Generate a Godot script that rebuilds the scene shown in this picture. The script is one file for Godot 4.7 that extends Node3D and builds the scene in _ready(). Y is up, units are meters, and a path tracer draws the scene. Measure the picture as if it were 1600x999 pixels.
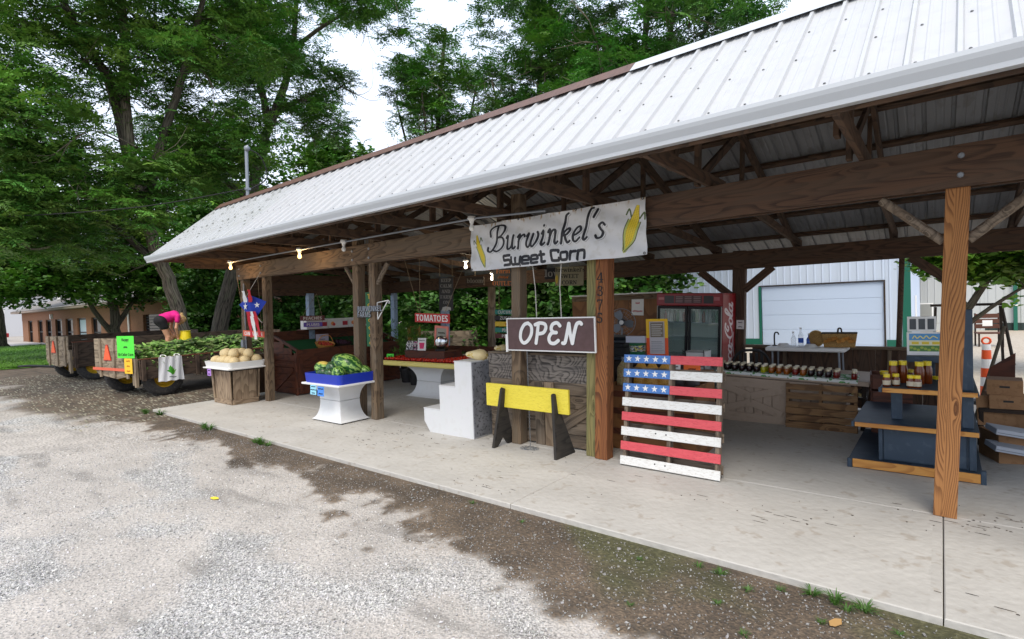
extends Node3D
# Roadside produce shelter on a gently sloping gravel lot. The lot, its slab and the roof all fall S metres per metre towards -x.
const S := 0.0426
const TILT := 0.04257
var rng := RandomNumberGenerator.new()
var used := {}
var M := {}

func W(x: float, y: float, z: float) -> Vector3:
	return Vector3(x, y + S * x, z)

# ---------------------------------------------------------------- naming and tagging
func numbered(n: String) -> String:
	if not used.has(n):
		used[n] = 0
		return n
	used[n] += 1
	return "%s_%03d" % [n, used[n]]

func tag(o: Node, label: String, category: String, group := "") -> Node:
	o.set_meta("label", label)
	o.set_meta("category", category)
	if group != "": o.set_meta("group", group)
	return o

# a Node3D at a thing's base; its children are the parts
func thing(n: String, label: String, category: String, at: Vector3, yaw := 0.0, group := "", tilt := TILT) -> Node3D:
	var o := Node3D.new()
	o.name = numbered(n)
	add_child(o)
	o.transform = Transform3D(Basis(Vector3(0, 0, 1), tilt) * Basis(Vector3.UP, yaw), at)
	tag(o, label, category, group)
	return o

func part(parent: Node, n: String, mesh: Mesh, mat: Material, xf := Transform3D.IDENTITY) -> MeshInstance3D:
	var o := MeshInstance3D.new()
	o.name = n if parent != self else numbered(n)
	o.mesh = mesh
	if mat: o.material_override = mat
	o.transform = xf
	parent.add_child(o, true)
	return o

func struct(n: String, mesh: Mesh, mat: Material) -> MeshInstance3D:
	var o := part(self, n, mesh, mat)
	o.set_meta("kind", "structure")
	return o

func stuff(parent: Node, n: String, mesh: Mesh, mat: Material, xfs: Array, cols := []) -> MultiMeshInstance3D:
	var mm := MultiMesh.new()
	mm.transform_format = MultiMesh.TRANSFORM_3D
	mm.use_colors = not cols.is_empty()
	mm.mesh = mesh
	mm.instance_count = xfs.size()
	for i in xfs.size():
		mm.set_instance_transform(i, xfs[i])
		if mm.use_colors: mm.set_instance_color(i, cols[i])
	var o := MultiMeshInstance3D.new()
	o.name = n if parent != self else numbered(n)
	o.multimesh = mm
	o.material_override = mat
	parent.add_child(o, true)
	return o

# ---------------------------------------------------------------- mesh building
func mb() -> SurfaceTool:
	var st := SurfaceTool.new()
	st.begin(Mesh.PRIMITIVE_TRIANGLES)
	return st

func tri(st: SurfaceTool, a: Vector3, b: Vector3, c: Vector3, ua := Vector2.ZERO, ub := Vector2.ZERO, uc := Vector2.ZERO) -> void:
	var n := (c - a).cross(b - a)
	n = n.normalized() if n.length_squared() > 1e-16 else Vector3.UP
	st.set_normal(n); st.set_uv(ua); st.add_vertex(a)
	st.set_normal(n); st.set_uv(ub); st.add_vertex(b)
	st.set_normal(n); st.set_uv(uc); st.add_vertex(c)

func quad(st: SurfaceTool, a: Vector3, b: Vector3, c: Vector3, d: Vector3, uv := Rect2(0, 0, 1, 1)) -> void:
	# a top-left, b top-right, c bottom-right, d bottom-left as seen from the front
	var p := uv.position
	var e := uv.end
	tri(st, a, b, c, p, Vector2(e.x, p.y), e)
	tri(st, a, c, d, p, e, Vector2(p.x, e.y))

# chamfered box; u runs along its longest side so that grain follows the board
func cbox(st: SurfaceTool, xf: Transform3D, size: Vector3, bev := 0.003) -> void:
	var h := size * 0.5
	bev = minf(bev, minf(h.x, minf(h.y, h.z)) * 0.45)
	var L := size.max_axis_index()
	var o1 := (L + 1) % 3
	var o2 := (L + 2) % 3
	var off := Vector2(rng.randf() * 7.0, rng.randf() * 7.0)
	var P := []
	for i in 8:
		var sg := Vector3(1 if i & 1 else -1, 1 if i & 2 else -1, 1 if i & 4 else -1)
		var row := []
		for a in 3:
			var v := (h - Vector3.ONE * bev) * sg
			v[a] = h[a] * sg[a]
			row.append(v)
		P.append(row)
	var emit := func(pts: Array, nrm_axis: int):
		var n: Vector3 = (pts[2] - pts[0]).cross(pts[1] - pts[0]).normalized()
		var c: Vector3 = pts[0] + pts[1] + pts[2]
		if n.dot(c) < 0.0:
			pts.reverse()
			n = -n
		var wn := (xf.basis * n).normalized()
		var order := [0, 1, 2] if pts.size() == 3 else [0, 1, 2, 0, 2, 3]
		for k in order:
			var q: Vector3 = pts[k]
			var uv := Vector2(q[L], q[o1] + q[o2]) if nrm_axis != L else Vector2(q[o1] * 0.25, q[o2])
			st.set_normal(wn); st.set_uv(uv + off); st.add_vertex(xf * q)
	for a in 3:
		var b := (a + 1) % 3
		var c := (a + 2) % 3
		for s in 2:
			var base := s << a
			emit.call([P[base][a], P[base | (1 << b)][a], P[base | (1 << b) | (1 << c)][a], P[base | (1 << c)][a]], a)
	if bev > 0.0005:
		for a in 3:
			var b := (a + 1) % 3
			var c := (a + 2) % 3
			for s in 4:
				var base := ((s & 1) << b) | ((s >> 1) << c)
				var hi := base | (1 << a)
				emit.call([P[base][b], P[hi][b], P[hi][c], P[base][c]], b)
		for i in 8:
			emit.call([P[i][0], P[i][1], P[i][2]], 0)

func box_mesh(size: Vector3, bev := 0.003) -> ArrayMesh:
	var st := mb()
	cbox(st, Transform3D.IDENTITY, size, bev)
	return st.commit()

# box by its two corners
func bx(parent: Node, n: String, lo: Vector3, hi: Vector3, mat: Material, bev := 0.003) -> MeshInstance3D:
	return part(parent, n, box_mesh(hi - lo, bev), mat, Transform3D(Basis.IDENTITY, (lo + hi) * 0.5))

func along(a: Vector3, b: Vector3, up := Vector3.UP) -> Transform3D:
	var x := (b - a).normalized()
	if absf(x.dot(up)) > 0.98: up = Vector3(0, 0, 1)
	var z := x.cross(up).normalized()
	return Transform3D(Basis(x, z.cross(x), z), (a + b) * 0.5)

# a board from a to b; th across, hh along up
func board(parent: Node, n: String, a: Vector3, b: Vector3, th: float, hh: float, mat: Material, bev := 0.003, up := Vector3.UP) -> MeshInstance3D:
	return part(parent, n, box_mesh(Vector3((b - a).length(), hh, th), bev), mat, along(a, b, up))

func post(parent: Node, n: String, foot: Vector3, top: float, w: float, mat: Material, d := -1.0) -> MeshInstance3D:
	if d < 0: d = w
	var hgt := top - foot.y
	return part(parent, n, box_mesh(Vector3(w, hgt, d), 0.005), mat, Transform3D(Basis.IDENTITY, foot + Vector3(0, hgt * 0.5, 0)))

# tube through points, radius per point
func tube(st: SurfaceTool, pts: Array, rad: Array, sides := 8, vscale := 1.0) -> void:
	var rings := []
	var prev := Vector3.ZERO
	var run := 0.0
	for i in pts.size():
		var t: Vector3
		if i == 0: t = pts[1] - pts[0]
		elif i == pts.size() - 1: t = pts[i] - pts[i - 1]
		else: t = pts[i + 1] - pts[i - 1]
		t = t.normalized()
		var s := prev - t * prev.dot(t)
		if s.length() < 0.05:
			s = t.cross(Vector3(0.31, 0.2, 0.93) if absf(t.z) < 0.9 else Vector3.RIGHT)
		s = s.normalized()
		prev = s
		var u := t.cross(s)
		if i > 0: run += (pts[i] - pts[i - 1]).length()
		var ring := []
		for k in sides + 1:
			var a := TAU * k / sides
			var nn := s * cos(a) + u * sin(a)
			ring.append([pts[i] + nn * rad[i], nn, Vector2(float(k) / sides, run * vscale)])
		rings.append(ring)
	for i in rings.size() - 1:
		for k in sides:
			for q in [[i, k], [i + 1, k + 1], [i, k + 1], [i, k], [i + 1, k], [i + 1, k + 1]]:
				var v: Array = rings[q[0]][q[1]]
				st.set_normal(v[1]); st.set_uv(v[2]); st.add_vertex(v[0])

func caps(st: SurfaceTool, c: Vector3, n: Vector3, r: float, sides := 8) -> void:
	var s := n.cross(Vector3(0.3, 0.2, 0.9)).normalized()
	var u := n.cross(s)
	for k in sides:
		var a := TAU * k / sides
		var b := TAU * (k + 1) / sides
		tri(st, c, c + (s * cos(a) + u * sin(a)) * r, c + (s * cos(b) + u * sin(b)) * r)

func tube_mesh(pts: Array, r, sides := 8, cap := true) -> ArrayMesh:
	var rad := []
	for i in pts.size(): rad.append(r[i] if r is Array else r)
	var st := mb()
	tube(st, pts, rad, sides)
	if cap:
		caps(st, pts[0], (pts[0] - pts[1]).normalized(), rad[0], sides)
		caps(st, pts[-1], (pts[-1] - pts[-2]).normalized(), rad[-1], sides)
	return st.commit()

# lathe round y; profile of Vector2(radius, y)
func lathe(st: SurfaceTool, prof: Array, sides := 16, xf := Transform3D.IDENTITY, sq := 1.0) -> void:
	for i in prof.size() - 1:
		var p: Vector2 = prof[i]
		var q: Vector2 = prof[i + 1]
		var d := q - p
		var n2 := Vector2(d.y, -d.x).normalized()
		for k in sides:
			var a := TAU * k / sides
			var b := TAU * (k + 1) / sides
			var vs := [[p, a], [p, b], [q, b], [p, a], [q, b], [q, a]]
			for v in vs:
				var r: Vector2 = v[0]
				var ang: float = v[1]
				var nn := n2
				# smooth between neighbouring spans
				if v[0] == p and i > 0:
					var d0: Vector2 = p - prof[i - 1]
					var m := Vector2(d0.y, -d0.x).normalized()
					if m.dot(n2) > 0.6: nn = (m + n2).normalized()
				elif v[0] == q and i < prof.size() - 2:
					var d1: Vector2 = prof[i + 2] - q
					var m := Vector2(d1.y, -d1.x).normalized()
					if m.dot(n2) > 0.6: nn = (m + n2).normalized()
				st.set_normal((xf.basis * Vector3(nn.x * cos(ang), nn.y, nn.x * sin(ang))).normalized())
				st.set_uv(Vector2(ang / TAU, float(i if v[0] == p else i + 1) / (prof.size() - 1)))
				st.add_vertex(xf * Vector3(r.x * cos(ang), r.y, r.x * sin(ang) * sq))

func lathe_mesh(prof: Array, sides := 16, sq := 1.0) -> ArrayMesh:
	var st := mb()
	lathe(st, prof, sides, Transform3D.IDENTITY, sq)
	return st.commit()

# extrude a polygon given in xy by depth along z (front at z = 0, back at z = -depth)
func prism(st: SurfaceTool, poly: PackedVector2Array, depth: float, xf := Transform3D.IDENTITY) -> void:
	if not Geometry2D.is_polygon_clockwise(poly): poly.reverse()
	var idx := Geometry2D.triangulate_polygon(poly)
	var d := Vector3(0, 0, -depth)
	for i in range(0, idx.size(), 3):
		var a := poly[idx[i]]
		var b := poly[idx[i + 1]]
		var c := poly[idx[i + 2]]
		if (b - a).cross(c - a) > 0:
			var t := b
			b = c
			c = t
		var A := Vector3(a.x, a.y, 0)
		var B := Vector3(b.x, b.y, 0)
		var C := Vector3(c.x, c.y, 0)
		tri(st, xf * A, xf * B, xf * C, a, b, c)
		tri(st, xf * (A + d), xf * (C + d), xf * (B + d), a, c, b)
	var run := 0.0
	for i in poly.size():
		var a := poly[i]
		var b := poly[(i + 1) % poly.size()]
		var A := Vector3(a.x, a.y, 0)
		var B := Vector3(b.x, b.y, 0)
		var l := (b - a).length()
		quad(st, xf * A, xf * (A + d), xf * (B + d), xf * B, Rect2(run, 0, l, depth))
		run += l

func prism_mesh(poly: PackedVector2Array, depth: float) -> ArrayMesh:
	var st := mb()
	prism(st, poly, depth)
	return st.commit()

# grid of points with smooth normals; pts[row][col]
func sheet(st: SurfaceTool, pts: Array, flip := false) -> void:
	var R := pts.size()
	var C: int = pts[0].size()
	var nor := []
	for i in R:
		var row := []
		for j in C:
			var du: Vector3 = pts[i][mini(j + 1, C - 1)] - pts[i][maxi(j - 1, 0)]
			var dv: Vector3 = pts[mini(i + 1, R - 1)][j] - pts[maxi(i - 1, 0)][j]
			var n := dv.cross(du).normalized()
			row.append(-n if flip else n)
		nor.append(row)
	for i in R - 1:
		for j in C - 1:
			var order := [[i, j], [i, j + 1], [i + 1, j + 1], [i, j], [i + 1, j + 1], [i + 1, j]]
			if flip: order.reverse()
			for q in order:
				st.set_normal(nor[q[0]][q[1]])
				st.set_uv(Vector2(float(q[1]) / (C - 1), float(q[0]) / (R - 1)))
				st.add_vertex(pts[q[0]][q[1]])

func smooth(pts: Array, sub := 6) -> Array:
	if pts.size() < 3: return pts
	var out := []
	for i in pts.size() - 1:
		var p0 = pts[maxi(i - 1, 0)]
		var p3 = pts[mini(i + 2, pts.size() - 1)]
		for k in sub:
			out.append(pts[i].cubic_interpolate(pts[i + 1], p0, p3, float(k) / sub))
	out.append(pts[-1])
	return out

var fonts := {}
func font(n: String, bold: int, italic: bool) -> SystemFont:
	var key := n + str(bold) + str(italic)
	if not fonts.has(key):
		var f := SystemFont.new()
		f.font_names = PackedStringArray([n])
		f.font_weight = bold
		f.font_italic = italic
		fonts[key] = f
	return fonts[key]

# raised lettering, centred at pos on a face that looks along the local +z of basis
func letters(parent: Node, text: String, height: float, mat: Material, xf: Transform3D, fnt := "Droid Sans", bold := 700, italic := false, depth := 0.003, stretch := 1.0) -> MeshInstance3D:
	var t := TextMesh.new()
	t.text = text
	t.font = font(fnt, bold, italic)
	t.font_size = 32
	t.pixel_size = height / 23.0
	t.depth = depth
	t.curve_step = 2.0
	var o := part(parent, "lettering", t, mat, xf * Transform3D(Basis.from_scale(Vector3(stretch, 1, 1)), Vector3.ZERO))
	return o

# ---------------------------------------------------------------- painting strokes into images (print, lettering)
func disc(img: Image, c: Vector2, r: float, col: Color) -> void:
	var y0 := int(floor(c.y - r))
	for y in range(y0, int(ceil(c.y + r)) + 1):
		var dy := y + 0.5 - c.y
		if absf(dy) > r or y < 0 or y >= img.get_height(): continue
		var w := sqrt(r * r - dy * dy)
		var x0 := maxi(int(round(c.x - w)), 0)
		var x1 := mini(int(round(c.x + w)), img.get_width())
		if x1 > x0: img.fill_rect(Rect2i(x0, y, x1 - x0, 1), col)

func stroke(img: Image, pts: Array, r: float, col: Color, curved := true, thin := 0.0) -> void:
	var q := smooth(pts, 8) if curved else pts
	if q.size() == 1:
		disc(img, q[0], r, col)
		return
	for i in q.size() - 1:
		var d: Vector2 = q[i + 1] - q[i]
		var n := int(d.length() / maxf(r * 0.35, 0.6)) + 1
		# broad-nib lettering: strokes that run down are fat, strokes across are thin
		var rr := r * (1.0 - thin * absf(d.normalized().x))
		for k in n + 1:
			disc(img, q[i] + d * (float(k) / n), rr, col)

func blob(img: Image, poly: Array, col: Color) -> void:
	var pl := PackedVector2Array(poly)
	var lo := pl[0]
	var hi := pl[0]
	for v in pl:
		lo = lo.min(v)
		hi = hi.max(v)
	for y in range(maxi(int(lo.y), 0), mini(int(hi.y) + 1, img.get_height())):
		for x in range(maxi(int(lo.x), 0), mini(int(hi.x) + 1, img.get_width())):
			if Geometry2D.is_point_in_polygon(Vector2(x + 0.5, y + 0.5), pl): img.set_pixel(x, y, col)

func v2(a: Array) -> Array:
	var o := []
	for i in range(0, a.size(), 2): o.append(Vector2(a[i], a[i + 1]))
	return o

# glyph: [width, stroke, stroke, ...], y up, capital height 1
func write(img: Image, glyphs: Array, at: Vector2, size: Vector2, r: float, col: Color, slant := 0.0, gap := 0.08, thin := 0.0, climb := 0.0) -> void:
	var x := at.x
	for g in glyphs:
		for i in range(1, g.size()):
			var pts := []
			for v in v2(g[i]):
				var px: float = x + (v.x + v.y * slant) * size.x
				pts.append(Vector2(px, at.y - v.y * size.y - (px - at.x) * climb))
			stroke(img, pts, r, col, true, thin)
		x += (g[0] + gap) * size.x

func noise(seed_: int, freq: float, oct := 4, type := FastNoiseLite.TYPE_SIMPLEX_SMOOTH) -> FastNoiseLite:
	var n := FastNoiseLite.new()
	n.seed = seed_
	n.frequency = freq
	n.noise_type = type
	n.fractal_octaves = oct
	return n

func lin(r: float, g: float, b: float) -> Color:
	return Color(r, g, b).linear_to_srgb()

func mat(c: Color, rough := 0.7, metal := 0.0, tex: Texture2D = null, scale := Vector3.ONE, tri_ := false, world := false) -> StandardMaterial3D:
	var m := StandardMaterial3D.new()
	m.albedo_color = c
	m.roughness = rough
	m.metallic = metal
	m.cull_mode = BaseMaterial3D.CULL_DISABLED
	if tex:
		m.albedo_texture = tex
		m.uv1_scale = scale
		m.uv1_triplanar = tri_
		m.uv1_world_triplanar = world
	return m

func mix3(a: Color, b: Color, t: float) -> Color:
	return a.lerp(b, clampf(t, 0, 1))

# sawn timber: growth rings cut along the board, fine fibre, knots and grey weathering
func wood_tex(seed_: int, light: Color, dark: Color, rings: float, arch: float, fibre: float, patch: Color, patch_amt: float, knots := 2, w := 512, h := 192) -> ImageTexture:
	var rg := RandomNumberGenerator.new()
	rg.seed = seed_
	var low := noise(seed_, 0.006, 2)
	var fine := noise(seed_ + 1, 0.06, 3)
	var pat := noise(seed_ + 2, 0.012, 3)
	var kn := []
	for k in knots: kn.append(Vector2(rg.randf_range(0.1, 0.9) * w, rg.randf_range(0.2, 0.8) * h))
	var data := PackedByteArray()
	data.resize(w * h * 3)
	var i := 0
	for y in h:
		var v := float(y) / h - 0.5
		for x in w:
			var th := TAU * x / w
			var n := low.get_noise_3d(cos(th) * 57.0, sin(th) * 57.0, y * 1.6)
			var vv := v + 0.12 * sin(th + seed_)
			var t := rings * (vv * vv * arch + float(x) / w + n * 0.3)
			var dk := 0.0
			for k in kn:
				var dx: float = (x - k.x) / 16.0
				var dy: float = (y - k.y) / 11.0
				var d2 := dx * dx + dy * dy
				if d2 < 12.0:
					t += 2.6 * exp(-d2 * 0.5)
					if d2 < 0.9: dk = 0.75
			var g: float = t - floor(t)
			var late := smoothstep(0.35, 0.9, g) * (1.0 - smoothstep(0.93, 1.0, g))
			var f := fine.get_noise_3d(cos(th) * 9.8, sin(th) * 9.8, y * 2.6)
			var c := light.lerp(dark, clampf(late * 0.75 + f * fibre + dk, 0, 1))
			var pm := smoothstep(-0.1, 0.35, pat.get_noise_3d(cos(th) * 28.0, sin(th) * 28.0, y) + f * 0.4) * patch_amt
			c = c.lerp(patch, pm)
			data[i] = int(clampf(c.r, 0, 1) * 255)
			data[i + 1] = int(clampf(c.g, 0, 1) * 255)
			data[i + 2] = int(clampf(c.b, 0, 1) * 255)
			i += 3
	var img := Image.create_from_data(w, h, false, Image.FORMAT_RGB8, data)
	img.generate_mipmaps()
	return ImageTexture.create_from_image(img)

# two or three tones mottled by noise, tileable enough for triplanar use
func mottle(seed_: int, a: Color, b: Color, c: Color, f1: float, f2: float, amt := 1.0, size := 512, sy := 1.0) -> ImageTexture:
	var n1 := noise(seed_, f1, 4)
	var n2 := noise(seed_ + 5, f2, 3)
	var data := PackedByteArray()
	data.resize(size * size * 3)
	var i := 0
	for y in size:
		for x in size:
			var t := n1.get_noise_2d(x, y * sy) * 0.9 * amt + 0.5
			var s := n2.get_noise_2d(x, y * sy)
			var k := a.lerp(b, clampf(t, 0, 1)).lerp(c, smoothstep(0.18, 0.5, s) * amt)
			data[i] = int(clampf(k.r, 0, 1) * 255)
			data[i + 1] = int(clampf(k.g, 0, 1) * 255)
			data[i + 2] = int(clampf(k.b, 0, 1) * 255)
			i += 3
	var img := Image.create_from_data(size, size, false, Image.FORMAT_RGB8, data)
	img.generate_mipmaps()
	return ImageTexture.create_from_image(img)

func normal_tex(seed_: int, f: float, oct: int, strength: float, size := 512, sx := 1.0) -> ImageTexture:
	var n := noise(seed_, f, oct)
	var img := Image.create(size, size, false, Image.FORMAT_L8)
	for y in size:
		for x in size:
			var v := clampf(n.get_noise_2d(x * sx, y) * 0.5 + 0.5, 0, 1)
			img.set_pixel(x, y, Color(v, v, v))
	img.bump_map_to_normal_map(strength)
	return ImageTexture.create_from_image(img)

func wood_mat(tex: Texture2D, scale: Vector2, rough := 0.85) -> StandardMaterial3D:
	return mat(Color.WHITE, rough, 0.0, tex, Vector3(scale.x, scale.y, 1))

func materials() -> void:
	# timber, by what each board is
	M.post_new = wood_mat(wood_tex(11, Color8(170, 118, 70), Color8(96, 58, 30), 7.0, 3.0, 0.30, Color8(160, 112, 66), 0.3, 3), Vector2(0.5, 3.6))
	M.post_red = wood_mat(wood_tex(12, Color8(146, 94, 54), Color8(78, 44, 24), 7.0, 3.4, 0.30, Color8(120, 70, 40), 0.4, 2), Vector2(0.5, 3.6))
	M.post_green = wood_mat(wood_tex(13, Color8(140, 130, 84), Color8(90, 84, 50), 7.0, 3.0, 0.28, Color8(112, 116, 78), 0.5, 1), Vector2(0.5, 3.6))
	M.post_old = wood_mat(wood_tex(14, Color8(124, 104, 82), Color8(72, 57, 44), 7.0, 2.0, 0.6, Color8(110, 100, 86), 0.6, 2), Vector2(0.5, 3.0))
	M.beam = wood_mat(wood_tex(15, Color8(92, 68, 52), Color8(56, 41, 32), 9.0, 0.5, 0.75, Color8(86, 70, 58), 0.6, 3), Vector2(0.33, 2.6))
	M.beam_grey = wood_mat(wood_tex(28, Color8(118, 98, 78), Color8(70, 56, 44), 9.0, 0.8, 0.7, Color8(104, 92, 78), 0.6, 3), Vector2(0.3, 2.2))
	M.truss = wood_mat(wood_tex(16, Color8(92, 70, 54), Color8(54, 40, 31), 6.0, 1.0, 0.5, Color8(76, 64, 52), 0.5, 1), Vector2(0.5, 2.5))
	M.grey_board = wood_mat(wood_tex(17, Color8(128, 114, 98), Color8(74, 64, 54), 4.0, 0.8, 0.6, Color8(106, 90, 74), 0.5, 2), Vector2(0.5, 2.5))
	M.wagon_board = wood_mat(wood_tex(18, Color8(158, 142, 120), Color8(96, 82, 66), 4.0, 0.7, 0.6, Color8(120, 108, 92), 0.55, 2), Vector2(0.5, 2.0))
	M.wagon_dark = wood_mat(wood_tex(19, Color8(86, 70, 58), Color8(48, 38, 32), 4.0, 0.7, 0.6, Color8(74, 62, 52), 0.5, 1), Vector2(0.5, 2.0))
	M.ply_grey = wood_mat(wood_tex(20, Color8(132, 124, 116), Color8(54, 50, 48), 11.0, 0.5, 0.9, Color8(98, 92, 88), 0.5, 0), Vector2(0.9, 1.6))
	M.pallet_wood = wood_mat(wood_tex(21, Color8(146, 112, 76), Color8(94, 66, 42), 5.0, 0.9, 0.5, Color8(116, 92, 66), 0.5, 2), Vector2(0.5, 2.5))
	M.bin_wood = wood_mat(wood_tex(22, Color8(96, 50, 30), Color8(58, 28, 16), 4.0, 0.8, 0.4, Color8(80, 42, 26), 0.4, 1), Vector2(0.5, 2.0), 0.6)
	M.edge_wood = wood_mat(wood_tex(23, Color8(206, 148, 74), Color8(168, 108, 48), 4.0, 0.8, 0.3, Color8(196, 136, 66), 0.4, 2), Vector2(0.6, 3.0), 0.6)
	M.ply_brown = wood_mat(wood_tex(24, Color8(140, 96, 56), Color8(98, 62, 34), 5.0, 0.8, 0.35, Color8(122, 82, 48), 0.4, 2), Vector2(0.4, 0.8), 0.65)
	M.dark_wood = wood_mat(wood_tex(25, Color8(56, 42, 34), Color8(30, 24, 20), 4.0, 0.8, 0.5, Color8(46, 38, 32), 0.5, 1), Vector2(0.5, 2.0))
	M.black_board = wood_mat(wood_tex(26, Color8(56, 52, 48), Color8(26, 25, 25), 4.0, 0.6, 0.7, Color8(70, 64, 56), 0.5, 1), Vector2(0.8, 2.0))
	M.crate_wood = wood_mat(wood_tex(27, Color8(158, 138, 114), Color8(106, 88, 70), 4.0, 0.8, 0.5, Color8(124, 104, 84), 0.5, 2), Vector2(0.6, 2.2))
	# painted boards: paint with brush grain and worn spots
	M.paint_white = mat(Color.WHITE, 0.6, 0, mottle(31, Color8(222, 222, 218), Color8(236, 236, 233), Color8(196, 190, 180), 0.02, 0.05, 0.7, 256, 3.0), Vector3(1.2, 2.0, 1))
	M.paint_red = mat(Color.WHITE, 0.6, 0, mottle(32, Color8(206, 74, 84), Color8(220, 92, 98), Color8(186, 66, 74), 0.02, 0.05, 0.7, 256, 3.0), Vector3(1.2, 2.0, 1))
	M.paint_blue = mat(Color.WHITE, 0.6, 0, mottle(33, Color8(72, 120, 188), Color8(88, 136, 202), Color8(60, 102, 166), 0.02, 0.05, 0.7, 256, 3.0), Vector3(1.2, 2.0, 1))
	M.paint_yellow = mat(Color.WHITE, 0.55, 0, mottle(34, Color8(226, 208, 62), Color8(236, 218, 78), Color8(206, 184, 54), 0.015, 0.06, 0.7, 256, 4.0), Vector3(0.8, 1.5, 1))
	M.slate_paint = mat(Color.WHITE, 0.55, 0, mottle(35, Color8(44, 60, 76), Color8(54, 72, 90), Color8(70, 84, 98), 0.01, 0.03, 0.6, 256), Vector3(0.8, 0.8, 0.8), true)
	M.tan_paint = mat(Color.WHITE, 0.6, 0, mottle(36, Color8(170, 150, 131), Color8(178, 158, 140), Color8(158, 139, 121), 0.01, 0.03, 0.6, 256), Vector3(0.6, 0.6, 0.6), true)
	# metals and plastics
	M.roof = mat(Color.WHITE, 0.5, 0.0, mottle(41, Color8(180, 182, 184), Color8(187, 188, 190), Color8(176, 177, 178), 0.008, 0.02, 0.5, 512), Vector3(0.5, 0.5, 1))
	M.roof_old = mat(Color.WHITE, 0.5, 0.0, mildew_tex(), Vector3(0.34, 0.22, 1))
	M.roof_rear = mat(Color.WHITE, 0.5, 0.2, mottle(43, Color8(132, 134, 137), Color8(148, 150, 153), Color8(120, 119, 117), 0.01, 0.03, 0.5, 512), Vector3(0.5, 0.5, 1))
	M.gutter = mat(Color8(190, 195, 200), 0.4)
	M.ridge = mat(Color.WHITE, 0.6, 0.0, mottle(44, Color8(96, 72, 62), Color8(112, 84, 73), Color8(82, 62, 54), 0.02, 0.05, 0.8, 256), Vector3.ONE, true)
	M.screw = mat(Color8(90, 92, 94), 0.5, 0.6)
	M.steel = mat(Color8(150, 154, 158), 0.4, 0.8)
	M.galv = mat(Color8(140, 146, 154), 0.5, 0.4)
	M.black_metal = mat(Color8(28, 28, 30), 0.5, 0.3)
	M.chrome = mat(Color8(200, 204, 208), 0.18, 1.0)
	M.white_plastic = mat(Color8(232, 232, 230), 0.4)
	M.white_lam = mat(Color.WHITE, 0.4, 0, mottle(45, Color8(214, 216, 218), Color8(220, 221, 222), Color8(208, 208, 206), 0.006, 0.03, 0.3, 256), Vector3(0.6, 0.6, 0.6), true)
	M.yellow_lam = mat(Color8(238, 222, 128), 0.45)
	M.blue_plastic = mat(Color8(34, 58, 176), 0.3)
	M.tyre = mat(Color.WHITE, 0.85, 0, mottle(46, Color8(48, 48, 50), Color8(70, 68, 66), Color8(92, 86, 78), 0.02, 0.04, 0.8, 256), Vector3(1.5, 1.5, 1.5), true)
	M.rim_yellow = mat(Color.WHITE, 0.55, 0, mottle(47, Color8(214, 172, 34), Color8(196, 154, 30), Color8(128, 96, 40), 0.02, 0.05, 0.8, 256), Vector3(2, 2, 2), true)
	M.axle = mat(Color8(74, 84, 62), 0.7)
	M.orange = mat(Color8(238, 92, 40), 0.5)
	M.orange_tape = mat(Color8(222, 98, 66), 0.5)
	M.rope = mat(Color8(150, 132, 108), 0.9)
	M.cord = mat(Color8(196, 192, 184), 0.8)
	M.black = mat(Color8(26, 26, 28), 0.6)
	M.ink = mat(Color8(24, 24, 28), 0.7)
	M.white = mat(Color8(236, 236, 234), 0.6)
	M.purple_tag = mat(Color8(176, 130, 212), 0.7)
	M.green_tag = mat(Color8(84, 226, 66), 0.7)
	M.yellow_tag = mat(Color8(246, 196, 46), 0.7)
	M.orange_tag = mat(Color8(240, 112, 44), 0.7)
	M.blue_tag = mat(Color8(74, 138, 224), 0.7)
	M.cyan_tag = mat(Color8(150, 212, 236), 0.7)
	M.red_sign = mat(Color8(196, 34, 38), 0.5)
	M.cola_red = mat(Color8(146, 16, 26), 0.4)
	M.green_sign = mat(Color8(22, 106, 62), 0.5)
	M.teal_sign = mat(Color8(28, 124, 110), 0.55)
	M.yellow_sign = mat(Color8(222, 186, 44), 0.55)
	M.maroon_sign = mat(Color8(88, 34, 36), 0.6)
	M.purple_sign = mat(Color8(88, 66, 152), 0.6)
	M.coral_sign = mat(Color8(228, 104, 74), 0.6)
	M.open_brown = mat(Color8(92, 66, 66), 0.55)
	M.pink_frame = mat(Color8(240, 142, 128), 0.5)
	M.blue_grey = mat(Color.WHITE, 0.7, 0, mottle(48, Color8(140, 160, 186), Color8(160, 178, 200), Color8(120, 132, 150), 0.01, 0.04, 0.7, 256), Vector3(0.8, 0.8, 0.8), true)
	M.felt = mat(Color8(18, 92, 48), 0.95)
	M.cardboard = mat(Color.WHITE, 0.85, 0, mottle(49, Color8(150, 112, 78), Color8(162, 124, 88), Color8(136, 100, 68), 0.02, 0.05, 0.6, 256), Vector3(1, 1, 1), true)
	M.garage_wall = mat(Color8(194, 207, 226), 0.5)  # white sheets, the blue of their shade mixed into the colour
	M.garage_door = mat(Color8(186, 203, 228), 0.45)  # white door with its bluish shade put into the base colour
	M.green_trim = mat(Color8(16, 98, 80), 0.5)
	M.barn_wall = mat(Color8(186, 190, 190), 0.55)
	M.barn_dark = mat(Color8(36, 52, 50), 0.6)
	M.glass = mat(Color(0.7, 0.85, 0.82, 0.16), 0.03)
	M.glass.transparency = BaseMaterial3D.TRANSPARENCY_ALPHA
	M.clear_plastic = mat(Color(0.9, 0.93, 0.95, 0.22), 0.12)
	M.clear_plastic.transparency = BaseMaterial3D.TRANSPARENCY_ALPHA
	M.dark_glass = mat(Color8(28, 34, 40), 0.06)
	M.honey = mat(Color8(112, 50, 12), 0.12)
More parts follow.
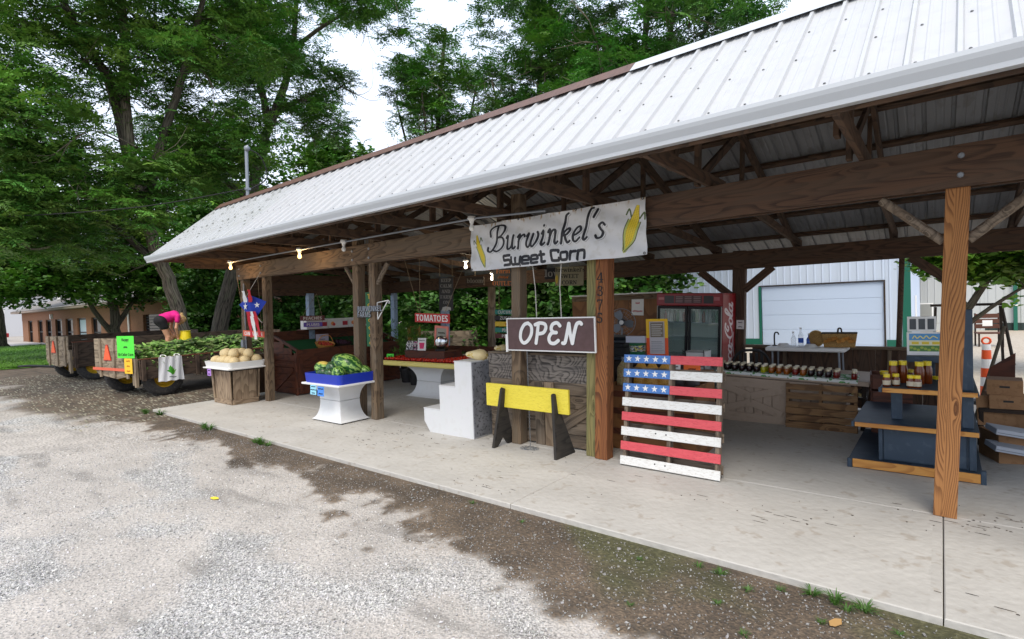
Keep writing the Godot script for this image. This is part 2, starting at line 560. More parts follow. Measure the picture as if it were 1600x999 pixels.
	M.jam_dark = mat(Color8(38, 16, 20), 0.12)
	M.jam_red = mat(Color8(120, 30, 20), 0.12)
	M.jam_amber = mat(Color8(150, 82, 22), 0.12)
	M.jam_green = mat(Color8(170, 168, 30), 0.12)
	M.lid_gold = mat(Color8(196, 184, 156), 0.35, 0.5)
	M.lid_yellow = mat(Color8(236, 210, 36), 0.4)
	M.tomato = mat(Color8(196, 44, 24), 0.25)
	M.leaf_green = mat(Color8(52, 104, 40), 0.6)
	M.concrete = mat(Color.WHITE, 0.9, 0, slab_tex(), Vector3(0.22, 0.22, 0.22), true, true)
	M.concrete.normal_enabled = true
	M.concrete.normal_texture = normal_tex(61, 0.09, 4, 1.5)
	M.concrete.normal_scale = 0.5
	M.rough_grey = mat(Color.WHITE, 0.9, 0, mottle(51, Color8(110, 112, 118), Color8(138, 140, 146), Color8(74, 76, 80), 0.012, 0.05, 1.0, 256), Vector3(1.2, 1.2, 1.2), true)
	M.bark = mat(Color.WHITE, 0.95, 0, bark_tex(), Vector3(2, 0.5, 1))
	M.bark_lit = mat(Color.WHITE, 0.95, 0, bark_tex(1.45), Vector3(2, 0.5, 1))  # same bark, its colour raised so the trunk looks lit
	M.twig = mat(Color8(104, 96, 82), 0.95)
	M.brick = mat(Color.WHITE, 0.9, 0, mottle(52, Color8(132, 92, 66), Color8(148, 104, 76), Color8(112, 80, 60), 0.03, 0.08, 0.9, 256), Vector3(0.6, 0.6, 0.6), true)
	M.shingle = mat(Color.WHITE, 0.9, 0, mottle(53, Color8(112, 106, 99), Color8(128, 121, 114), Color8(96, 91, 86), 0.05, 0.1, 0.9, 256), Vector3(0.6, 0.6, 0.6), true)
	M.grass = mat(Color.WHITE, 0.9)
	M.grass.vertex_color_use_as_albedo = true
	M.leaf = mat(Color.WHITE, 0.55)
	M.leaf.vertex_color_use_as_albedo = true
	M.leaf.backlight_enabled = true
	M.leaf.backlight = lin(0.2, 0.32, 0.05)
	M.stone = mat(Color.WHITE, 0.9)
	M.stone.vertex_color_use_as_albedo = true
	M.skin = mat(Color8(214, 158, 128), 0.55)
	M.skin.subsurf_scatter_enabled = true
	M.skin.subsurf_scatter_strength = 0.1
	M.hair = mat(Color8(190, 156, 104), 0.6)
	M.pink_shirt = mat(Color8(226, 30, 134), 0.85)
	M.black_short = mat(Color8(24, 22, 26), 0.85)
	M.husk = mat(Color.WHITE, 0.6)
	M.husk.vertex_color_use_as_albedo = true
	M.melon = mat(Color.WHITE, 0.3, 0, melon_tex())
	M.melon_dark = mat(Color.WHITE, 0.3, 0, melon_dark_tex())
	M.cantaloupe = mat(Color.WHITE, 0.75, 0, mottle(54, Color8(212, 190, 144), Color8(228, 208, 166), Color8(190, 172, 118), 0.06, 0.12, 1.0, 256), Vector3(1, 1, 1))
	M.gourd = mat(Color.WHITE, 0.5, 0, mottle(55, Color8(216, 194, 140), Color8(230, 212, 166), Color8(206, 168, 60), 0.01, 0.02, 1.0, 128), Vector3(1, 1, 1))
	M.wicker = mat(Color.WHITE, 0.8, 0, mottle(56, Color8(146, 112, 62), Color8(190, 152, 90), Color8(110, 80, 42), 0.08, 0.12, 1.0, 128), Vector3(4, 4, 4), true)
	M.leaf_cloth = mat(Color.WHITE, 0.7, 0, leaf_cloth_tex(), Vector3(2.2, 2.2, 2.2), true)
	M.popcorn = mat(Color.WHITE, 0.4, 0, mottle(57, Color8(196, 140, 50), Color8(224, 180, 92), Color8(150, 92, 28), 0.09, 0.14, 1.0, 128), Vector3(5, 5, 5), true)
	M.foam = mat(Color8(178, 184, 194), 0.7)
	M.bulb_off = mat(Color8(232, 232, 228), 0.35)

func mildew_tex() -> ImageTexture:
	# black mildew spots and streaks that run down the old sheets under the tree
	var s := 512
	var base := noise(71, 0.02, 3)
	var sp := noise(72, 0.035, 4)
	var img := Image.create(s, s, false, Image.FORMAT_RGB8)
	for y in s:
		for x in s:
			var t := sp.get_noise_2d(x * 5.5, y * 1.2) + base.get_noise_2d(x * 0.5, y * 0.5) * 0.5
			var c := Color8(186, 189, 192).lerp(Color8(174, 176, 175), base.get_noise_2d(x, y) * 0.5 + 0.5)
			img.set_pixel(x, y, c.lerp(Color8(96, 98, 92), smoothstep(0.38, 0.55, t) * 0.8))
	img.generate_mipmaps()
	return ImageTexture.create_from_image(img)

func slab_tex() -> ImageTexture:
	var s := 1024
	var a := noise(73, 0.004, 4)
	var b := noise(74, 0.05, 3)
	var d := noise(75, 0.02, 4)
	var data := PackedByteArray()
	data.resize(s * s * 3)
	var i := 0
	for y in s:
		for x in s:
			var t := a.get_noise_2d(x, y)
			var f := b.get_noise_2d(x, y)
			var c := Color8(190, 187, 181).lerp(Color8(177, 174, 168), clampf(t * 0.9 + 0.4 + f * 0.3, 0, 1))
			c = c.lerp(Color8(150, 137, 122), smoothstep(0.36, 0.75, d.get_noise_2d(x * 0.7, y * 0.7) + f * 0.6) * 0.4)
			data[i] = int(c.r * 255)
			data[i + 1] = int(c.g * 255)
			data[i + 2] = int(c.b * 255)
			i += 3
	var img := Image.create_from_data(s, s, false, Image.FORMAT_RGB8, data)
	img.generate_mipmaps()
	return ImageTexture.create_from_image(img)

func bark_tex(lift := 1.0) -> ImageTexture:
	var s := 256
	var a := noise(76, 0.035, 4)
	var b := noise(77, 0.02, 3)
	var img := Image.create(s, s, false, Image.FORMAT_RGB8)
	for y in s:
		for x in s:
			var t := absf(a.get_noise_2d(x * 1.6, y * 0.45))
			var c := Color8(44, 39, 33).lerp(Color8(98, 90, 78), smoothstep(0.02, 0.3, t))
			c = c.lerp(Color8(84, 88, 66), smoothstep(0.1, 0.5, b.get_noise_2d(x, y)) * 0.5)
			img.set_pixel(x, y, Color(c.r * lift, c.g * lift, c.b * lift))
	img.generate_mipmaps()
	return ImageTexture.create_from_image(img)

func melon_tex() -> ImageTexture:
	var img := Image.create(256, 128, false, Image.FORMAT_RGB8)
	var n := noise(78, 0.05, 3)
	for y in 128:
		for x in 256:
			var w := n.get_noise_2d(x, y) * 0.55
			var t := absf(fposmod(x / 256.0 * 9.0 + w, 1.0) - 0.5) * 2.0
			var c := Color8(34, 84, 34).lerp(Color8(150, 188, 92), smoothstep(0.42, 0.72, t))
			var g := Vector2((x - 60) / 34.0, (y - 66) / 42.0).length() + w * 0.3
			img.set_pixel(x, y, c.lerp(Color8(228, 202, 104), 1.0 - smoothstep(0.5, 0.95, g)))
	img.generate_mipmaps()
	return ImageTexture.create_from_image(img)

func melon_dark_tex() -> ImageTexture:
	var img := Image.create(256, 128, false, Image.FORMAT_RGB8)
	var n := noise(79, 0.06, 3)
	for y in 128:
		for x in 256:
			var w := n.get_noise_2d(x, y) * 0.6
			var t := absf(fposmod(x / 256.0 * 12.0 + w, 1.0) - 0.5) * 2.0
			img.set_pixel(x, y, Color8(26, 62, 34).lerp(Color8(82, 128, 78), smoothstep(0.55, 0.9, t)))
	img.generate_mipmaps()
	return ImageTexture.create_from_image(img)

func leaf_cloth_tex() -> ImageTexture:
	# printed cloth: green leaves on white
	var img := Image.create(256, 256, false, Image.FORMAT_RGB8)
	img.fill(Color8(226, 230, 226))
	var r := RandomNumberGenerator.new()
	r.seed = 91
	for k in 60:
		var c := Vector2(r.randf() * 256, r.randf() * 256)
		var a := r.randf() * TAU
		var l := r.randf_range(18, 34)
		var d := Vector2.from_angle(a)
		var s := d.orthogonal()
		var col := Color8(28, 120, 52).lerp(Color8(80, 168, 72), r.randf())
		blob(img, [c - d * l, c - d * l * 0.3 + s * l * 0.36, c + d * l * 0.5 + s * l * 0.25, c + d * l, c + d * l * 0.5 - s * l * 0.25, c - d * l * 0.3 - s * l * 0.36], col)
	img.generate_mipmaps()
	return ImageTexture.create_from_image(img)

# ---------------------------------------------------------------- ground
var n_lo: FastNoiseLite
var n_mid: FastNoiseLite
var n_hi: FastNoiseLite
var n_patch: FastNoiseLite
var n_grit: FastNoiseLite

func gravel_at(x: float, z: float) -> float:
	# how much loose crushed stone lies on the dusty lot
	var t := n_patch.get_noise_2d(x * 0.55 + 40.0, z * 1.1)
	return smoothstep(-0.08, 0.3, t + 0.35 * n_mid.get_noise_2d(x, z)) * smoothstep(0.75, 1.7, z + 3.55 + n_mid.get_noise_2d(x * 0.7 + 9.0, z) * 0.7)

func dirt_at(x: float, z: float) -> float:
	# bare earth worn along the slab and under the wagons
	var d := z + 3.55
	var strip := 1.0 - smoothstep(0.5, 1.0, d + n_mid.get_noise_2d(x * 0.8, z * 1.2) * 0.6 + n_patch.get_noise_2d(x * 6.0, z * 6.0) * 0.25 - 0.1 * clampf(x + 4.0, -2.0, 4.0))
	var yard := smoothstep(-10.4, -12.6, x + n_mid.get_noise_2d(x, z) * 1.4) * (1.0 - smoothstep(-2.9, -1.6, z + n_lo.get_noise_2d(x * 3.0, z * 3.0) * 1.2))
	return maxf(strip, yard * 0.9)

func lot_mat(x0: float, z0: float, x1: float, z1: float, w: int, h: int) -> StandardMaterial3D:
	var hgt := PackedByteArray()
	hgt.resize(w * h)
	var m := 0
	var data := PackedByteArray()
	data.resize(w * h * 3)
	var i := 0
	for y in h:
		var z := lerpf(z0, z1, (y + 0.5) / h)
		for x in w:
			var X := lerpf(x0, x1, (x + 0.5) / w)
			var hi := n_hi.get_noise_2d(X, z)
			var mid := n_mid.get_noise_2d(X * 1.7, z * 1.7)
			var grit := n_grit.get_noise_2d(X, z)
			var g := gravel_at(X, z)
			var dr := smoothstep(0.05, 1.0, dirt_at(X, z) + hi * 0.35 + grit * 0.2)
			var r := 0.70 + mid * 0.06 + hi * 0.08 + grit * 0.1
			var c := Vector3(r, r * 0.965, r * 0.925)
			c = c.lerp(Vector3(0.68, 0.68, 0.675) + Vector3.ONE * (hi * 0.34 + grit * 0.34), g * 0.8)
			var e := 0.36 + mid * 0.1 + hi * 0.12 + grit * 0.1
			var earth := Vector3(e, e * 0.87, e * 0.73)
			var moss := smoothstep(0.05, 0.4, n_patch.get_noise_2d(X * 0.9, z * 1.5 + 70.0) + 0.12 * (X + 2.0)) * (1.0 - smoothstep(0.3, 1.1, z + 3.55 + mid * 0.4)) * smoothstep(-5.0, -2.0, X)
			earth = earth.lerp(Vector3(0.30, 0.31, 0.19) + Vector3.ONE * hi * 0.12, moss * 0.75)
			c = c.lerp(earth, dr)
			# scuffed darker damp marks and wheel tracks with ragged edges
			c *= 1.0 - 0.16 * smoothstep(0.30, 0.5, n_mid.get_noise_2d(X * 0.5 + 31.0, z * 1.9) + hi * 0.35)
			hgt[m] = int(clampf(0.5 + hi * 0.3 + grit * (0.22 + 0.3 * g) + mid * 0.1, 0, 1) * 255)
			m += 1
			data[i] = int(clampf(c.x, 0, 1) * 255)
			data[i + 1] = int(clampf(c.y, 0, 1) * 255)
			data[i + 2] = int(clampf(c.z, 0, 1) * 255)
			i += 3
	var img := Image.create_from_data(w, h, false, Image.FORMAT_RGB8, data)
	img.generate_mipmaps()
	var hi_ := Image.create_from_data(w, h, false, Image.FORMAT_L8, hgt)
	hi_.bump_map_to_normal_map(3.0)
	var mt := mat(Color.WHITE, 0.95, 0, ImageTexture.create_from_image(img))
	mt.normal_enabled = true
	mt.normal_texture = ImageTexture.create_from_image(hi_)
	mt.normal_scale = 0.9
	return mt

const LEAVES := [[-5.46, -2.14, 0.3, Color(0.93, 0.82, 0.24), "bright yellow fallen leaf on the open gravel"], [-0.39, -3.22, 1.2, Color(0.7, 0.55, 0.34), "pale brown fallen leaf in the earth near the big weed clump"]]
const GY := -0.045   # lot level below the slab

func ground_h(x: float, z: float) -> float:
	return GY + n_mid.get_noise_2d(x * 0.6, z * 0.6) * 0.018 * smoothstep(0.0, 0.4, z + 3.55) + 0.02 * dirt_at(x, z) * smoothstep(-3.5, -3.3, z) * (1.0 if x > -11.5 else 0.0)

func rock_mesh(seed_: int) -> ArrayMesh:
	var r := RandomNumberGenerator.new()
	r.seed = seed_
	var v := [Vector3(1, 0, 0), Vector3(-1, 0, 0), Vector3(0, 0.62, 0), Vector3(0, -0.6, 0), Vector3(0, 0, 0.8), Vector3(0, 0, -0.8)]
	for i in 6: v[i] = v[i] * r.randf_range(0.7, 1.2) + Vector3(r.randf_range(-0.25, 0.25), r.randf_range(-0.12, 0.12), r.randf_range(-0.25, 0.25))
	var st := mb()
	for f in [[2, 0, 4], [2, 4, 1], [2, 1, 5], [2, 5, 0], [3, 4, 0], [3, 1, 4], [3, 5, 1], [3, 0, 5]]:
		tri(st, v[f[0]], v[f[1]], v[f[2]])
	return st.commit()

func tuft_mesh(seed_: int, blades: int, hgt: float, spread: float) -> ArrayMesh:
	var r := RandomNumberGenerator.new()
	r.seed = seed_
	var st := mb()
	for k in blades:
		var a := r.randf() * TAU
		var d := Vector3(cos(a), 0, sin(a))
		var s := d.cross(Vector3.UP)
		var h := hgt * r.randf_range(0.5, 1.0)
		var w := hgt * 0.035 + 0.0015
		var o := d * r.randf() * spread * 0.4
		var m := o + d * spread * 0.35 * r.randf_range(0.4, 1.2) + Vector3.UP * h * 0.65
		var t := o + d * spread * r.randf_range(0.5, 1.2) + Vector3.UP * h * r.randf_range(0.7, 1.0)
		var g := r.randf_range(0.7, 1.15)
		st.set_color(Color(0.07 * g, 0.17 * g, 0.025 * g))
		tri(st, o - s * w, m - s * w * 0.9, m + s * w * 0.9)
		tri(st, o - s * w, m + s * w * 0.9, o + s * w)
		tri(st, m - s * w * 0.9, t, m + s * w * 0.9)
	return st.commit()

func plane_patch(x0: float, x1: float, z0: float, z1: float, y: float, nx: int, nz: int, bumpy: bool) -> ArrayMesh:
	var st := mb()
	var pts := []
	for j in nz + 1:
		var row := []
		for i in nx + 1:
			var x := lerpf(x0, x1, float(i) / nx)
			var z := lerpf(z0, z1, float(j) / nz)
			row.append(W(x, (ground_h(x, z) if bumpy else y), z))
		pts.append(row)
	sheet(st, pts)
	return st.commit()

func build_ground() -> void:
	n_lo = noise(101, 0.12, 3)
	n_mid = noise(102, 0.9, 4)
	n_hi = noise(103, 22.0, 3)
	n_patch = noise(104, 0.55, 3)
	n_grit = noise(108, 55.0, 2)
	var far := mat(Color.WHITE, 0.95, 0, mottle(105, Color8(150, 141, 130), Color8(170, 161, 150), Color8(128, 122, 110), 0.02, 0.05, 1.0, 512), Vector3(0.25, 0.25, 0.25), true, true)
	struct("ground", plane_patch(-400, 400, -400, 60, GY - 0.07, 8, 8, false), far)
	# the lot in three sheets, finer towards the viewer, their edges butted
	var near := lot_mat(-9, -3.6, 3.2, 1.6, 1900, 810)
	struct("gravel_lot", plane_patch(-9, 3.2, -3.6, 1.6, 0, 120, 52, true), near)
	var mid := lot_mat(-30, -9.5, -9, 1.6, 1200, 634)
	struct("gravel_lot", plane_patch(-30, -9, -9.5, 1.6, 0, 100, 50, true), mid)
	struct("gravel_lot", plane_patch(3.2, 12, -3.6, 1.6, 0, 20, 10, true), far)
	# back yard behind the shelter
	var yard := mat(Color.WHITE, 0.95, 0, mottle(106, Color8(176, 164, 148), Color8(190, 180, 166), Color8(152, 142, 128), 0.03, 0.08, 1.0, 512), Vector3(0.3, 0.3, 0.3), true, true)
	struct("back_yard", plane_patch(-9, 20, -40, -10.1, GY - 0.02, 10, 10, false), yard)
	# lawn and pavement beyond the wagons
	var lawn := mat(Color.WHITE, 0.95, 0, mottle(107, Color8(88, 138, 36), Color8(112, 162, 52), Color8(70, 116, 32), 0.03, 0.09, 1.0, 512), Vector3(0.3, 0.3, 0.3), true, true)
	var st := mb()
	var edge := []
	var back := []
	for i in 25:
		var z := lerpf(6, -9.6, i / 24.0)
		edge.append(W(-28.4 - 0.9 * (z + 4.0) / 3.0 * 0.5 + 0.35 * n_mid.get_noise_1d(z * 0.7), GY + 0.03, z))
		back.append(W(-58, GY + 0.03, z))
	sheet(st, [edge, back])
	struct("lawn", st.commit(), lawn)
	struct("pavement", plane_patch(-70, -58, -10.6, 8, GY + 0.01, 2, 2, false), mat(Color8(186, 182, 178), 0.9))
	# crushed stone lying on the lot
	var xf := []
	var co := []
	var rk := [rock_mesh(1), rock_mesh(2), rock_mesh(3)]
	rng.seed = 2001
	var lists := [[[], []], [[], []], [[], []]]
	var tries := 0
	while tries < 330000:
		tries += 1
		var near_ := rng.randf()
		var x := rng.randf_range(-9.5, 2.2)
		var z := lerpf(0.4, -3.5, pow(near_, 0.9))
		var dens := 0.16 + gravel_at(x, z) * 0.8 - 0.06 * dirt_at(x, z)
		if rng.randf() > dens: continue
		var s := rng.randf_range(0.0028, 0.0075) * (1.0 + 1.5 * pow(rng.randf(), 10.0))
		var b := Basis.from_euler(Vector3(rng.randf() * 0.8, rng.randf() * TAU, rng.randf() * 0.8)).scaled(Vector3.ONE * s)
		var l: Array = lists[tries % 3]
		l[0].append(Transform3D(b, W(x, ground_h(x, z) + s * 0.3, z)))
		var g := rng.randf_range(0.28, 0.7)
		g *= 1.0 - 0.45 * dirt_at(x, z)
		l[1].append(Color(g, g * rng.randf_range(0.95, 1.0), g * rng.randf_range(0.9, 0.98)))
	for k in 3:
		var o := stuff(self, "crushed_stone", rk[k], M.stone, lists[k][0], lists[k][1])
		o.set_meta("kind", "stuff")
		tag(o, ["loose pale crushed stone scattered over the lot, finer grains", "loose pale crushed stone scattered over the lot, blocky grains", "loose pale crushed stone scattered over the lot, flat grains"][k], "gravel")
	# straw and husk litter on the earth by the wagons
	xf = []
	co = []
	rng.seed = 2002
	for k in 2600:
		var x := rng.randf_range(-24, -10.5)
		var z := rng.randf_range(-5.2, -2.2)
		if rng.randf() > dirt_at(x, z): continue
		xf.append(Transform3D(Basis(Vector3.UP, rng.randf() * TAU).scaled(Vector3(rng.randf_range(0.02, 0.09), 0.004, rng.randf_range(0.004, 0.014))), W(x, ground_h(x, z) + 0.006, z)))
		var g := rng.randf_range(0.10, 0.4)
		co.append(Color(g, g * 0.92, g * 0.68))
	var lt := stuff(self, "straw_litter", box_mesh(Vector3(2, 1, 2), 0), M.stone, xf, co)
	lt.set_meta("kind", "stuff")
	tag(lt, "dry husk and straw litter on the dark earth by the wagons", "litter")
	# twigs and crumbs of earth on the slab
	xf = []
	co = []
	rng.seed = 2003
	for k in 330:
		var c := k % 15
		var r := RandomNumberGenerator.new()
		r.seed = 500 + c
		var x := r.randf_range(-9.0, 1.0) + rng.randfn(0, 0.35 if k % 3 else 1.6)
		var z := r.randf_range(-5.2, -3.75) + rng.randfn(0, 0.1 if k % 3 else 0.4)
		if z > -3.6 or z < -6.2 or x > 3.0 or x < -11: continue
		var twig := rng.randf() < 0.35
		var sc := Vector3(rng.randf_range(0.01, 0.04), 0.0012, 0.0012) if twig else Vector3(rng.randf_range(0.0015, 0.007), 0.0018, rng.randf_range(0.0015, 0.005))
		xf.append(Transform3D(Basis(Vector3.UP, rng.randf() * TAU).scaled(sc), W(x, 0.003, z)))
		var g := rng.randf_range(0.03, 0.12)
		co.append(Color(g, g * 0.8, g * 0.62))
	var tw := stuff(self, "twig_litter", box_mesh(Vector3(2, 2, 2), 0), M.stone, xf, co)
	tw.set_meta("kind", "stuff")
	tag(tw, "dark twigs and crumbs of earth strewn on the concrete", "litter")
	# weeds along the slab edge
	var tm := [tuft_mesh(1, 40, 0.1, 0.11), tuft_mesh(2, 26, 0.07, 0.09), tuft_mesh(3, 34, 0.12, 0.09)]
	var spots := [[-0.42, -3.47, 2, 1.15], [-0.28, -3.47, 0, 1.1], [-0.55, -3.5, 0, 1.0], [-0.36, -3.42, 1, 1.1], [-9.1, -3.46, 2, 1.2], [-8.9, -3.45, 0, 1.3], [-7.35, -3.46, 0, 1.1], [-7.2, -3.44, 2, 1.2], [-7.05, -3.47, 1, 1.2], [-11.2, -3.5, 0, 1.4], [-11.6, -3.4, 2, 1.3], [-11.9, -3.45, 1, 1.3], [-3.25, -3.45, 1, 0.8], [-1.2, -3.45, 1, 0.9], [-1.05, -3.42, 0, 0.8], [-0.85, -3.3, 1, 0.8], [-0.7, -3.44, 1, 0.8], [-1.55, -3.3, 1, 0.6], [-0.95, -3.05, 1, 0.7], [-0.45, -3.2, 1, 0.7], [-2.6, -3.35, 1, 0.6], [-0.75, -2.85, 1, 0.7], [-1.35, -2.75, 1, 0.6], [-0.12, -3.3, 1, 0.7]]
	var lab := ["bushy green weed in the large clump at the slab edge near the orange post", "weed tuft among those by the slab edge before the melon stand", "low weed tuft at the slab's left corner near the cantaloupes", "small sparse weed growing in the mossy earth strip before the flag pallet"]
	for s in spots:
		var w := part(self, "weed_tuft", tm[s[2]], M.leaf, Transform3D(Basis(Vector3.UP, s[0] * 7.0).scaled(Vector3.ONE * s[3] * (0.62 if s[0] > -6.0 else 0.9)), W(s[0], ground_h(s[0], s[1]) - 0.004, s[1])))
		var which := 0 if s[0] > -0.6 and s[1] < -3.4 else (1 if s[0] > -9.6 and s[0] < -6.5 else (2 if s[0] < -10 else 3))
		tag(w, lab[which], "weed", "weed tufts, kind %s" % ["by the orange post", "by the melon stand", "by the cantaloupes", "in the mossy strip"][which])
	# fallen leaves on the lot
	for f in LEAVES:
		var lf := part(self, "fallen_leaf", prism_mesh(PackedVector2Array([Vector2(-0.05, 0), Vector2(-0.02, 0.022), Vector2(0.03, 0.02), Vector2(0.06, 0.0), Vector2(0.02, -0.024), Vector2(-0.03, -0.018)]), 0.002), mat(f[3], 0.8), Transform3D(Basis(Vector3.UP, f[2]) * Basis(Vector3.RIGHT, -PI / 2 + 0.12), W(f[0], ground_h(f[0], f[1]) + 0.014, f[1])))
		tag(lf, f[4], "leaf")
	# grass on the lawn
	xf = []
	co = []
	rng.seed = 2004
	for k in 9000:
		var t := pow(rng.randf(), 1.6)
		var x := lerpf(-28.2, -56, t)
		var z := rng.randf_range(-9.4, 1.5)
		var e := -28.4 - 0.15 * (z + 4.0)
		if x > e - 0.1: continue
		xf.append(Transform3D(Basis(Vector3.UP, rng.randf() * TAU).scaled(Vector3.ONE * rng.randf_range(0.9, 1.8)), W(x, GY + 0.025, z)))
		var g := rng.randf_range(0.85, 1.5)
		co.append(Color(g * 1.5, g * 1.35, g))
	var gr := stuff(self, "lawn_grass", tuft_mesh(9, 16, 0.09, 0.1), M.leaf, xf, co)
	gr.set_meta("kind", "stuff")
	tag(gr, "mown bright green lawn grass beyond the wagons", "grass")

func build_slab() -> void:
	# poured concrete in panels with open control joints
	var root := Node3D.new()
	root.name = "concrete_slab"
	root.set_meta("kind", "structure")
	add_child(root)
	var xs := [-11.75, -8.6, -5.75, -2.89, 0.06, 3.0, 6.6]
	var zs := [-3.55, -5.2, -9.75]
	for i in xs.size() - 1:
		for j in zs.size() - 1:
			var a := Vector3(xs[i] + 0.003, 0, zs[j + 1] + 0.004)
			var b := Vector3(xs[i + 1] - 0.003, 0, zs[j] - 0.004)
			var st := mb()
			var o := 0.006
			var P := func(x: float, y: float, z: float) -> Vector3: return W(x, y, z)
			# top with a worn arris, and sides
			var t := [Vector2(a.x + o, b.z - o), Vector2(b.x - o, b.z - o), Vector2(b.x - o, a.z + o), Vector2(a.x + o, a.z + o)]
			var m := [Vector2(a.x, b.z), Vector2(b.x, b.z), Vector2(b.x, a.z), Vector2(a.x, a.z)]
			quad(st, P.call(t[3].x, 0, t[3].y), P.call(t[2].x, 0, t[2].y), P.call(t[1].x, 0, t[1].y), P.call(t[0].x, 0, t[0].y))
			for k in 4:
				var k2 := (k + 1) % 4
				quad(st, P.call(t[k].x, 0, t[k].y), P.call(t[k2].x, 0, t[k2].y), P.call(m[k2].x, -o, m[k2].y), P.call(m[k].x, -o, m[k].y))
				quad(st, P.call(m[k].x, -o, m[k].y), P.call(m[k2].x, -o, m[k2].y), P.call(m[k2].x, -0.16, m[k2].y), P.call(m[k].x, -0.16, m[k].y))
			part(root, "slab_panel", st.commit(), M.concrete)
	# earth packed in the joints
	var st2 := mb()
	for i in range(1, xs.size() - 1): cbox(st2, Transform3D(Basis(Vector3(0, 0, 1), TILT), W(xs[i], -0.08, -6.65)), Vector3(0.005, 0.135, 6.1), 0)
	part(root, "joint_earth", st2.commit(), mat(Color8(46, 38, 30), 0.95))

# ---------------------------------------------------------------- the open-sided market shelter
const RIDGE_Z := -5.08
const RIDGE_Y := 4.09
const EAVE_Z := -3.72
const EAVE_Y := 2.96
const REAR_Z := -9.85
const REAR_Y := 2.43
const X0 := -12.1
const X1 := 6.6

func roof_sheet(x0: float, wide: float, z0: float, y0: float, z1: float, y1: float) -> ArrayMesh:
	# ribbed steel: a tall rib every 229 mm and two low ones between
	var prof := []
	var x := 0.0
	while x < wide - 0.01:
		for q in [[0.0, 0.0], [0.01, 0.024], [0.032, 0.024], [0.042, 0.0], [0.095, 0.0], [0.101, 0.004], [0.113, 0.004], [0.119, 0.0], [0.158, 0.0], [0.164, 0.004], [0.176, 0.004], [0.182, 0.0]]:
			if x + q[0] < wide - 0.001: prof.append(Vector2(x + q[0], q[1]))
		x += 0.2286
	prof.append(Vector2(wide + 0.0001, 0.0))
	var up := Vector2(-(y1 - y0), z1 - z0).normalized()   # normal in (z, y)
	if up.y < 0: up = -up
	var st := mb()
	for i in prof.size() - 1:
		var a: Vector2 = prof[i]
		var b: Vector2 = prof[i + 1]
		var A := W(x0 + a.x, y0 + up.y * a.y, z0 + up.x * a.y)
		var B := W(x0 + b.x, y0 + up.y * b.y, z0 + up.x * b.y)
		var C := W(x0 + b.x, y1 + up.y * b.y, z1 + up.x * b.y)
		var D := W(x0 + a.x, y1 + up.y * a.y, z1 + up.x * a.y)
		quad(st, D, C, B, A, Rect2(a.x, 0, b.x - a.x, 2.0))
	return st.commit()

func front_y(z: float) -> float:
	return EAVE_Y + (EAVE_Z - z) * (RIDGE_Y - EAVE_Y) / (EAVE_Z - RIDGE_Z)

func rear_y(z: float) -> float:
	return RIDGE_Y + (RIDGE_Z - z) * (REAR_Y - RIDGE_Y) / (RIDGE_Z - REAR_Z)

func wpost(root: Node, x: float, z: float, top: float, w: float, m: Material, foot := 0.0, d := -1.0) -> MeshInstance3D:
	var f := W(x, foot, z)
	return post(root, "post", f, f.y + top - foot, w, m, d)

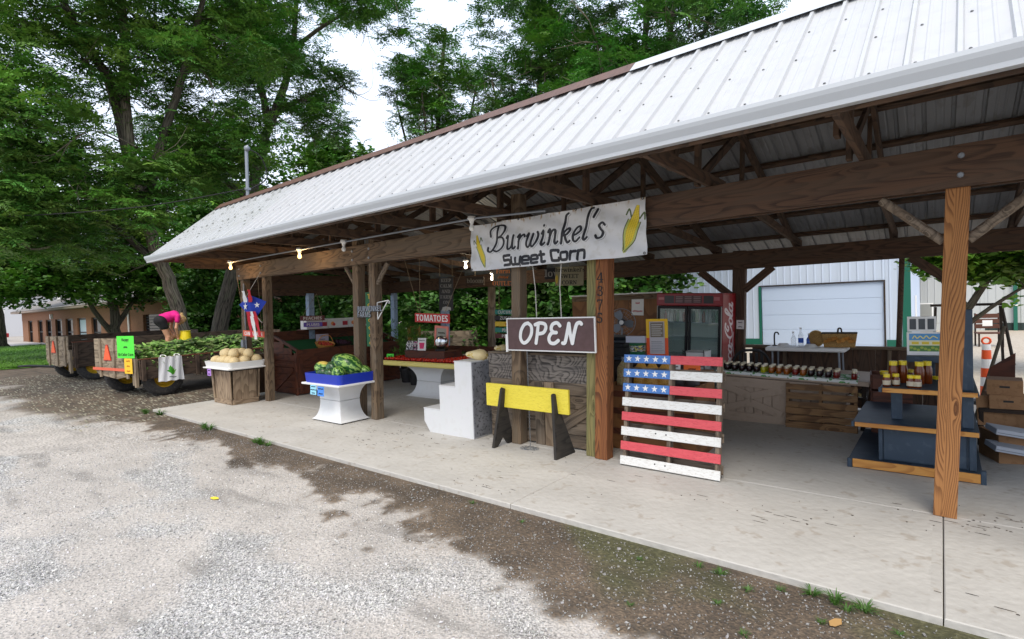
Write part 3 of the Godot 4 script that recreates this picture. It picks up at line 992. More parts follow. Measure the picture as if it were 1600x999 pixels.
func build_shelter() -> void:
	rng.seed = 3001
	var root := thing("market_shelter", "open-sided timber market shelter with a white ribbed metal roof", "shelter", Vector3.ZERO, 0, "", 0.0)
	var zc := -5.23
	# front posts
	wpost(root, -11.42, zc, 2.75, 0.14, M.post_old)
	wpost(root, -10.49, zc, 2.75, 0.14, M.post_old)
	wpost(root, -7.43, zc, 3.0, 0.145, M.post_old)
	wpost(root, -6.99, zc, 3.0, 0.145, M.post_old)
	wpost(root, -4.1, zc, 3.1, 0.14, M.post_old)
	wpost(root, -3.025, zc - 0.002, 2.48, 0.132, M.post_green)
	var np := wpost(root, -2.878, zc + 0.035, 2.48, 0.15, M.post_red)
	np.set_meta("label", "reddish brown post with the house number 4375")
	wpost(root, 0.07, zc, 2.49, 0.142, M.post_new).set_meta("label", "fresh orange-brown post with bold grain and knots")
	wpost(root, 3.1, zc, 2.49, 0.142, M.post_new)
	wpost(root, 6.3, zc, 2.49, 0.142, M.post_old)
	for i in 4:
		var t := TextMesh.new()
		t.text = "4375"[i]
		t.font = font("Droid Serif", 400, true)
		t.font_size = 32
		t.pixel_size = 0.105 / 23.0
		t.depth = 0.006
		part(np, "house_number", t, M.black_metal, Transform3D(Basis.IDENTITY, Vector3(-0.018 + 0.003 * (i % 2), 2.0 - 0.146 * i - 1.24, 0.079)))
	# front beam, two lengths lapped behind the banner, bolted to the posts
	board(root, "beam", W(-11.55, 2.637, -5.13), W(-3.1, 2.637, -5.13), 0.05, 0.305, M.beam_grey, 0.004).set_meta("label", "weathered grey-brown length of the front beam")
	board(root, "beam", W(-3.098, 2.637, -5.13), W(6.5, 2.637, -5.13), 0.05, 0.305, M.beam, 0.004)
	board(root, "beam", W(-11.55, 2.637, -5.325), W(6.5, 2.637, -5.325), 0.045, 0.29, M.beam, 0.004)
	var bolt := lathe_mesh([Vector2(0, 0.012), Vector2(0.016, 0.012), Vector2(0.022, 0.0)], 8)
	for x in [-11.42, -10.49, -7.43, -6.99, 0.07, 3.1]:
		for dy in [-0.07, 0.07]:
			part(root, "bolt", bolt, M.galv, Transform3D(Basis(Vector3.RIGHT, PI / 2), W(x + 0.01, 2.637 + dy, -5.104)))
	# back and side posts, beams and dark header boards
	for b in [[-11.6, M.blue_grey, 0.15], [-9.62, M.blue_grey, 0.2], [-8.08, M.grey_board, 0.14], [-5.2, M.beam, 0.14], [-2.62, M.beam, 0.2], [2.7, M.beam, 0.14], [6.3, M.beam, 0.14]]:
		wpost(root, b[0], -9.28, 2.5, b[2], b[1], 0.0, 0.12)
	wpost(root, -11.6, -6.8, 2.2, 0.14, M.blue_grey)
	part(root, "pole", tube_mesh([W(-0.45, 0.0, -9.28), W(-0.45, 2.3, -9.28)], 0.035, 10), M.beam)
	board(root, "beam", W(-11.7, 2.335, -9.19), W(6.5, 2.335, -9.19), 0.05, 0.29, M.beam)
	board(root, "beam", W(-11.7, 2.335, -9.37), W(6.5, 2.335, -9.37), 0.045, 0.27, M.beam)
	for i in 3:
		board(root, "header_board", W(-11.66, 2.23 + i * 0.16, -5.32), W(-11.66, 2.23 + i * 0.16, -9.22), 0.03, 0.157, M.beam)
	# gable boarding at the left end, up to the roof
	var z := -4.2
	while z > -9.2:
		var z2 := z - 0.28
		var y0 := 2.72
		var a := (front_y(z) if z > RIDGE_Z else rear_y(z)) - 0.22
		var b := (front_y(z2) if z2 > RIDGE_Z else rear_y(z2)) - 0.22
		if minf(a, b) > y0 + 0.1:
			var st := mb()
			var poly := PackedVector2Array([Vector2(-z, y0), Vector2(-z2 - 0.006, y0), Vector2(-z2 - 0.006, b), Vector2(-z, a)])
			prism(st, poly, 0.025, Transform3D(Basis(Vector3(0, 0, -1), Vector3.UP, Vector3(1, 0, 0)), W(-11.72, 0, 0)))
			part(root, "gable_board", st.commit(), M.beam)
		z = z2
	# low boarded wall at the back with a rail on top
	var kx := -2.4
	while kx < -0.1:
		board(root, "wall_board", W(kx + 0.14, 0.03, -9.28), W(kx + 0.14, 0.9, -9.28), 0.2785, 0.02, M.beam, 0.002, Vector3(0, 0, 1))
		kx += 0.28
	board(root, "rail", W(-2.5, 0.925, -9.26), W(-0.1, 0.925, -9.26), 0.12, 0.045, M.post_old)
	for sx in [-1.9, -0.55]: board(root, "wall_stud", W(sx, 0.02, -9.215), W(sx, 0.9, -9.215), 0.045, 0.08, M.post_old, 0.003, Vector3(0, 0, 1))
	kx = -11.5
	while kx < -5.3:
		board(root, "wall_board", W(kx + 0.14, 0.03, -9.4), W(kx + 0.14, 0.75, -9.4), 0.2785, 0.02, M.beam, 0.002, Vector3(0, 0, 1))
		kx += 0.28
	board(root, "side_sill", W(-11.6, 0.86, -5.4), W(-11.6, 0.86, -9.2), 0.16, 0.05, M.post_old)
	var sz := -5.45
	while sz > -9.1:
		board(root, "wall_board", W(-11.6, 0.03, sz - 0.14), W(-11.6, 0.83, sz - 0.14), 0.02, 0.2785, M.beam, 0.002, Vector3(0, 0, 1))
		sz -= 0.28
	# knee braces
	for b in [[0.0, 2.10, -0.40, 2.47], [0.14, 2.10, 0.56, 2.47], [-7.5, 2.16, -7.76, 2.47], [-6.92, 2.16, -6.66, 2.47], [3.17, 2.1, 3.6, 2.47], [3.03, 2.1, 2.6, 2.47]]:
		part(root, "knee_brace", tube_mesh([W(b[0], b[1], -5.22), W(b[2], b[3], -5.22)], 0.036, 8), M.grey_board)
	for b in [[-2.72, 1.75, -3.25, 2.2], [-2.52, 1.85, -2.1, 2.2], [-0.35, 2.2, 0.2, 1.75], [2.6, 1.8, 2.1, 2.2]]:
		board(root, "knee_brace", W(b[0], b[1], -9.2), W(b[2], b[3], -9.2), 0.045, 0.12, M.beam)
	# trusses 1.22 m apart
	for k in range(-5, 10):
		var x := -0.57 - 1.22 * k
		if x < X0 + 0.3: continue
		var tr := Node3D.new()
		tr.name = "roof_truss"
		root.add_child(tr, true)
		var T: Material = M.truss
		board(tr, "rafter", W(x, front_y(EAVE_Z - 0.03) - 0.125, EAVE_Z - 0.03), W(x, front_y(RIDGE_Z) - 0.125, RIDGE_Z), 0.04, 0.12, T, 0.002)
		board(tr, "rafter", W(x, rear_y(RIDGE_Z) - 0.125, RIDGE_Z - 0.001), W(x, rear_y(REAR_Z + 0.1) - 0.125, REAR_Z + 0.1), 0.04, 0.12, T, 0.002)
		board(tr, "bottom_chord", W(x + 0.041, 2.865, -3.76), W(x + 0.041, 2.85, -5.6), 0.04, 0.12, T, 0.002)
		board(tr, "bottom_chord", W(x + 0.041, 2.84, -5.602), W(x + 0.041, 2.535, -9.4), 0.04, 0.10, T, 0.002)
		board(tr, "king_post", W(x - 0.041, 2.8, RIDGE_Z), W(x - 0.041, RIDGE_Y - 0.12, RIDGE_Z), 0.04, 0.09, T, 0.002, Vector3(0, 0, 1))
		for w in [[-4.42, 2.84, -4.42, front_y(-4.42) - 0.1], [-4.45, 2.86, -5.04, 3.95], [-5.15, 2.9, -6.3, rear_y(-6.3) - 0.12], [-6.5, 2.76, -6.5, rear_y(-6.5) - 0.1], [-6.55, 2.8, -7.7, rear_y(-7.7) - 0.12]]:
			board(tr, "web", W(x - 0.041, w[1], w[0]), W(x - 0.041, w[3], w[2]), 0.035, 0.085, T, 0.002, Vector3(0, 0, 1) if w[0] == w[2] else Vector3.UP)
	# purlins
	for i in 3:
		var pz := lerpf(EAVE_Z - 0.06, RIDGE_Z + 0.1, i / 2.0)
		board(root, "purlin", W(X0 + 0.05, front_y(pz) - 0.034, pz), W(X1 - 0.05, front_y(pz) - 0.034, pz), 0.085, 0.038, M.truss, 0.002, Vector3(0, 0.77, 0.64))
	for i in 8:
		var pz := lerpf(RIDGE_Z - 0.1, REAR_Z + 0.08, i / 7.0)
		board(root, "purlin", W(X0 + 0.05, rear_y(pz) - 0.034, pz), W(X1 - 0.05, rear_y(pz) - 0.034, pz), 0.085, 0.038, M.truss, 0.002, Vector3(0, 0.94, -0.34))
	# steel sheets
	var sx := X0
	var screws := []
	var sdir := Basis(Vector3.RIGHT, -0.0)
	while sx < X1 - 0.3:
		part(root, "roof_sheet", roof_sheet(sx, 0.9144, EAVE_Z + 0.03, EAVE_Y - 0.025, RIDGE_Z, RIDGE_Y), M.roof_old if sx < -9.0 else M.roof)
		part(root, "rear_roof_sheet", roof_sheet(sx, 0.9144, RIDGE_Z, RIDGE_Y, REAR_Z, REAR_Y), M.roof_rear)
		for r in 4:
			for t in [0.04, 0.36, 0.68, 0.95]:
				var zz := lerpf(EAVE_Z, RIDGE_Z, t + rng.randf_range(-0.015, 0.015))
				screws.append(Transform3D(Basis(Vector3.RIGHT, 0.69), W(sx + r * 0.2286 + 0.065 + rng.randf_range(-0.01, 0.01), front_y(zz) + 0.004, zz)))
		sx += 0.9144
	var sc := stuff(root, "roof_screws", lathe_mesh([Vector2(0, 0.005), Vector2(0.006, 0.004), Vector2(0.009, 0.0)], 6), M.screw, screws)
	sc.set_meta("kind", "stuff")
	# ridge cap in lengths, old brown ones and a newer white one
	var cx := X0
	while cx < X1 - 0.2:
		var wide := minf(2.4, X1 - cx)
		var st := mb()
		var e := 0.004 if int((cx - X0) / 2.4) % 2 else 0.0
		var pr := [Vector2(0.15, -0.078), Vector2(0.02, 0.045 + e), Vector2(-0.02, 0.045 + e), Vector2(-0.17, -0.025)]
		for i in 3:
			var a: Vector2 = pr[i]
			var b: Vector2 = pr[i + 1]
			quad(st, W(cx, RIDGE_Y + b.y, RIDGE_Z + b.x), W(cx + wide + 0.03, RIDGE_Y + b.y, RIDGE_Z + b.x), W(cx + wide + 0.03, RIDGE_Y + a.y, RIDGE_Z + a.x), W(cx, RIDGE_Y + a.y, RIDGE_Z + a.x))
		part(root, "ridge_cap", st.commit(), M.ridge if cx < -3.0 else M.gutter)
		cx += 2.4
	# gutter along the eave: back, floor, stepped front with a rolled lip
	var gp := [Vector2(-3.745, 2.945), Vector2(-3.745, 2.84), Vector2(-3.665, 2.835), Vector2(-3.66, 2.862), Vector2(-3.632, 2.905), Vector2(-3.622, 2.93), Vector2(-3.622, 2.955), Vector2(-3.636, 2.957), Vector2(-3.638, 2.94)]
	var gx := X0 - 0.02
	while gx < X1:
		var ge := minf(gx + 6.0, X1 + 0.02)
		var st := mb()
		for i in gp.size() - 1:
			var a: Vector2 = gp[i]
			var b: Vector2 = gp[i + 1]
			quad(st, W(gx, b.y, b.x), W(ge, b.y, b.x), W(ge, a.y, a.x), W(gx, a.y, a.x))
		var endc := PackedVector2Array()
		for q in gp.slice(0, 7): endc.append(q)
		for ex in [gx, ge]:
			for i in range(1, 6):
				tri(st, W(ex, gp[0].y, gp[0].x), W(ex, gp[i].y, gp[i].x), W(ex, gp[i + 1].y, gp[i + 1].x))
		part(root, "gutter", st.commit(), M.gutter)
		gx = ge
	board(root, "fascia", W(X0 + 0.02, 2.885, -3.765), W(X1 - 0.02, 2.885, -3.765), 0.03, 0.13, M.truss)
	# rake trim down the left end
	board(root, "rake_trim", W(X0 + 0.01, EAVE_Y - 0.06, EAVE_Z), W(X0 + 0.01, RIDGE_Y - 0.06, RIDGE_Z), 0.02, 0.11, M.gutter)
	board(root, "rake_trim", W(X0 + 0.01, RIDGE_Y - 0.06, RIDGE_Z - 0.001), W(X0 + 0.01, REAR_Y - 0.06, REAR_Z), 0.02, 0.11, M.gutter)
	# conduit that feeds the lamps
	part(root, "conduit", tube_mesh([W(-11.0, 2.79, -4.7), W(-4.3, 2.79, -4.7), W(-3.5, 2.79, -4.95)], 0.013, 8), M.galv)
	part(root, "conduit", tube_mesh([W(-11.28, 0.3, -5.2), W(-11.28, 1.0, -5.15), W(-11.3, 2.4, -5.14)], 0.014, 8), M.galv)

func build_lamps() -> void:
	var holder := lathe_mesh([Vector2(0, 0.03), Vector2(0.045, 0.03), Vector2(0.055, 0.0), Vector2(0.03, -0.02), Vector2(0.022, -0.055), Vector2(0, -0.055)], 14)
	var glass := lathe_mesh([Vector2(0.015, -0.05), Vector2(0.02, -0.07), Vector2(0.031, -0.1), Vector2(0.031, -0.118), Vector2(0.022, -0.138), Vector2(0.0, -0.146)], 14)
	var warm := mat(Color8(255, 220, 170), 0.4)
	warm.emission_enabled = true
	warm.emission = Color8(255, 196, 120)
	warm.emission_energy_multiplier = 2.5
	var cool := mat(Color8(255, 250, 235), 0.4)
	cool.emission_enabled = true
	cool.emission = Color8(255, 240, 210)
	cool.emission_energy_multiplier = 4.0
	for b in [[-10.86, 2.79, -4.7, 1, "lit bare bulb under the eave nearest the shelter's left end"], [-8.3, 2.79, -4.7, 1, "lit bare bulb under the eave above the gap right of the peach bin"], [-7.04, 2.79, -4.7, 0, "unlit white bulb under the eave above the paired posts"], [-4.4, 2.79, -4.7, 0, "unlit white bulb hanging just left of the banner"], [-6.95, 2.6, -7.25, 2, "bright lit bulb inside the shelter left of the banner"], [-7.3, 2.42, -8.4, 2, "small bright lit bulb deep inside, just below the banner's lower left corner"]]:
		var o := thing("light_bulb", b[4], "light bulb", W(b[0], b[1], b[2]), 0, "bare bulbs in porcelain holders", 0.0)
		part(o, "holder", holder, M.white_plastic)
		part(o, "bulb", glass, [M.bulb_off, warm, cool][b[3]])
		if b[2] < -5: part(o, "stem", tube_mesh([Vector3(0, 0.03, 0), Vector3(0, maxf(0.05, (rear_y(b[2]) - 0.2) - b[1]), 0)], 0.006, 6), M.black)
		if b[3] > 0:
			var l := OmniLight3D.new()
			l.light_color = Color8(255, 206, 140) if b[3] == 1 else Color8(255, 238, 205)
			l.light_energy = 0.08 if b[3] == 1 else 0.12
			l.omni_range = 8.0
			l.light_size = 0.03
			l.shadow_enabled = true
			l.position = Vector3(0, -0.11, 0)
			l.name = "lamp_light"
			o.add_child(l)

var G := {}
func glyphs() -> void:
	G.B = [0.72, [0.30, 0.98, 0.27, 0.6, 0.2, 0.2, 0.06, 0.0, -0.1, 0.03, -0.12, 0.16], [-0.1, 0.66, -0.1, 0.88, 0.1, 1.02, 0.42, 1.04, 0.64, 0.96, 0.66, 0.76, 0.5, 0.6, 0.28, 0.55], [0.28, 0.55, 0.56, 0.52, 0.66, 0.34, 0.58, 0.1, 0.36, -0.02, 0.18, 0.04]]
	G.u = [0.5, [0.0, 0.46, 0.08, 0.52, 0.06, 0.16, 0.14, 0.0, 0.28, 0.1, 0.36, 0.5], [0.37, 0.54, 0.34, 0.12, 0.42, 0.0, 0.5, 0.08]]
	G.r = [0.38, [0.0, 0.46, 0.1, 0.53, 0.07, 0.0], [0.07, 0.26, 0.18, 0.46, 0.3, 0.54, 0.38, 0.46]]
	G.w = [0.62, [0.0, 0.46, 0.08, 0.53, 0.05, 0.14, 0.14, 0.0, 0.26, 0.12, 0.3, 0.5], [0.31, 0.5, 0.28, 0.14, 0.38, 0.0, 0.52, 0.16, 0.56, 0.42, 0.52, 0.54]]
	G.i = [0.22, [0.0, 0.46, 0.09, 0.53, 0.05, 0.12, 0.12, 0.0, 0.2, 0.08], [0.11, 0.74, 0.115, 0.75]]
	G.n = [0.5, [0.0, 0.46, 0.1, 0.53, 0.06, 0.0], [0.07, 0.24, 0.18, 0.46, 0.3, 0.54, 0.37, 0.44, 0.33, 0.12, 0.4, 0.0, 0.48, 0.08]]
	G.k = [0.46, [0.06, 0.0, 0.1, 0.6, 0.14, 1.0, 0.26, 1.1], [0.09, 0.26, 0.2, 0.44, 0.34, 0.54, 0.4, 0.46, 0.3, 0.32, 0.12, 0.28], [0.2, 0.3, 0.28, 0.1, 0.36, 0.0, 0.46, 0.06]]
	G.e = [0.38, [0.04, 0.24, 0.2, 0.28, 0.34, 0.4, 0.28, 0.54, 0.14, 0.5, 0.04, 0.3, 0.06, 0.08, 0.18, 0.0, 0.36, 0.12]]
	G.l = [0.26, [0.3, 1.12, 0.18, 1.08, 0.12, 0.8, 0.05, 0.16, 0.12, 0.0, 0.22, 0.08]]
	G.q = [0.1, [0.12, 1.05, 0.02, 0.78]]
	G.s = [0.36, [0.34, 0.46, 0.22, 0.55, 0.1, 0.46, 0.16, 0.34, 0.28, 0.2, 0.24, 0.04, 0.1, 0.0, 0.0, 0.1]]
	# block letters
	G.S1 = [0.75, [0.72, 0.92, 0.3, 0.92, 0.08, 0.9, 0.06, 0.6, 0.1, 0.52, 0.62, 0.5, 0.7, 0.42, 0.7, 0.14, 0.6, 0.08, 0.06, 0.08]]
	G.w1 = [0.95, [0.06, 0.7, 0.08, 0.2, 0.14, 0.06, 0.4, 0.06, 0.46, 0.14, 0.46, 0.62], [0.46, 0.14, 0.54, 0.06, 0.8, 0.06, 0.88, 0.18, 0.9, 0.7]]
	G.e1 = [0.68, [0.06, 0.38, 0.6, 0.38, 0.6, 0.6, 0.52, 0.7, 0.14, 0.7, 0.06, 0.58, 0.06, 0.16, 0.14, 0.06, 0.6, 0.06]]
	G.t1 = [0.5, [0.2, 0.95, 0.2, 0.18, 0.26, 0.06, 0.46, 0.06], [0.04, 0.68, 0.44, 0.68]]
	G.C1 = [0.75, [0.7, 0.76, 0.68, 0.9, 0.16, 0.93, 0.06, 0.8, 0.06, 0.18, 0.16, 0.06, 0.66, 0.06, 0.7, 0.24]]
	G.o1 = [0.7, [0.34, 0.7, 0.12, 0.68, 0.06, 0.5, 0.06, 0.22, 0.14, 0.07, 0.5, 0.06, 0.62, 0.16, 0.62, 0.56, 0.52, 0.7, 0.34, 0.7]]
	G.r1 = [0.5, [0.08, 0.72, 0.08, 0.04], [0.08, 0.5, 0.2, 0.68, 0.46, 0.7]]
	G.n1 = [0.7, [0.08, 0.72, 0.08, 0.04], [0.08, 0.54, 0.2, 0.7, 0.48, 0.7, 0.6, 0.58, 0.6, 0.04]]
	# rounded display capitals
	G.O2 = [0.72, [0.42, 1.0, 0.2, 0.92, 0.04, 0.6, 0.06, 0.22, 0.26, 0.0, 0.5, 0.1, 0.68, 0.44, 0.64, 0.82, 0.42, 1.0]]
	G.P2 = [0.6, [0.12, 0.94, 0.12, 0.5, 0.1, 0.0], [-0.06, 0.92, 0.2, 1.0, 0.5, 0.94, 0.58, 0.74, 0.46, 0.52, 0.14, 0.46]]
	G.E2 = [0.6, [0.56, 0.86, 0.38, 1.0, 0.14, 0.92, 0.1, 0.68, 0.26, 0.54, 0.4, 0.53], [0.4, 0.53, 0.14, 0.5, 0.02, 0.26, 0.12, 0.04, 0.36, 0.0, 0.56, 0.14]]
	G.N2 = [0.8, [0.02, 0.02, 0.14, 0.06, 0.2, 0.5, 0.24, 0.96], [0.24, 0.96, 0.36, 0.5, 0.54, 0.02], [0.54, 0.02, 0.58, 0.5, 0.66, 0.92, 0.82, 1.0, 0.9, 0.94]]
	# flowing script for the drinks cabinet
	G.Cc = [0.75, [0.62, 0.66, 0.5, 0.5, 0.38, 0.66, 0.52, 0.92, 0.7, 0.9, 0.66, 1.02, 0.36, 1.0, 0.1, 0.66, 0.04, 0.26, 0.22, 0.0, 0.5, 0.1, 0.72, 0.34]]
	G.oc = [0.36, [0.2, 0.5, 0.04, 0.36, 0.04, 0.1, 0.18, 0.0, 0.34, 0.16, 0.32, 0.42, 0.2, 0.5]]
	G.cc = [0.36, [0.34, 0.4, 0.2, 0.5, 0.04, 0.32, 0.06, 0.08, 0.2, 0.0, 0.4, 0.16]]
	G.ac = [0.44, [0.32, 0.44, 0.18, 0.5, 0.04, 0.32, 0.06, 0.06, 0.18, 0.0, 0.32, 0.2, 0.36, 0.5, 0.32, 0.12, 0.4, 0.0, 0.5, 0.12]]
	G.lc = [0.3, [0.06, 0.12, 0.2, 0.5, 0.34, 0.9, 0.26, 1.08, 0.14, 0.86, 0.08, 0.2, 0.16, 0.0, 0.32, 0.14]]
	G.hc = [0.28, [0.02, 0.3, 0.12, 0.38, 0.26, 0.3]]

func corn_print(img: Image, top: Vector2, foot: Vector2, wide: float) -> void:
	var d := foot - top
	var s := d.normalized().orthogonal()
	var out := []
	var inn := []
	for side in [1, -1]:
		var rows := range(13) if side == 1 else range(12, -1, -1)
		for i in rows:
			var t: float = i / 12.0
			var w: float = wide * sin(PI * clampf(0.12 + t * 0.8, 0, 1)) * (0.55 + 0.5 * t)
			out.append(top + d * t + s * w * side * 1.1)
			inn.append(top + d * t * 0.97 + s * w * side * 0.95)
	blob(img, out, Color8(40, 44, 20))
	blob(img, inn, Color8(222, 198, 40))
	for i in 26:
		for j in 5:
			var p := top + d * (0.06 + i * 0.033) + s * wide * (j - 2) * 0.3
			if Geometry2D.is_point_in_polygon(p, PackedVector2Array(inn)): disc(img, p, wide * 0.07, Color8(186, 152, 24))
	# husk leaves and curls
	for k in [-1, 1]:
		stroke(img, [foot, foot - d * 0.3 + s * wide * 0.8 * k, top + d * 0.35 + s * wide * 0.9 * k], wide * 0.2, Color8(176, 184, 96))
		stroke(img, [foot, foot - d * 0.3 + s * wide * 0.95 * k, top + d * 0.32 + s * wide * 1.02 * k], wide * 0.06, Color8(40, 44, 20))
		stroke(img, [top + d * 0.25 + s * wide * 0.7 * k, top + d * 0.12 + s * wide * 1.2 * k, top + d * 0.24 + s * wide * 1.5 * k], wide * 0.12, Color8(70, 88, 40))

func build_banner() -> void:
	var w := 1536
	var h := 368
	var img := Image.create(w, h, false, Image.FORMAT_RGB8)
	img.fill(Color8(226, 226, 226))
	# stains and dulling along the upper hem
	var nn := noise(120, 0.012, 4)
	for y in h:
		for x in w:
			var t := nn.get_noise_2d(x, y)
			var c := Color8(214, 215, 217).lerp(Color8(204, 204, 202), smoothstep(0.0, 0.6, t))
			var rust := smoothstep(0.1, 0.5, nn.get_noise_2d(x * 2.0 + 300, y * 0.7)) * smoothstep(30.0, 4.0, y + 30.0 * nn.get_noise_2d(x * 3.0, 9.0))
			img.set_pixel(x, y, c.lerp(Color8(150, 112, 66), rust * 0.7))
	var word := [G.B, G.u, G.r, G.w, G.i, G.n, G.k, G.e, G.l, G.q, G.s]
	write(img, word, Vector2(216, 231), Vector2(186, 186), 14.0, Color8(150, 150, 150), 0.22, 0.1, 0.4)
	write(img, word, Vector2(212, 228), Vector2(186, 186), 14.0, Color8(214, 215, 217), 0.22, 0.1, 0.4)
	write(img, word, Vector2(206, 224), Vector2(186, 186), 12.0, Color8(28, 28, 36), 0.22, 0.1, 0.4)
	write(img, [G.S1, G.w1, G.e1, G.e1, G.t1, [0.3], G.C1, G.o1, G.r1, G.n1], Vector2(330, 350), Vector2(104, 84), 11.0, Color8(28, 28, 36), 0.0, 0.08, 0.0)
	corn_print(img, Vector2(66, 80), Vector2(142, 342), 30)
	corn_print(img, Vector2(1490, 44), Vector2(1376, 332), 46)
	img.generate_mipmaps()
	var o := thing("vinyl_banner", "white vinyl banner with black script lettering and two corn cobs, hung on the beam", "banner", W(-3.53, 2.49, -5.06), 0)
	var m := mat(Color.WHITE, 0.45, 0, ImageTexture.create_from_image(img))
	var st := mb()
	var pts := []
	var back := []
	for i in 15:
		var row := []
		var rb := []
		for j in 61:
			var u := j / 60.0
			var v := i / 14.0
			var zz := 0.012 * sin(u * 17.0 + v * 2.0) * (0.3 + 0.7 * v) + 0.008 * sin(u * 41.0 - v * 5.0) * v + 0.01 * sin((u - v * 0.6) * 23.0)
			var sag := 0.012 * sin(fposmod(u * 4.0, 1.0) * PI)
			row.append(Vector3((u - 0.5) * 2.4, 0.288 - v * 0.578 - sag * (1.0 - v * 0.5), 0.02 + zz))
			rb.append(Vector3((u - 0.5) * 2.4, 0.288 - v * 0.578 - sag * (1.0 - v * 0.5), 0.0185 + zz))
		pts.append(row)
		back.append(rb)
	sheet(st, pts)
	part(o, "cloth", st.commit(), m)
	var st2 := mb()
	sheet(st2, back, true)
	part(o, "cloth_back", st2.commit(), mat(Color8(214, 214, 214), 0.6))
	var ey := lathe_mesh([Vector2(0.006, 0.003), Vector2(0.013, 0.003), Vector2(0.014, 0.0)], 10)
	for u in [-1.185, -0.4, 0.4, 1.185]:
		for y in [0.272, -0.275]: part(o, "grommet", ey, M.black_metal, Transform3D(Basis(Vector3.RIGHT, PI / 2), Vector3(u, y, 0.043)))

func build_open_sign() -> void:
	var w := 1024
	var h := 330
	var img := Image.create(w, h, false, Image.FORMAT_RGB8)
	var nn := noise(121, 0.01, 3)
	for y in h:
		for x in w: img.set_pixel(x, y, Color8(92, 66, 66).lerp(Color8(84, 59, 58), nn.get_noise_2d(x, y) + 0.5))
	var word := [G.O2, G.P2, G.E2, G.N2]
	write(img, word, Vector2(152, 262), Vector2(208, 212), 20, Color8(58, 40, 40), 0.16, 0.2)
	write(img, word, Vector2(144, 256), Vector2(208, 212), 19, Color8(238, 238, 236), 0.16, 0.2)
	img.generate_mipmaps()
	var o := thing("open_sign", "brown board sign with white rounded OPEN lettering between two posts", "sign", W(-3.555, 1.383, -5.1), 0)
	bx(o, "board", Vector3(-0.625, -0.2, -0.012), Vector3(0.625, 0.2, 0.008), M.white, 0.004)
	var st := mb()
	quad(st, Vector3(-0.612, 0.185, 0.0105), Vector3(0.612, 0.185, 0.0105), Vector3(0.612, -0.185, 0.0105), Vector3(-0.612, -0.185, 0.0105))
	part(o, "printed_face", st.commit(), mat(Color.WHITE, 0.5, 0, ImageTexture.create_from_image(img)))
	for e in [[-0.625, 0.187, 0.625, 0.2], [-0.625, -0.2, 0.625, -0.187], [-0.625, -0.1865, -0.611, 0.1865], [0.611, -0.1865, 0.625, 0.1865]]:
		bx(o, "edge_strip", Vector3(e[0], e[1], 0.009), Vector3(e[2], e[3], 0.018), M.white, 0.002)
	bx(o, "clip", Vector3(-0.655, -0.22, -0.02), Vector3(-0.627, 0.0, 0.012), M.white, 0.003)
	for q in [[-0.19, -0.24], [0.16, 0.2]]:
		part(o, "hanging_cord", tube_mesh([Vector3(q[0] + 0.02, 0.2, 0.0), Vector3(q[0], 0.55, -0.02), Vector3(q[1] - 0.02, 0.95, -0.06)], 0.006, 6), M.cord)
	# chain that hangs from the sign's back to a heap on the floor
	var c := thing("hanging_chain", "thin steel chain hanging below the open sign to a small heap on the concrete", "chain", W(-3.83, 0, -5.1), 0)
	var link := mb()
	var lp := []
	for k in 9: lp.append(Vector3(cos(TAU * k / 8) * 0.0065, sin(TAU * k / 8) * 0.014, 0))
	var lr := []
	for k in 9: lr.append(0.0022)
	tube(link, lp, lr, 5)
	var lm := link.commit()
	for k in 52: part(c, "link", lm, M.steel, Transform3D(Basis(Vector3.UP, PI / 2 * (k % 2) + 0.3), Vector3(0, 0.02 + k * 0.0224, 0)))
	rng.seed = 3100
	for k in 46:
		var a := k * 0.43
		part(c, "link", lm, M.steel, Transform3D(Basis.from_euler(Vector3(PI / 2 + rng.randf_range(-0.3, 0.3), rng.randf() * TAU, 0)), Vector3(cos(a) * (0.03 + k * 0.0022), 0.005, 0.03 + sin(a) * (0.03 + k * 0.0014))))

# ---------------------------------------------------------------- things standing at the front of the slab
func facing(at: Vector3, yaw: float, pitch := 0.0, roll := 0.0) -> Transform3D:
	return Transform3D(Basis(Vector3.UP, yaw) * Basis(Vector3.RIGHT, pitch) * Basis(Vector3(0, 0, 1), roll), at)

# a small flat sign or price card with lettering; it hangs or leans as xf says
func sign_board(n: String, label: String, xf: Transform3D, size: Vector2, m: Material, lines: Array, ink: Material, cat_ := "sign", hgt := 0.05, fnt := "Droid Sans", th := 0.012, group := "", stretch := 1.0, italic := false) -> Node3D:
	var o := thing(n, label, cat_, Vector3.ZERO, 0, group, 0)
	o.transform = xf
	bx(o, "board", Vector3(-size.x / 2, -size.y / 2, -th), Vector3(size.x / 2, size.y / 2, 0), m, 0.002)
	for i in lines.size():
		var y: float = size.y * (0.5 - (i + 0.5) / lines.size()) - hgt * 0.02
		if (lines[i] as String).begins_with("~"):
			scribble(o, int(lines[i].substr(1)) * hgt * 0.55, hgt, Vector3(0, y, 0.001), ink, i)
			continue
		letters(o, lines[i], hgt, ink, Transform3D(Basis.IDENTITY, Vector3(0, y, 0.0015)), fnt, 700, italic, 0.003, stretch)
	return o

# handwriting too small to read: a run of pen loops
func scribble(o: Node3D, wide: float, hgt: float, at: Vector3, ink: Material, k: int) -> void:
	var pts := []
	var n := int(wide / hgt * 4.0) + 3
	for i in n:
		var j := float((i * 7 + k * 3) % 5) / 5.0
		pts.append(at + Vector3((float(i) / (n - 1) - 0.5) * wide, (0.42 if i % 2 else -0.36) * hgt * (0.55 + 0.5 * j), 0))
	part(o, "handwriting", tube_mesh(smooth(pts, 3), hgt * 0.075, 4), ink)

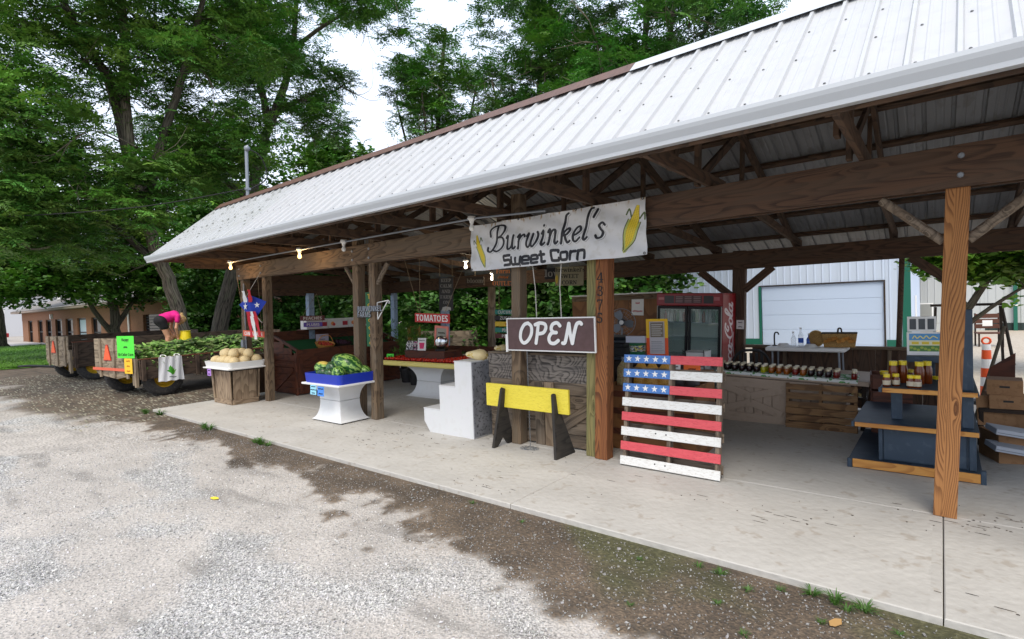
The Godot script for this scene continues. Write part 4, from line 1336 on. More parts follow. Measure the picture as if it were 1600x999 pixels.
func tray_mesh(w: float, d: float, h: float, flare: float, th: float) -> ArrayMesh:
	# open tub with flared sides and a thickness
	var st := mb()
	var ring := func(x: float, z: float, y: float) -> Array:
		var r := minf(x, z) * 0.16
		var out := []
		for c in [[1, 1], [-1, 1], [-1, -1], [1, -1]]:
			for k in 4:
				var a := PI / 2 * (k / 3.0)
				var ca := cos(a)
				var sa := sin(a)
				var v := Vector2(ca, sa) if c[0] * c[1] > 0 else Vector2(sa, ca)
				out.append(Vector3(c[0] * (x - r + v.x * r), y, c[1] * (z - r + v.y * r)))
		return out
	var rows := [ring.call(w / 2 - flare, d / 2 - flare, 0.0), ring.call(w / 2, d / 2, h), ring.call(w / 2 - th, d / 2 - th, h), ring.call(w / 2 - flare - th, d / 2 - flare - th, th)]
	for i in 3:
		for k in 16:
			quad(st, rows[i + 1][k], rows[i + 1][(k + 1) % 16], rows[i][(k + 1) % 16], rows[i][k])
	for r in [[0, 0.0], [3, th]]:
		for k in 16: tri(st, Vector3(0, r[1], 0), rows[r[0]][k], rows[r[0]][(k + 1) % 16])
	return st.commit()

func pedestal_mesh(w0: float, d0: float, wm: float, dm: float, w1: float, d1: float, h: float, seam: float, lower: bool) -> ArrayMesh:
	# white pedestal, four concave faces narrowing to a waist
	var st := mb()
	var N := 10
	var rows := []
	var ya := 0.0 if lower else seam
	var yb := seam if lower else h
	for i in N + 1:
		var y := lerpf(ya, yb, float(i) / N)
		var t := y / h
		# the waist sits just above the middle; sides are circular sweeps
		var k := absf(t - 0.52) / (0.52 if t < 0.52 else 0.48)
		var f := 1.0 - sqrt(maxf(0.0, 1.0 - k * k * 0.985))
		var w := lerpf(wm, w0 if t < 0.52 else w1, f)
		var d := lerpf(dm, d0 if t < 0.52 else d1, f)
		rows.append([Vector3(-w / 2, y, d / 2), Vector3(w / 2, y, d / 2), Vector3(w / 2, y, -d / 2), Vector3(-w / 2, y, -d / 2)])
	for i in N:
		for k in 4: quad(st, rows[i + 1][k], rows[i + 1][(k + 1) % 4], rows[i][(k + 1) % 4], rows[i][k], Rect2(0, float(i) / N, 1, 1.0 / N))
	for e in [0, N]: quad(st, rows[e][3], rows[e][2], rows[e][1], rows[e][0])
	return st.commit()

func build_melon_stand() -> void:
	rng.seed = 4001
	var o := thing("melon_table", "white waisted pedestal table with a blue tub, holding watermelons", "table", W(-7.46, 0, -4.9), 0.0)
	for c in [[-0.3, 0.2], [0.3, 0.2], [-0.3, -0.2], [0.3, -0.2]]: bx(o, "foot", Vector3(c[0] - 0.04, 0, c[1] - 0.04), Vector3(c[0] + 0.04, 0.025, c[1] + 0.04), M.black, 0.002)
	part(o, "pedestal_base", pedestal_mesh(0.86, 0.56, 0.56, 0.36, 0.92, 0.66, 0.58, 0.318, true), M.white_lam, Transform3D(Basis.IDENTITY, Vector3(-0.06, 0.02, 0)))
	part(o, "pedestal_top", pedestal_mesh(0.86, 0.56, 0.56, 0.36, 0.92, 0.66, 0.58, 0.325, false), M.white_lam, Transform3D(Basis.IDENTITY, Vector3(-0.06, 0.02, 0)))
	bx(o, "table_rim", Vector3(-0.53, 0.6, -0.39), Vector3(0.53, 0.63, 0.39), M.white_plastic, 0.012)
	part(o, "tub", tray_mesh(1.0, 0.72, 0.15, 0.012, 0.02), M.blue_plastic, Transform3D(Basis.IDENTITY.scaled(Vector3(1, 1, 1)), Vector3(0, 0.63, 0)))
	var prof := []
	for i in 17:
		var a := PI * i / 16
		prof.append(Vector2(sin(a) * (1.0 - 0.06 * absf(cos(a))), -cos(a)))
	var big := lathe_mesh(prof, 24)
	# along, radius long, radius round, yaw, roll, dark?, label
	var ms := [[0.17, 0.89, -0.03, 0.25, 0.172, 0.5, 1.15, 0, "largest watermelon, striped with a yellow belly, on top of the pile"],
		[-0.3, 0.82, 0.12, 0.18, 0.125, 0.1, 1.35, 0, "long light-striped watermelon at the left end of the blue tub"],
		[-0.1, 0.92, -0.06, 0.145, 0.135, 0.6, 0.9, 1, "upper dark green watermelon left of the largest one"],
		[-0.03, 0.84, 0.12, 0.12, 0.115, 0.9, 0.5, 1, "round dark watermelon in the middle, below the upper dark one"],
		[-0.16, 0.77, 0.2, 0.11, 0.105, 0.3, 1.3, 1, "dark watermelon at the front rim, left of centre"],
		[0.06, 0.765, 0.22, 0.1, 0.095, 1.1, 0.7, 1, "small dark watermelon at the front rim, centre"],
		[0.25, 0.785, 0.2, 0.115, 0.11, 1.3, 0.4, 0, "small watermelon with a yellow end at the tub's front corner"],
		[0.34, 0.78, -0.2, 0.13, 0.095, 0.2, 1.4, 0, "light-striped watermelon low at the right end of the tub"],
		[-0.28, 0.79, -0.17, 0.15, 0.11, 1.0, 1.4, 1, "dark watermelon half hidden at the back left of the tub"],
		[0.05, 0.76, -0.17, 0.15, 0.11, 1.0, 1.4, 1, "dark watermelon buried at the back of the tub"]]
	for m in ms:
		var mo := thing("watermelon", m[8], "watermelon", Vector3.ZERO, 0, "watermelons in the blue tub", 0)
		var b := Basis(Vector3.UP, m[5]) * Basis(Vector3(0, 0, 1), m[6])
		mo.transform = Transform3D(o.transform.basis * b, o.transform * Vector3(m[0], m[1], m[2]))
		var rr := Basis(Vector3.UP, 2.2 if m[3] > 0.2 else rng.randf() * TAU)
		part(mo, "rind", big, M.melon_dark if m[7] else M.melon, Transform3D(rr.scaled_local(Vector3(m[4], m[3], m[4])), Vector3.ZERO))
		part(mo, "stem_scar", lathe_mesh([Vector2(0, 0.004), Vector2(0.006, 0.003), Vector2(0.008, 0)], 6), M.twig, Transform3D(Basis.IDENTITY, Vector3(0, m[3] * 0.998, 0)))
	var X := o.transform
	sign_board("price_card", "pale blue price card hanging left on the melon table rim", X * facing(Vector3(-0.16, 0.53, 0.4), 0, -0.06), Vector2(0.17, 0.15), M.cyan_tag, ["~8", "~10", "~6"], M.ink, "card", 0.028, "Droid Sans", 0.002)
	sign_board("price_card", "deep blue price card hanging right on the melon table rim", X * facing(Vector3(0.05, 0.52, 0.4), 0, -0.06), Vector2(0.18, 0.15), M.blue_tag, ["~9", "~7"], M.ink, "card", 0.03, "Droid Sans", 0.002)

func build_cantaloupe_stand() -> void:
	rng.seed = 4002
	var o := thing("cantaloupe_stand", "tapered grey wooden box with a white tub of cantaloupes by the left posts", "stand", W(-11.05, 0, -4.82), 0)
	for s in [1, -1]:
		for k in 4:
			var x := -0.36 + 0.18 * k
			board(o, "slat", Vector3(x + 0.09, 0.01, s * 0.235), Vector3((x + 0.09) * 1.06, 0.66, s * 0.255), 0.02, 0.174, M.crate_wood, 0.003, Vector3(1, 0, 0))
		for k in 3:
			var z := -0.225 + 0.15 * k
			board(o, "slat", Vector3(s * 0.37, 0.01, z + 0.075), Vector3(s * 0.395, 0.66, z + 0.075), 0.145, 0.02, M.crate_wood, 0.003, Vector3(1, 0, 0))
		board(o, "batten", Vector3(-0.385, 0.05, s * 0.262), Vector3(0.385, 0.05, s * 0.262), 0.02, 0.09, M.crate_wood)
		board(o, "batten", Vector3(s * 0.4, 0.05, -0.25), Vector3(s * 0.4, 0.05, 0.25), 0.02, 0.09, M.crate_wood)
		for e in [1, -1]: board(o, "corner_board", Vector3(s * 0.365, 0.1, e * 0.268), Vector3(s * 0.385, 0.66, e * 0.288), 0.02, 0.07, M.crate_wood, 0.003, Vector3(1, 0, 0))
	bx(o, "shelf_board", Vector3(-0.45, 0.662, -0.31), Vector3(0.45, 0.69, 0.31), M.dark_wood)
	part(o, "tub", tray_mesh(1.12, 0.74, 0.15, 0.025, 0.02), M.white_plastic, Transform3D(Basis.IDENTITY, Vector3(0, 0.692, 0)))
	bx(o, "tub_lip", Vector3(-0.575, 0.70, -0.385), Vector3(0.575, 0.725, 0.385), M.white_plastic, 0.01)
	var prof := []
	for i in 13:
		var a := PI * i / 12
		prof.append(Vector2(sin(a), -cos(a)))
	var ball := lathe_mesh(prof, 18)
	var spots := []
	for i in 5:
		for j in 3: spots.append([-0.41 + i * 0.2 + 0.03 * (j % 2), 0.84, -0.23 + j * 0.2, "low"])
	for q in [[-0.28, 0.08], [-0.1, -0.1], [-0.06, 0.12], [0.13, -0.12], [0.2, 0.1], [0.34, -0.1]]: spots.append([q[0], 0.99 - 0.02 * absf(q[0]), q[1], "top"])
	for s in spots:
		var low: bool = s[3] == "low"
		var c := thing("cantaloupe", "netted tan cantaloupe in the bottom layer of the white tub" if low else "netted tan cantaloupe on top of the pile in the white tub", "melon", o.transform * Vector3(s[0] + rng.randf_range(-0.02, 0.02), s[1] + rng.randf_range(-0.01, 0.015), s[2] + rng.randf_range(-0.02, 0.02)), 0, "cantaloupes in the bottom layer" if low else "cantaloupes on top of the pile", 0)
		var r := rng.randf_range(0.092, 0.116)
		part(c, "rind", ball, M.cantaloupe, Transform3D(Basis.from_euler(Vector3(rng.randf() * 3, rng.randf() * 6, rng.randf() * 3)).scaled_local(Vector3(r, r * 1.06, r)), Vector3.ZERO))
	sign_board("price_card", "purple price card taped under the white cantaloupe tub", o.transform * facing(Vector3(-0.26, 0.63, 0.392), 0), Vector2(0.17, 0.14), M.purple_tag, ["~7", "~5"], M.ink, "card", 0.03, "Droid Sans", 0.002)

func build_steps() -> void:
	var o := thing("mounting_steps", "white painted three-step block with a rough grey back end", "steps", W(-5.19, 0, -5.05), 0)
	var poly := PackedVector2Array([Vector2(-0.48, 0.325), Vector2(-0.48, 0.15), Vector2(-0.37, 0), Vector2(0.47, 0), Vector2(0.47, 1.01), Vector2(0.16, 1.01), Vector2(0.16, 0.665), Vector2(-0.15, 0.665), Vector2(-0.15, 0.325)])
	part(o, "body", prism_mesh(poly, 0.62), M.white_lam)
	for t in [[-0.488, 0.325, -0.15], [-0.158, 0.665, 0.16], [0.152, 1.01, 0.47]]:
		bx(o, "tread", Vector3(t[0], t[1], -0.625), Vector3(t[2] - 0.002, t[1] + 0.012, 0.006), M.white_lam, 0.004)
	bx(o, "back_panel", Vector3(0.471, 0.02, -0.615), Vector3(0.486, 1.005, -0.004), M.rough_grey, 0.003)
	var g := thing("gourd", "cream and yellow bottle gourd lying on the top step", "gourd", W(-4.86, 1.092, -5.26), 0.6)
	var prof := [Vector2(0, -0.16), Vector2(0.04, -0.15), Vector2(0.075, -0.1), Vector2(0.08, -0.04), Vector2(0.06, 0.03), Vector2(0.045, 0.08), Vector2(0.03, 0.13), Vector2(0, 0.15)]
	part(g, "body", lathe_mesh(prof, 16), M.gourd, Transform3D(Basis(Vector3(0, 0, 1), 1.5), Vector3.ZERO))
	part(g, "stem", tube_mesh([Vector3(-0.14, 0, 0), Vector3(-0.18, 0.012, 0.01)], 0.008, 6), M.twig)
	var g2 := thing("gourd", "pale gourd behind the steps, left of the open sign", "gourd", W(-4.62, 1.16, -5.5), 1.2)
	part(g2, "body", lathe_mesh(prof, 14), M.gourd, Transform3D(Basis(Vector3(0, 0, 1), 1.45).scaled(Vector3.ONE * 0.75), Vector3(0, 0, 0)))

func build_partition() -> void:
	rng.seed = 4003
	var o := thing("board_partition", "weathered partition of grey plywood over rough boards behind the yellow barricade", "partition", W(-3.9, 0, -5.33), 0)
	bx(o, "plywood_panel", Vector3(-0.75, 0.79, -0.01), Vector3(0.8, 1.11, 0.012), M.ply_grey, 0.002)
	bx(o, "ledge", Vector3(-0.75, 1.112, -0.35), Vector3(0.8, 1.135, 0.02), M.grey_board, 0.002)
	for k in 5:
		var y := 0.02 + 0.155 * k
		bx(o, "board", Vector3(-0.74 + rng.randf_range(0, 0.02), y, -0.008), Vector3(0.79 - rng.randf_range(0, 0.02), y + 0.148, 0.01 + rng.randf_range(0, 0.003)), M.grey_board, 0.003)
	bx(o, "upright_board", Vector3(0.01, 0.0, 0.014), Vector3(0.15, 0.785, 0.034), M.grey_board)
	bx(o, "upright_board", Vector3(0.16, 0.0, 0.014), Vector3(0.3, 0.785, 0.036), M.crate_wood)
	board(o, "diagonal_board", Vector3(0.32, 0.2, 0.026), Vector3(0.78, 0.5, 0.026), 0.02, 0.13, M.grey_board)
	bx(o, "post", Vector3(-0.75, 0, -0.1), Vector3(-0.66, 0.785, -0.012), M.grey_board)
	bx(o, "post", Vector3(0.7, 0, -0.1), Vector3(0.79, 0.785, -0.012), M.grey_board)
	var s := thing("slate_board", "small framed slate leaning behind the open sign's left end", "slate", W(-4.3, 1.135, -5.52), 0.2)
	bx(s, "slate", Vector3(-0.1, 0.02, -0.01), Vector3(0.1, 0.3, 0.0), mat(Color8(78, 92, 108), 0.7), 0.002)
	for e in [[-0.125, 0, -0.1, 0.32], [0.1, 0, 0.125, 0.32], [-0.0995, 0.0, 0.0995, 0.02], [-0.0995, 0.3, 0.0995, 0.32]]: bx(s, "frame", Vector3(e[0], e[1], -0.014), Vector3(e[2], e[3], 0.006), M.dark_wood, 0.002)

func build_barricade() -> void:
	var o := thing("yellow_barricade", "yellow plank barricade on two black board legs", "barricade", W(-3.82, 0, -5.0), -0.02)
	var plank := bx(o, "plank", Vector3(-0.62, 0.485, -0.035), Vector3(0.63, 0.768, 0.0), M.paint_yellow, 0.004)
	for s in [-1, 1]:
		# tapered leg board with a notch cut from its foot; the plank sits in a slot at its head
		var poly := PackedVector2Array([Vector2(-0.155, 0), Vector2(-0.08, 0), Vector2(0.02, 0.12), Vector2(0.12, 0), Vector2(0.23, 0.0), Vector2(0.05, 0.5), Vector2(0.04, 0.483), Vector2(-0.002, 0.483), Vector2(-0.002, 0.72), Vector2(-0.04, 0.74), Vector2(-0.062, 0.72)])
		if s == 1: poly = PackedVector2Array([Vector2(-0.15, 0), Vector2(0.23, 0.0), Vector2(0.05, 0.5), Vector2(0.04, 0.483), Vector2(-0.002, 0.483), Vector2(-0.002, 0.71), Vector2(-0.03, 0.725), Vector2(-0.05, 0.71)])
		# x of the outline runs back (-z): lean the legs outward a little
		var b := Basis(Vector3(0, 0, -1), Vector3(-0.12 * s, 1, 0).normalized(), Vector3(1, 0.12 * s, 0).normalized())
		var st := mb()
		prism(st, poly, 0.035, Transform3D(b, Vector3(0.36 * s + (0.19 if s == 1 else -0.02) - 0.0, 0, 0)))
		part(o, "leg", st.commit(), M.black_board)

func build_flag_pallet() -> void:
	rng.seed = 4004
	var o := thing("flag_pallet", "wooden pallet painted as a flag with stars and red and white slats", "pallet", W(-2.09, 0.0, -5.05), 0)
	var lean := -0.155
	var B := Basis(Vector3.RIGHT, lean)
	var H := 1.165
	for x in [-0.5, 0.0, 0.5]:
		part(o, "stringer", box_mesh(Vector3(0.038, H, 0.085), 0.003), M.grey_board, Transform3D(B, B * Vector3(x + (0.018 if x < 0 else (-0.018 if x > 0 else 0.0)), H / 2 + 0.014, -0.06)))
	var star := PackedVector2Array()
	for k in 10:
		var r := 0.036 if k % 2 == 0 else 0.015
		star.append(Vector2(sin(TAU * k / 10) * r, cos(TAU * k / 10) * r))
	var sm := prism_mesh(star, 0.0015)
	for i in 8:
		var y := H - 0.045 - i * 0.1535 + 0.014
		var col: Material = [M.paint_red, M.paint_white][i % 2]
		if i < 3:
			var bl := part(o, "slat", box_mesh(Vector3(0.518, 0.088, 0.016), 0.003), M.paint_blue, Transform3D(B, B * Vector3(-0.26, y, -0.008)))
			for k in 5: part(bl, "star", sm, M.white, Transform3D(Basis(Vector3(0, 0, 1), rng.randf_range(-0.08, 0.08)), Vector3(-0.2 + 0.1 * k, 0, 0.0098)))
			part(o, "slat", box_mesh(Vector3(0.518, 0.088, 0.016), 0.003), col, Transform3D(B, B * Vector3(0.26, y, -0.008)))
		else:
			col = [M.paint_white, M.paint_red][(i - 3) % 2]
			part(o, "slat", box_mesh(Vector3(1.04, 0.09, 0.016), 0.003), col, Transform3D(B * Basis(Vector3(0, 0, 1), rng.randf_range(-0.003, 0.003)), B * Vector3(0, y, -0.008)))
			if i == 5 or i == 7:
				for x in [-0.03, 0.08]: part(o, "nail_hole", lathe_mesh([Vector2(0, 0.001), Vector2(0.008, 0.001), Vector2(0.008, 0)], 8), M.black, Transform3D(B * Basis(Vector3.RIGHT, PI / 2), B * Vector3(x - 0.1, y + 0.01, 0.0004)))
	for i in 4:
		part(o, "back_slat", box_mesh(Vector3(1.03, 0.09, 0.016), 0.003), M.grey_board, Transform3D(B, B * Vector3(0, 0.1 + 0.3 * i, -0.112)))

func jar_proto(n: String, label: String, mats: Array, r: float, h: float, lid_h: float) -> Node3D:
	var o := thing(n, label, "jar", Vector3.ZERO, 0, "", 0)
	part(o, "jar", lathe_mesh([Vector2(0, 0), Vector2(r * 0.9, 0), Vector2(r, 0.006), Vector2(r, h * 0.72), Vector2(r * 0.78, h * 0.86), Vector2(r * 0.78, h)], 14), mats[0])
	part(o, "lid", lathe_mesh([Vector2(r * 0.84, h * 0.9), Vector2(r * 0.85, h + lid_h), Vector2(r * 0.8, h + lid_h + 0.003), Vector2(0, h + lid_h + 0.003)], 14), mats[1])
	if mats.size() > 2:
		part(o, "paper_label", lathe_mesh([Vector2(r * 1.012, h * 0.16), Vector2(r * 1.012, h * 0.6)], 14), mats[2])
	return o

func copy(src: Node3D, n: String, at: Transform3D, label: String, group: String) -> Node3D:
	var c: Node3D = src.duplicate()
	c.name = numbered(n)
	add_child(c)
	c.transform = at
	c.set_meta("label", label)
	if group != "": c.set_meta("group", group)
	return c

func place_first(protos: Dictionary, key: String, make: Callable, n: String, at: Transform3D, label: String, group: String) -> Node3D:
	if not protos.has(key):
		var p: Node3D = make.call()
		p.transform = at
		p.set_meta("label", label)
		p.set_meta("group", group)
		protos[key] = p
		return p
	return copy(protos[key], n, at, label, group)

func build_blue_shelf() -> void:
	rng.seed = 4005
	var o := thing("display_shelf", "slate blue tiered display shelf with orange wood edging behind the fresh post", "shelf", W(-0.17, 0, -6.2), 0)
	bx(o, "plinth", Vector3(-0.51, 0.0, -1.5), Vector3(0.51, 0.075, -0.006), M.slate_paint)
	bx(o, "edge_strip", Vector3(-0.47, 0.008, -0.004), Vector3(0.49, 0.09, 0.014), M.edge_wood)
	bx(o, "corner_post", Vector3(-0.515, 0.0, -0.02), Vector3(-0.474, 0.088, 0.012), M.slate_paint)
	bx(o, "corner_post", Vector3(0.492, 0.0, -0.04), Vector3(0.53, 0.12, 0.012), M.slate_paint)
	bx(o, "cabinet", Vector3(-0.25, 0.077, -1.35), Vector3(0.47, 0.415, -0.13), M.slate_paint)
	bx(o, "cabinet_door", Vector3(-0.22, 0.09, -0.128), Vector3(0.4, 0.405, -0.112), M.slate_paint)
	bx(o, "door_stile", Vector3(0.42, 0.08, -0.128), Vector3(0.47, 0.41, -0.108), M.slate_paint)
	bx(o, "door_stile", Vector3(-0.262, 0.08, -0.128), Vector3(-0.228, 0.41, -0.108), M.slate_paint)
	bx(o, "latch", Vector3(-0.19, 0.385, -0.112), Vector3(-0.12, 0.4, -0.1), M.slate_paint, 0.002)
	bx(o, "shelf_board", Vector3(-0.47, 0.417, -1.3), Vector3(0.49, 0.45, -0.006), M.slate_paint)
	bx(o, "edge_strip", Vector3(-0.445, 0.415, -0.004), Vector3(0.485, 0.458, 0.012), M.edge_wood)
	bx(o, "shelf_corner", Vector3(-0.475, 0.41, -0.03), Vector3(-0.448, 0.46, 0.008), M.slate_paint)
	bx(o, "support", Vector3(-0.17, 0.452, -0.42), Vector3(-0.08, 0.775, -0.34), M.slate_paint)
	bx(o, "upright", Vector3(0.372, 0.452, -0.22), Vector3(0.457, 1.545, -0.17), M.slate_paint, 0.006)
	bx(o, "upright", Vector3(0.372, 0.452, -1.1), Vector3(0.457, 1.05, -1.05), M.slate_paint, 0.006)
	bx(o, "shelf_board", Vector3(-0.24, 0.777, -1.12), Vector3(0.49, 0.805, -0.006), M.slate_paint)
	bx(o, "edge_strip", Vector3(-0.215, 0.77, -0.004), Vector3(0.48, 0.812, 0.012), M.edge_wood)
	bx(o, "shelf_corner", Vector3(-0.245, 0.768, -0.03), Vector3(-0.218, 0.815, 0.008), M.slate_paint)
	bx(o, "shelf_board", Vector3(-0.05, 1.0, -1.05), Vector3(0.37, 1.06, -0.62), M.slate_paint)
	bx(o, "support", Vector3(0.1, 0.806, -0.9), Vector3(0.18, 0.998, -0.82), M.slate_paint)
	# honey jars on the top shelf
	var P := {}
	var mk := func() -> Node3D: return jar_proto("honey_jar", "", [M.honey, M.lid_yellow, mat(Color8(214, 202, 176), 0.6)], 0.034, 0.1, 0.018)
	var mkb := func() -> Node3D: return jar_proto("honey_bottle", "", [M.honey, M.lid_yellow], 0.042, 0.2, 0.02)
	for j in [[-0.19, -0.16, 0, "squat honey jar nearest the shelf's left front corner"], [-0.12, -0.22, 0, "squat honey jar second from the shelf's left front corner"], [0.0, -0.16, 0, "squat honey jar, left of the front pair by the post"], [0.05, -0.155, 0, "squat honey jar, right of the front pair by the post"], [-0.15, -0.42, 1, "tall honey bottle left at the back of the top shelf"], [-0.075, -0.48, 1, "tallest-looking honey bottle in the middle of the top shelf"], [0.06, -0.42, 1, "tall honey bottle beside the orange post"], [0.12, -0.5, 1, "tall honey bottle half behind the orange post"], [-0.02, -0.62, 0, "squat honey jar behind the tall bottles"]]:
		var at := Transform3D(o.transform.basis, o.transform * Vector3(j[0], 0.806, j[1]))
		place_first(P, str(j[2]), mkb if j[2] else mk, "honey_bottle" if j[2] else "honey_jar", at, j[3], "honey on the blue shelf")
	# things behind and right of the shelf
	var y := thing("scoop", "yellow plastic scoop lying on the blue shelf by the post", "scoop", o.transform * Vector3(0.19, 0.815, -0.75), 0.4)
	part(y, "bowl", lathe_mesh([Vector2(0, 0), Vector2(0.04, 0.004), Vector2(0.055, 0.03), Vector2(0.05, 0.03), Vector2(0.036, 0.01), Vector2(0, 0.008)], 12), M.lid_yellow)
	part(y, "handle", tube_mesh([Vector3(0.05, 0.025, 0), Vector3(0.17, 0.11, 0)], 0.014, 8), M.lid_yellow)
	# printed flyer
	var img := Image.create(128, 96, false, Image.FORMAT_RGB8)
	img.fill(Color8(86, 152, 206))
	img.fill_rect(Rect2i(0, 36, 128, 28), Color8(226, 226, 196))
	img.fill_rect(Rect2i(0, 64, 128, 32), Color8(78, 130, 62))
	for k in 3: img.fill_rect(Rect2i(10 + 40 * k, 44, 28, 14), Color8(222, 196, 50))
	for k in 9: disc(img, Vector2(8 + k * 14, 76 + (k % 3) * 6), 7, Color8(150, 176, 70))
	stroke(img, v2([14, 26, 22, 12, 32, 26, 44, 14, 56, 26, 68, 12, 80, 26, 94, 14, 110, 24]), 2.2, Color8(240, 226, 120))
	var f := thing("flyer_stand", "blue and green printed flyer on a white card stand behind the honey", "flyer", o.transform * Vector3(0.1, 1.062, -0.75), 0.1)
	bx(f, "card", Vector3(-0.15, 0.0, -0.012), Vector3(0.15, 0.24, 0.0), M.white, 0.002)
	var st := mb()
	quad(st, Vector3(-0.13, 0.225, 0.002), Vector3(0.14, 0.225, 0.002), Vector3(0.14, 0.04, 0.002), Vector3(-0.13, 0.04, 0.002))
	part(f, "printed_face", st.commit(), mat(Color.WHITE, 0.4, 0, ImageTexture.create_from_image(img)))
	bx(f, "back_card", Vector3(-0.14, 0.24, -0.08), Vector3(0.1, 0.4, -0.07), M.white, 0.002)
	for k in 3: bx(f, "photo", Vector3(-0.12 + 0.075 * k, 0.265, -0.069), Vector3(-0.065 + 0.075 * k, 0.375, -0.066), mat(Color8(70, 76, 82), 0.4), 0)
	# cardboard cartons stacked behind the right end
	for c in [[0.62, 0.0, -7.3, 0.42, 0.28, 0.4, 0.35, "open cardboard carton with raised flaps on the floor right of the blue shelf"], [0.56, 0.47, -7.62, 0.3, 0.14, 0.3, 0.1, "flat cardboard carton, lower of two behind the blue shelf"], [0.55, 0.615, -7.62, 0.28, 0.15, 0.3, -0.06, "flat cardboard carton, upper of two behind the blue shelf"]]:
		var b := thing("cardboard_box", c[7], "box", W(c[0], c[1], c[2]), c[6], "cardboard cartons by the blue shelf")
		var w: float = c[3]
		var h: float = c[4]
		var d: float = c[5]
		for e in [[-w / 2, 0, d / 2 - 0.006, w / 2, h, d / 2], [-w / 2, 0, -d / 2, w / 2, h, -d / 2 + 0.006], [-w / 2, 0, -d / 2 + 0.0062, -w / 2 + 0.006, h, d / 2 - 0.0062], [w / 2 - 0.006, 0, -d / 2 + 0.0062, w / 2, h, d / 2 - 0.0062], [-w / 2 + 0.0062, 0, -d / 2 + 0.0062, w / 2 - 0.0062, 0.006, d / 2 - 0.0062]]:
			bx(b, "side", Vector3(e[0], e[1], e[2]), Vector3(e[3], e[4], e[5]), M.cardboard, 0.001)
		if h > 0.2:
			board(b, "flap", Vector3(0, h, -d / 2), Vector3(0.02, h + 0.3, -d / 2 - 0.1), 0.006, w, M.cardboard, 0.001, Vector3(1, 0, 0))
			board(b, "flap", Vector3(w / 2, h, 0), Vector3(w / 2 + 0.2, h - 0.1, 0), 0.006, d, M.cardboard, 0.001, Vector3(0, 0, 1))
		else:
			bx(b, "lid", Vector3(-w / 2 + 0.001, h, -d / 2), Vector3(w / 2 - 0.001, h + 0.006, d / 2), M.cardboard, 0.001)
			bx(b, "hand_hole", Vector3(-0.04, h * 0.5, d / 2 - 0.002), Vector3(0.04, h * 0.5 + 0.02, d / 2 + 0.001), M.black, 0)
	# a stand for the two flat cartons
	var tr := thing("low_bench", "low dark bench under the flat cartons behind the blue shelf", "bench", W(0.56, 0, -7.62), 0)
	bx(tr, "top", Vector3(-0.2, 0.43, -0.18), Vector3(0.2, 0.468, 0.18), M.dark_wood)
	for q in [[-0.18, -0.16], [0.18, -0.16], [-0.18, 0.16], [0.18, 0.16]]: bx(tr, "leg", Vector3(q[0] - 0.02, 0, q[1] - 0.02), Vector3(q[0] + 0.02, 0.428, q[1] + 0.02), M.dark_wood)
	for k in 2:
		var p := thing("foam_panel", ["grey-white foam panel on top in the open carton", "grey-white foam panel, lower one in the open carton"][k], "foam panel", W(0.6, 0.3 - 0.16 * k, -7.02 + 0.02 * k), 0.3, "", -0.12)
		bx(p, "sheet", Vector3(-0.2, 0, -0.12), Vector3(0.22, 0.055, 0.12), M.foam, 0.004)
		bx(p, "core", Vector3(-0.19, 0.018, 0.1185), Vector3(0.21, 0.024, 0.1215), mat(Color8(120, 126, 136), 0.8), 0)

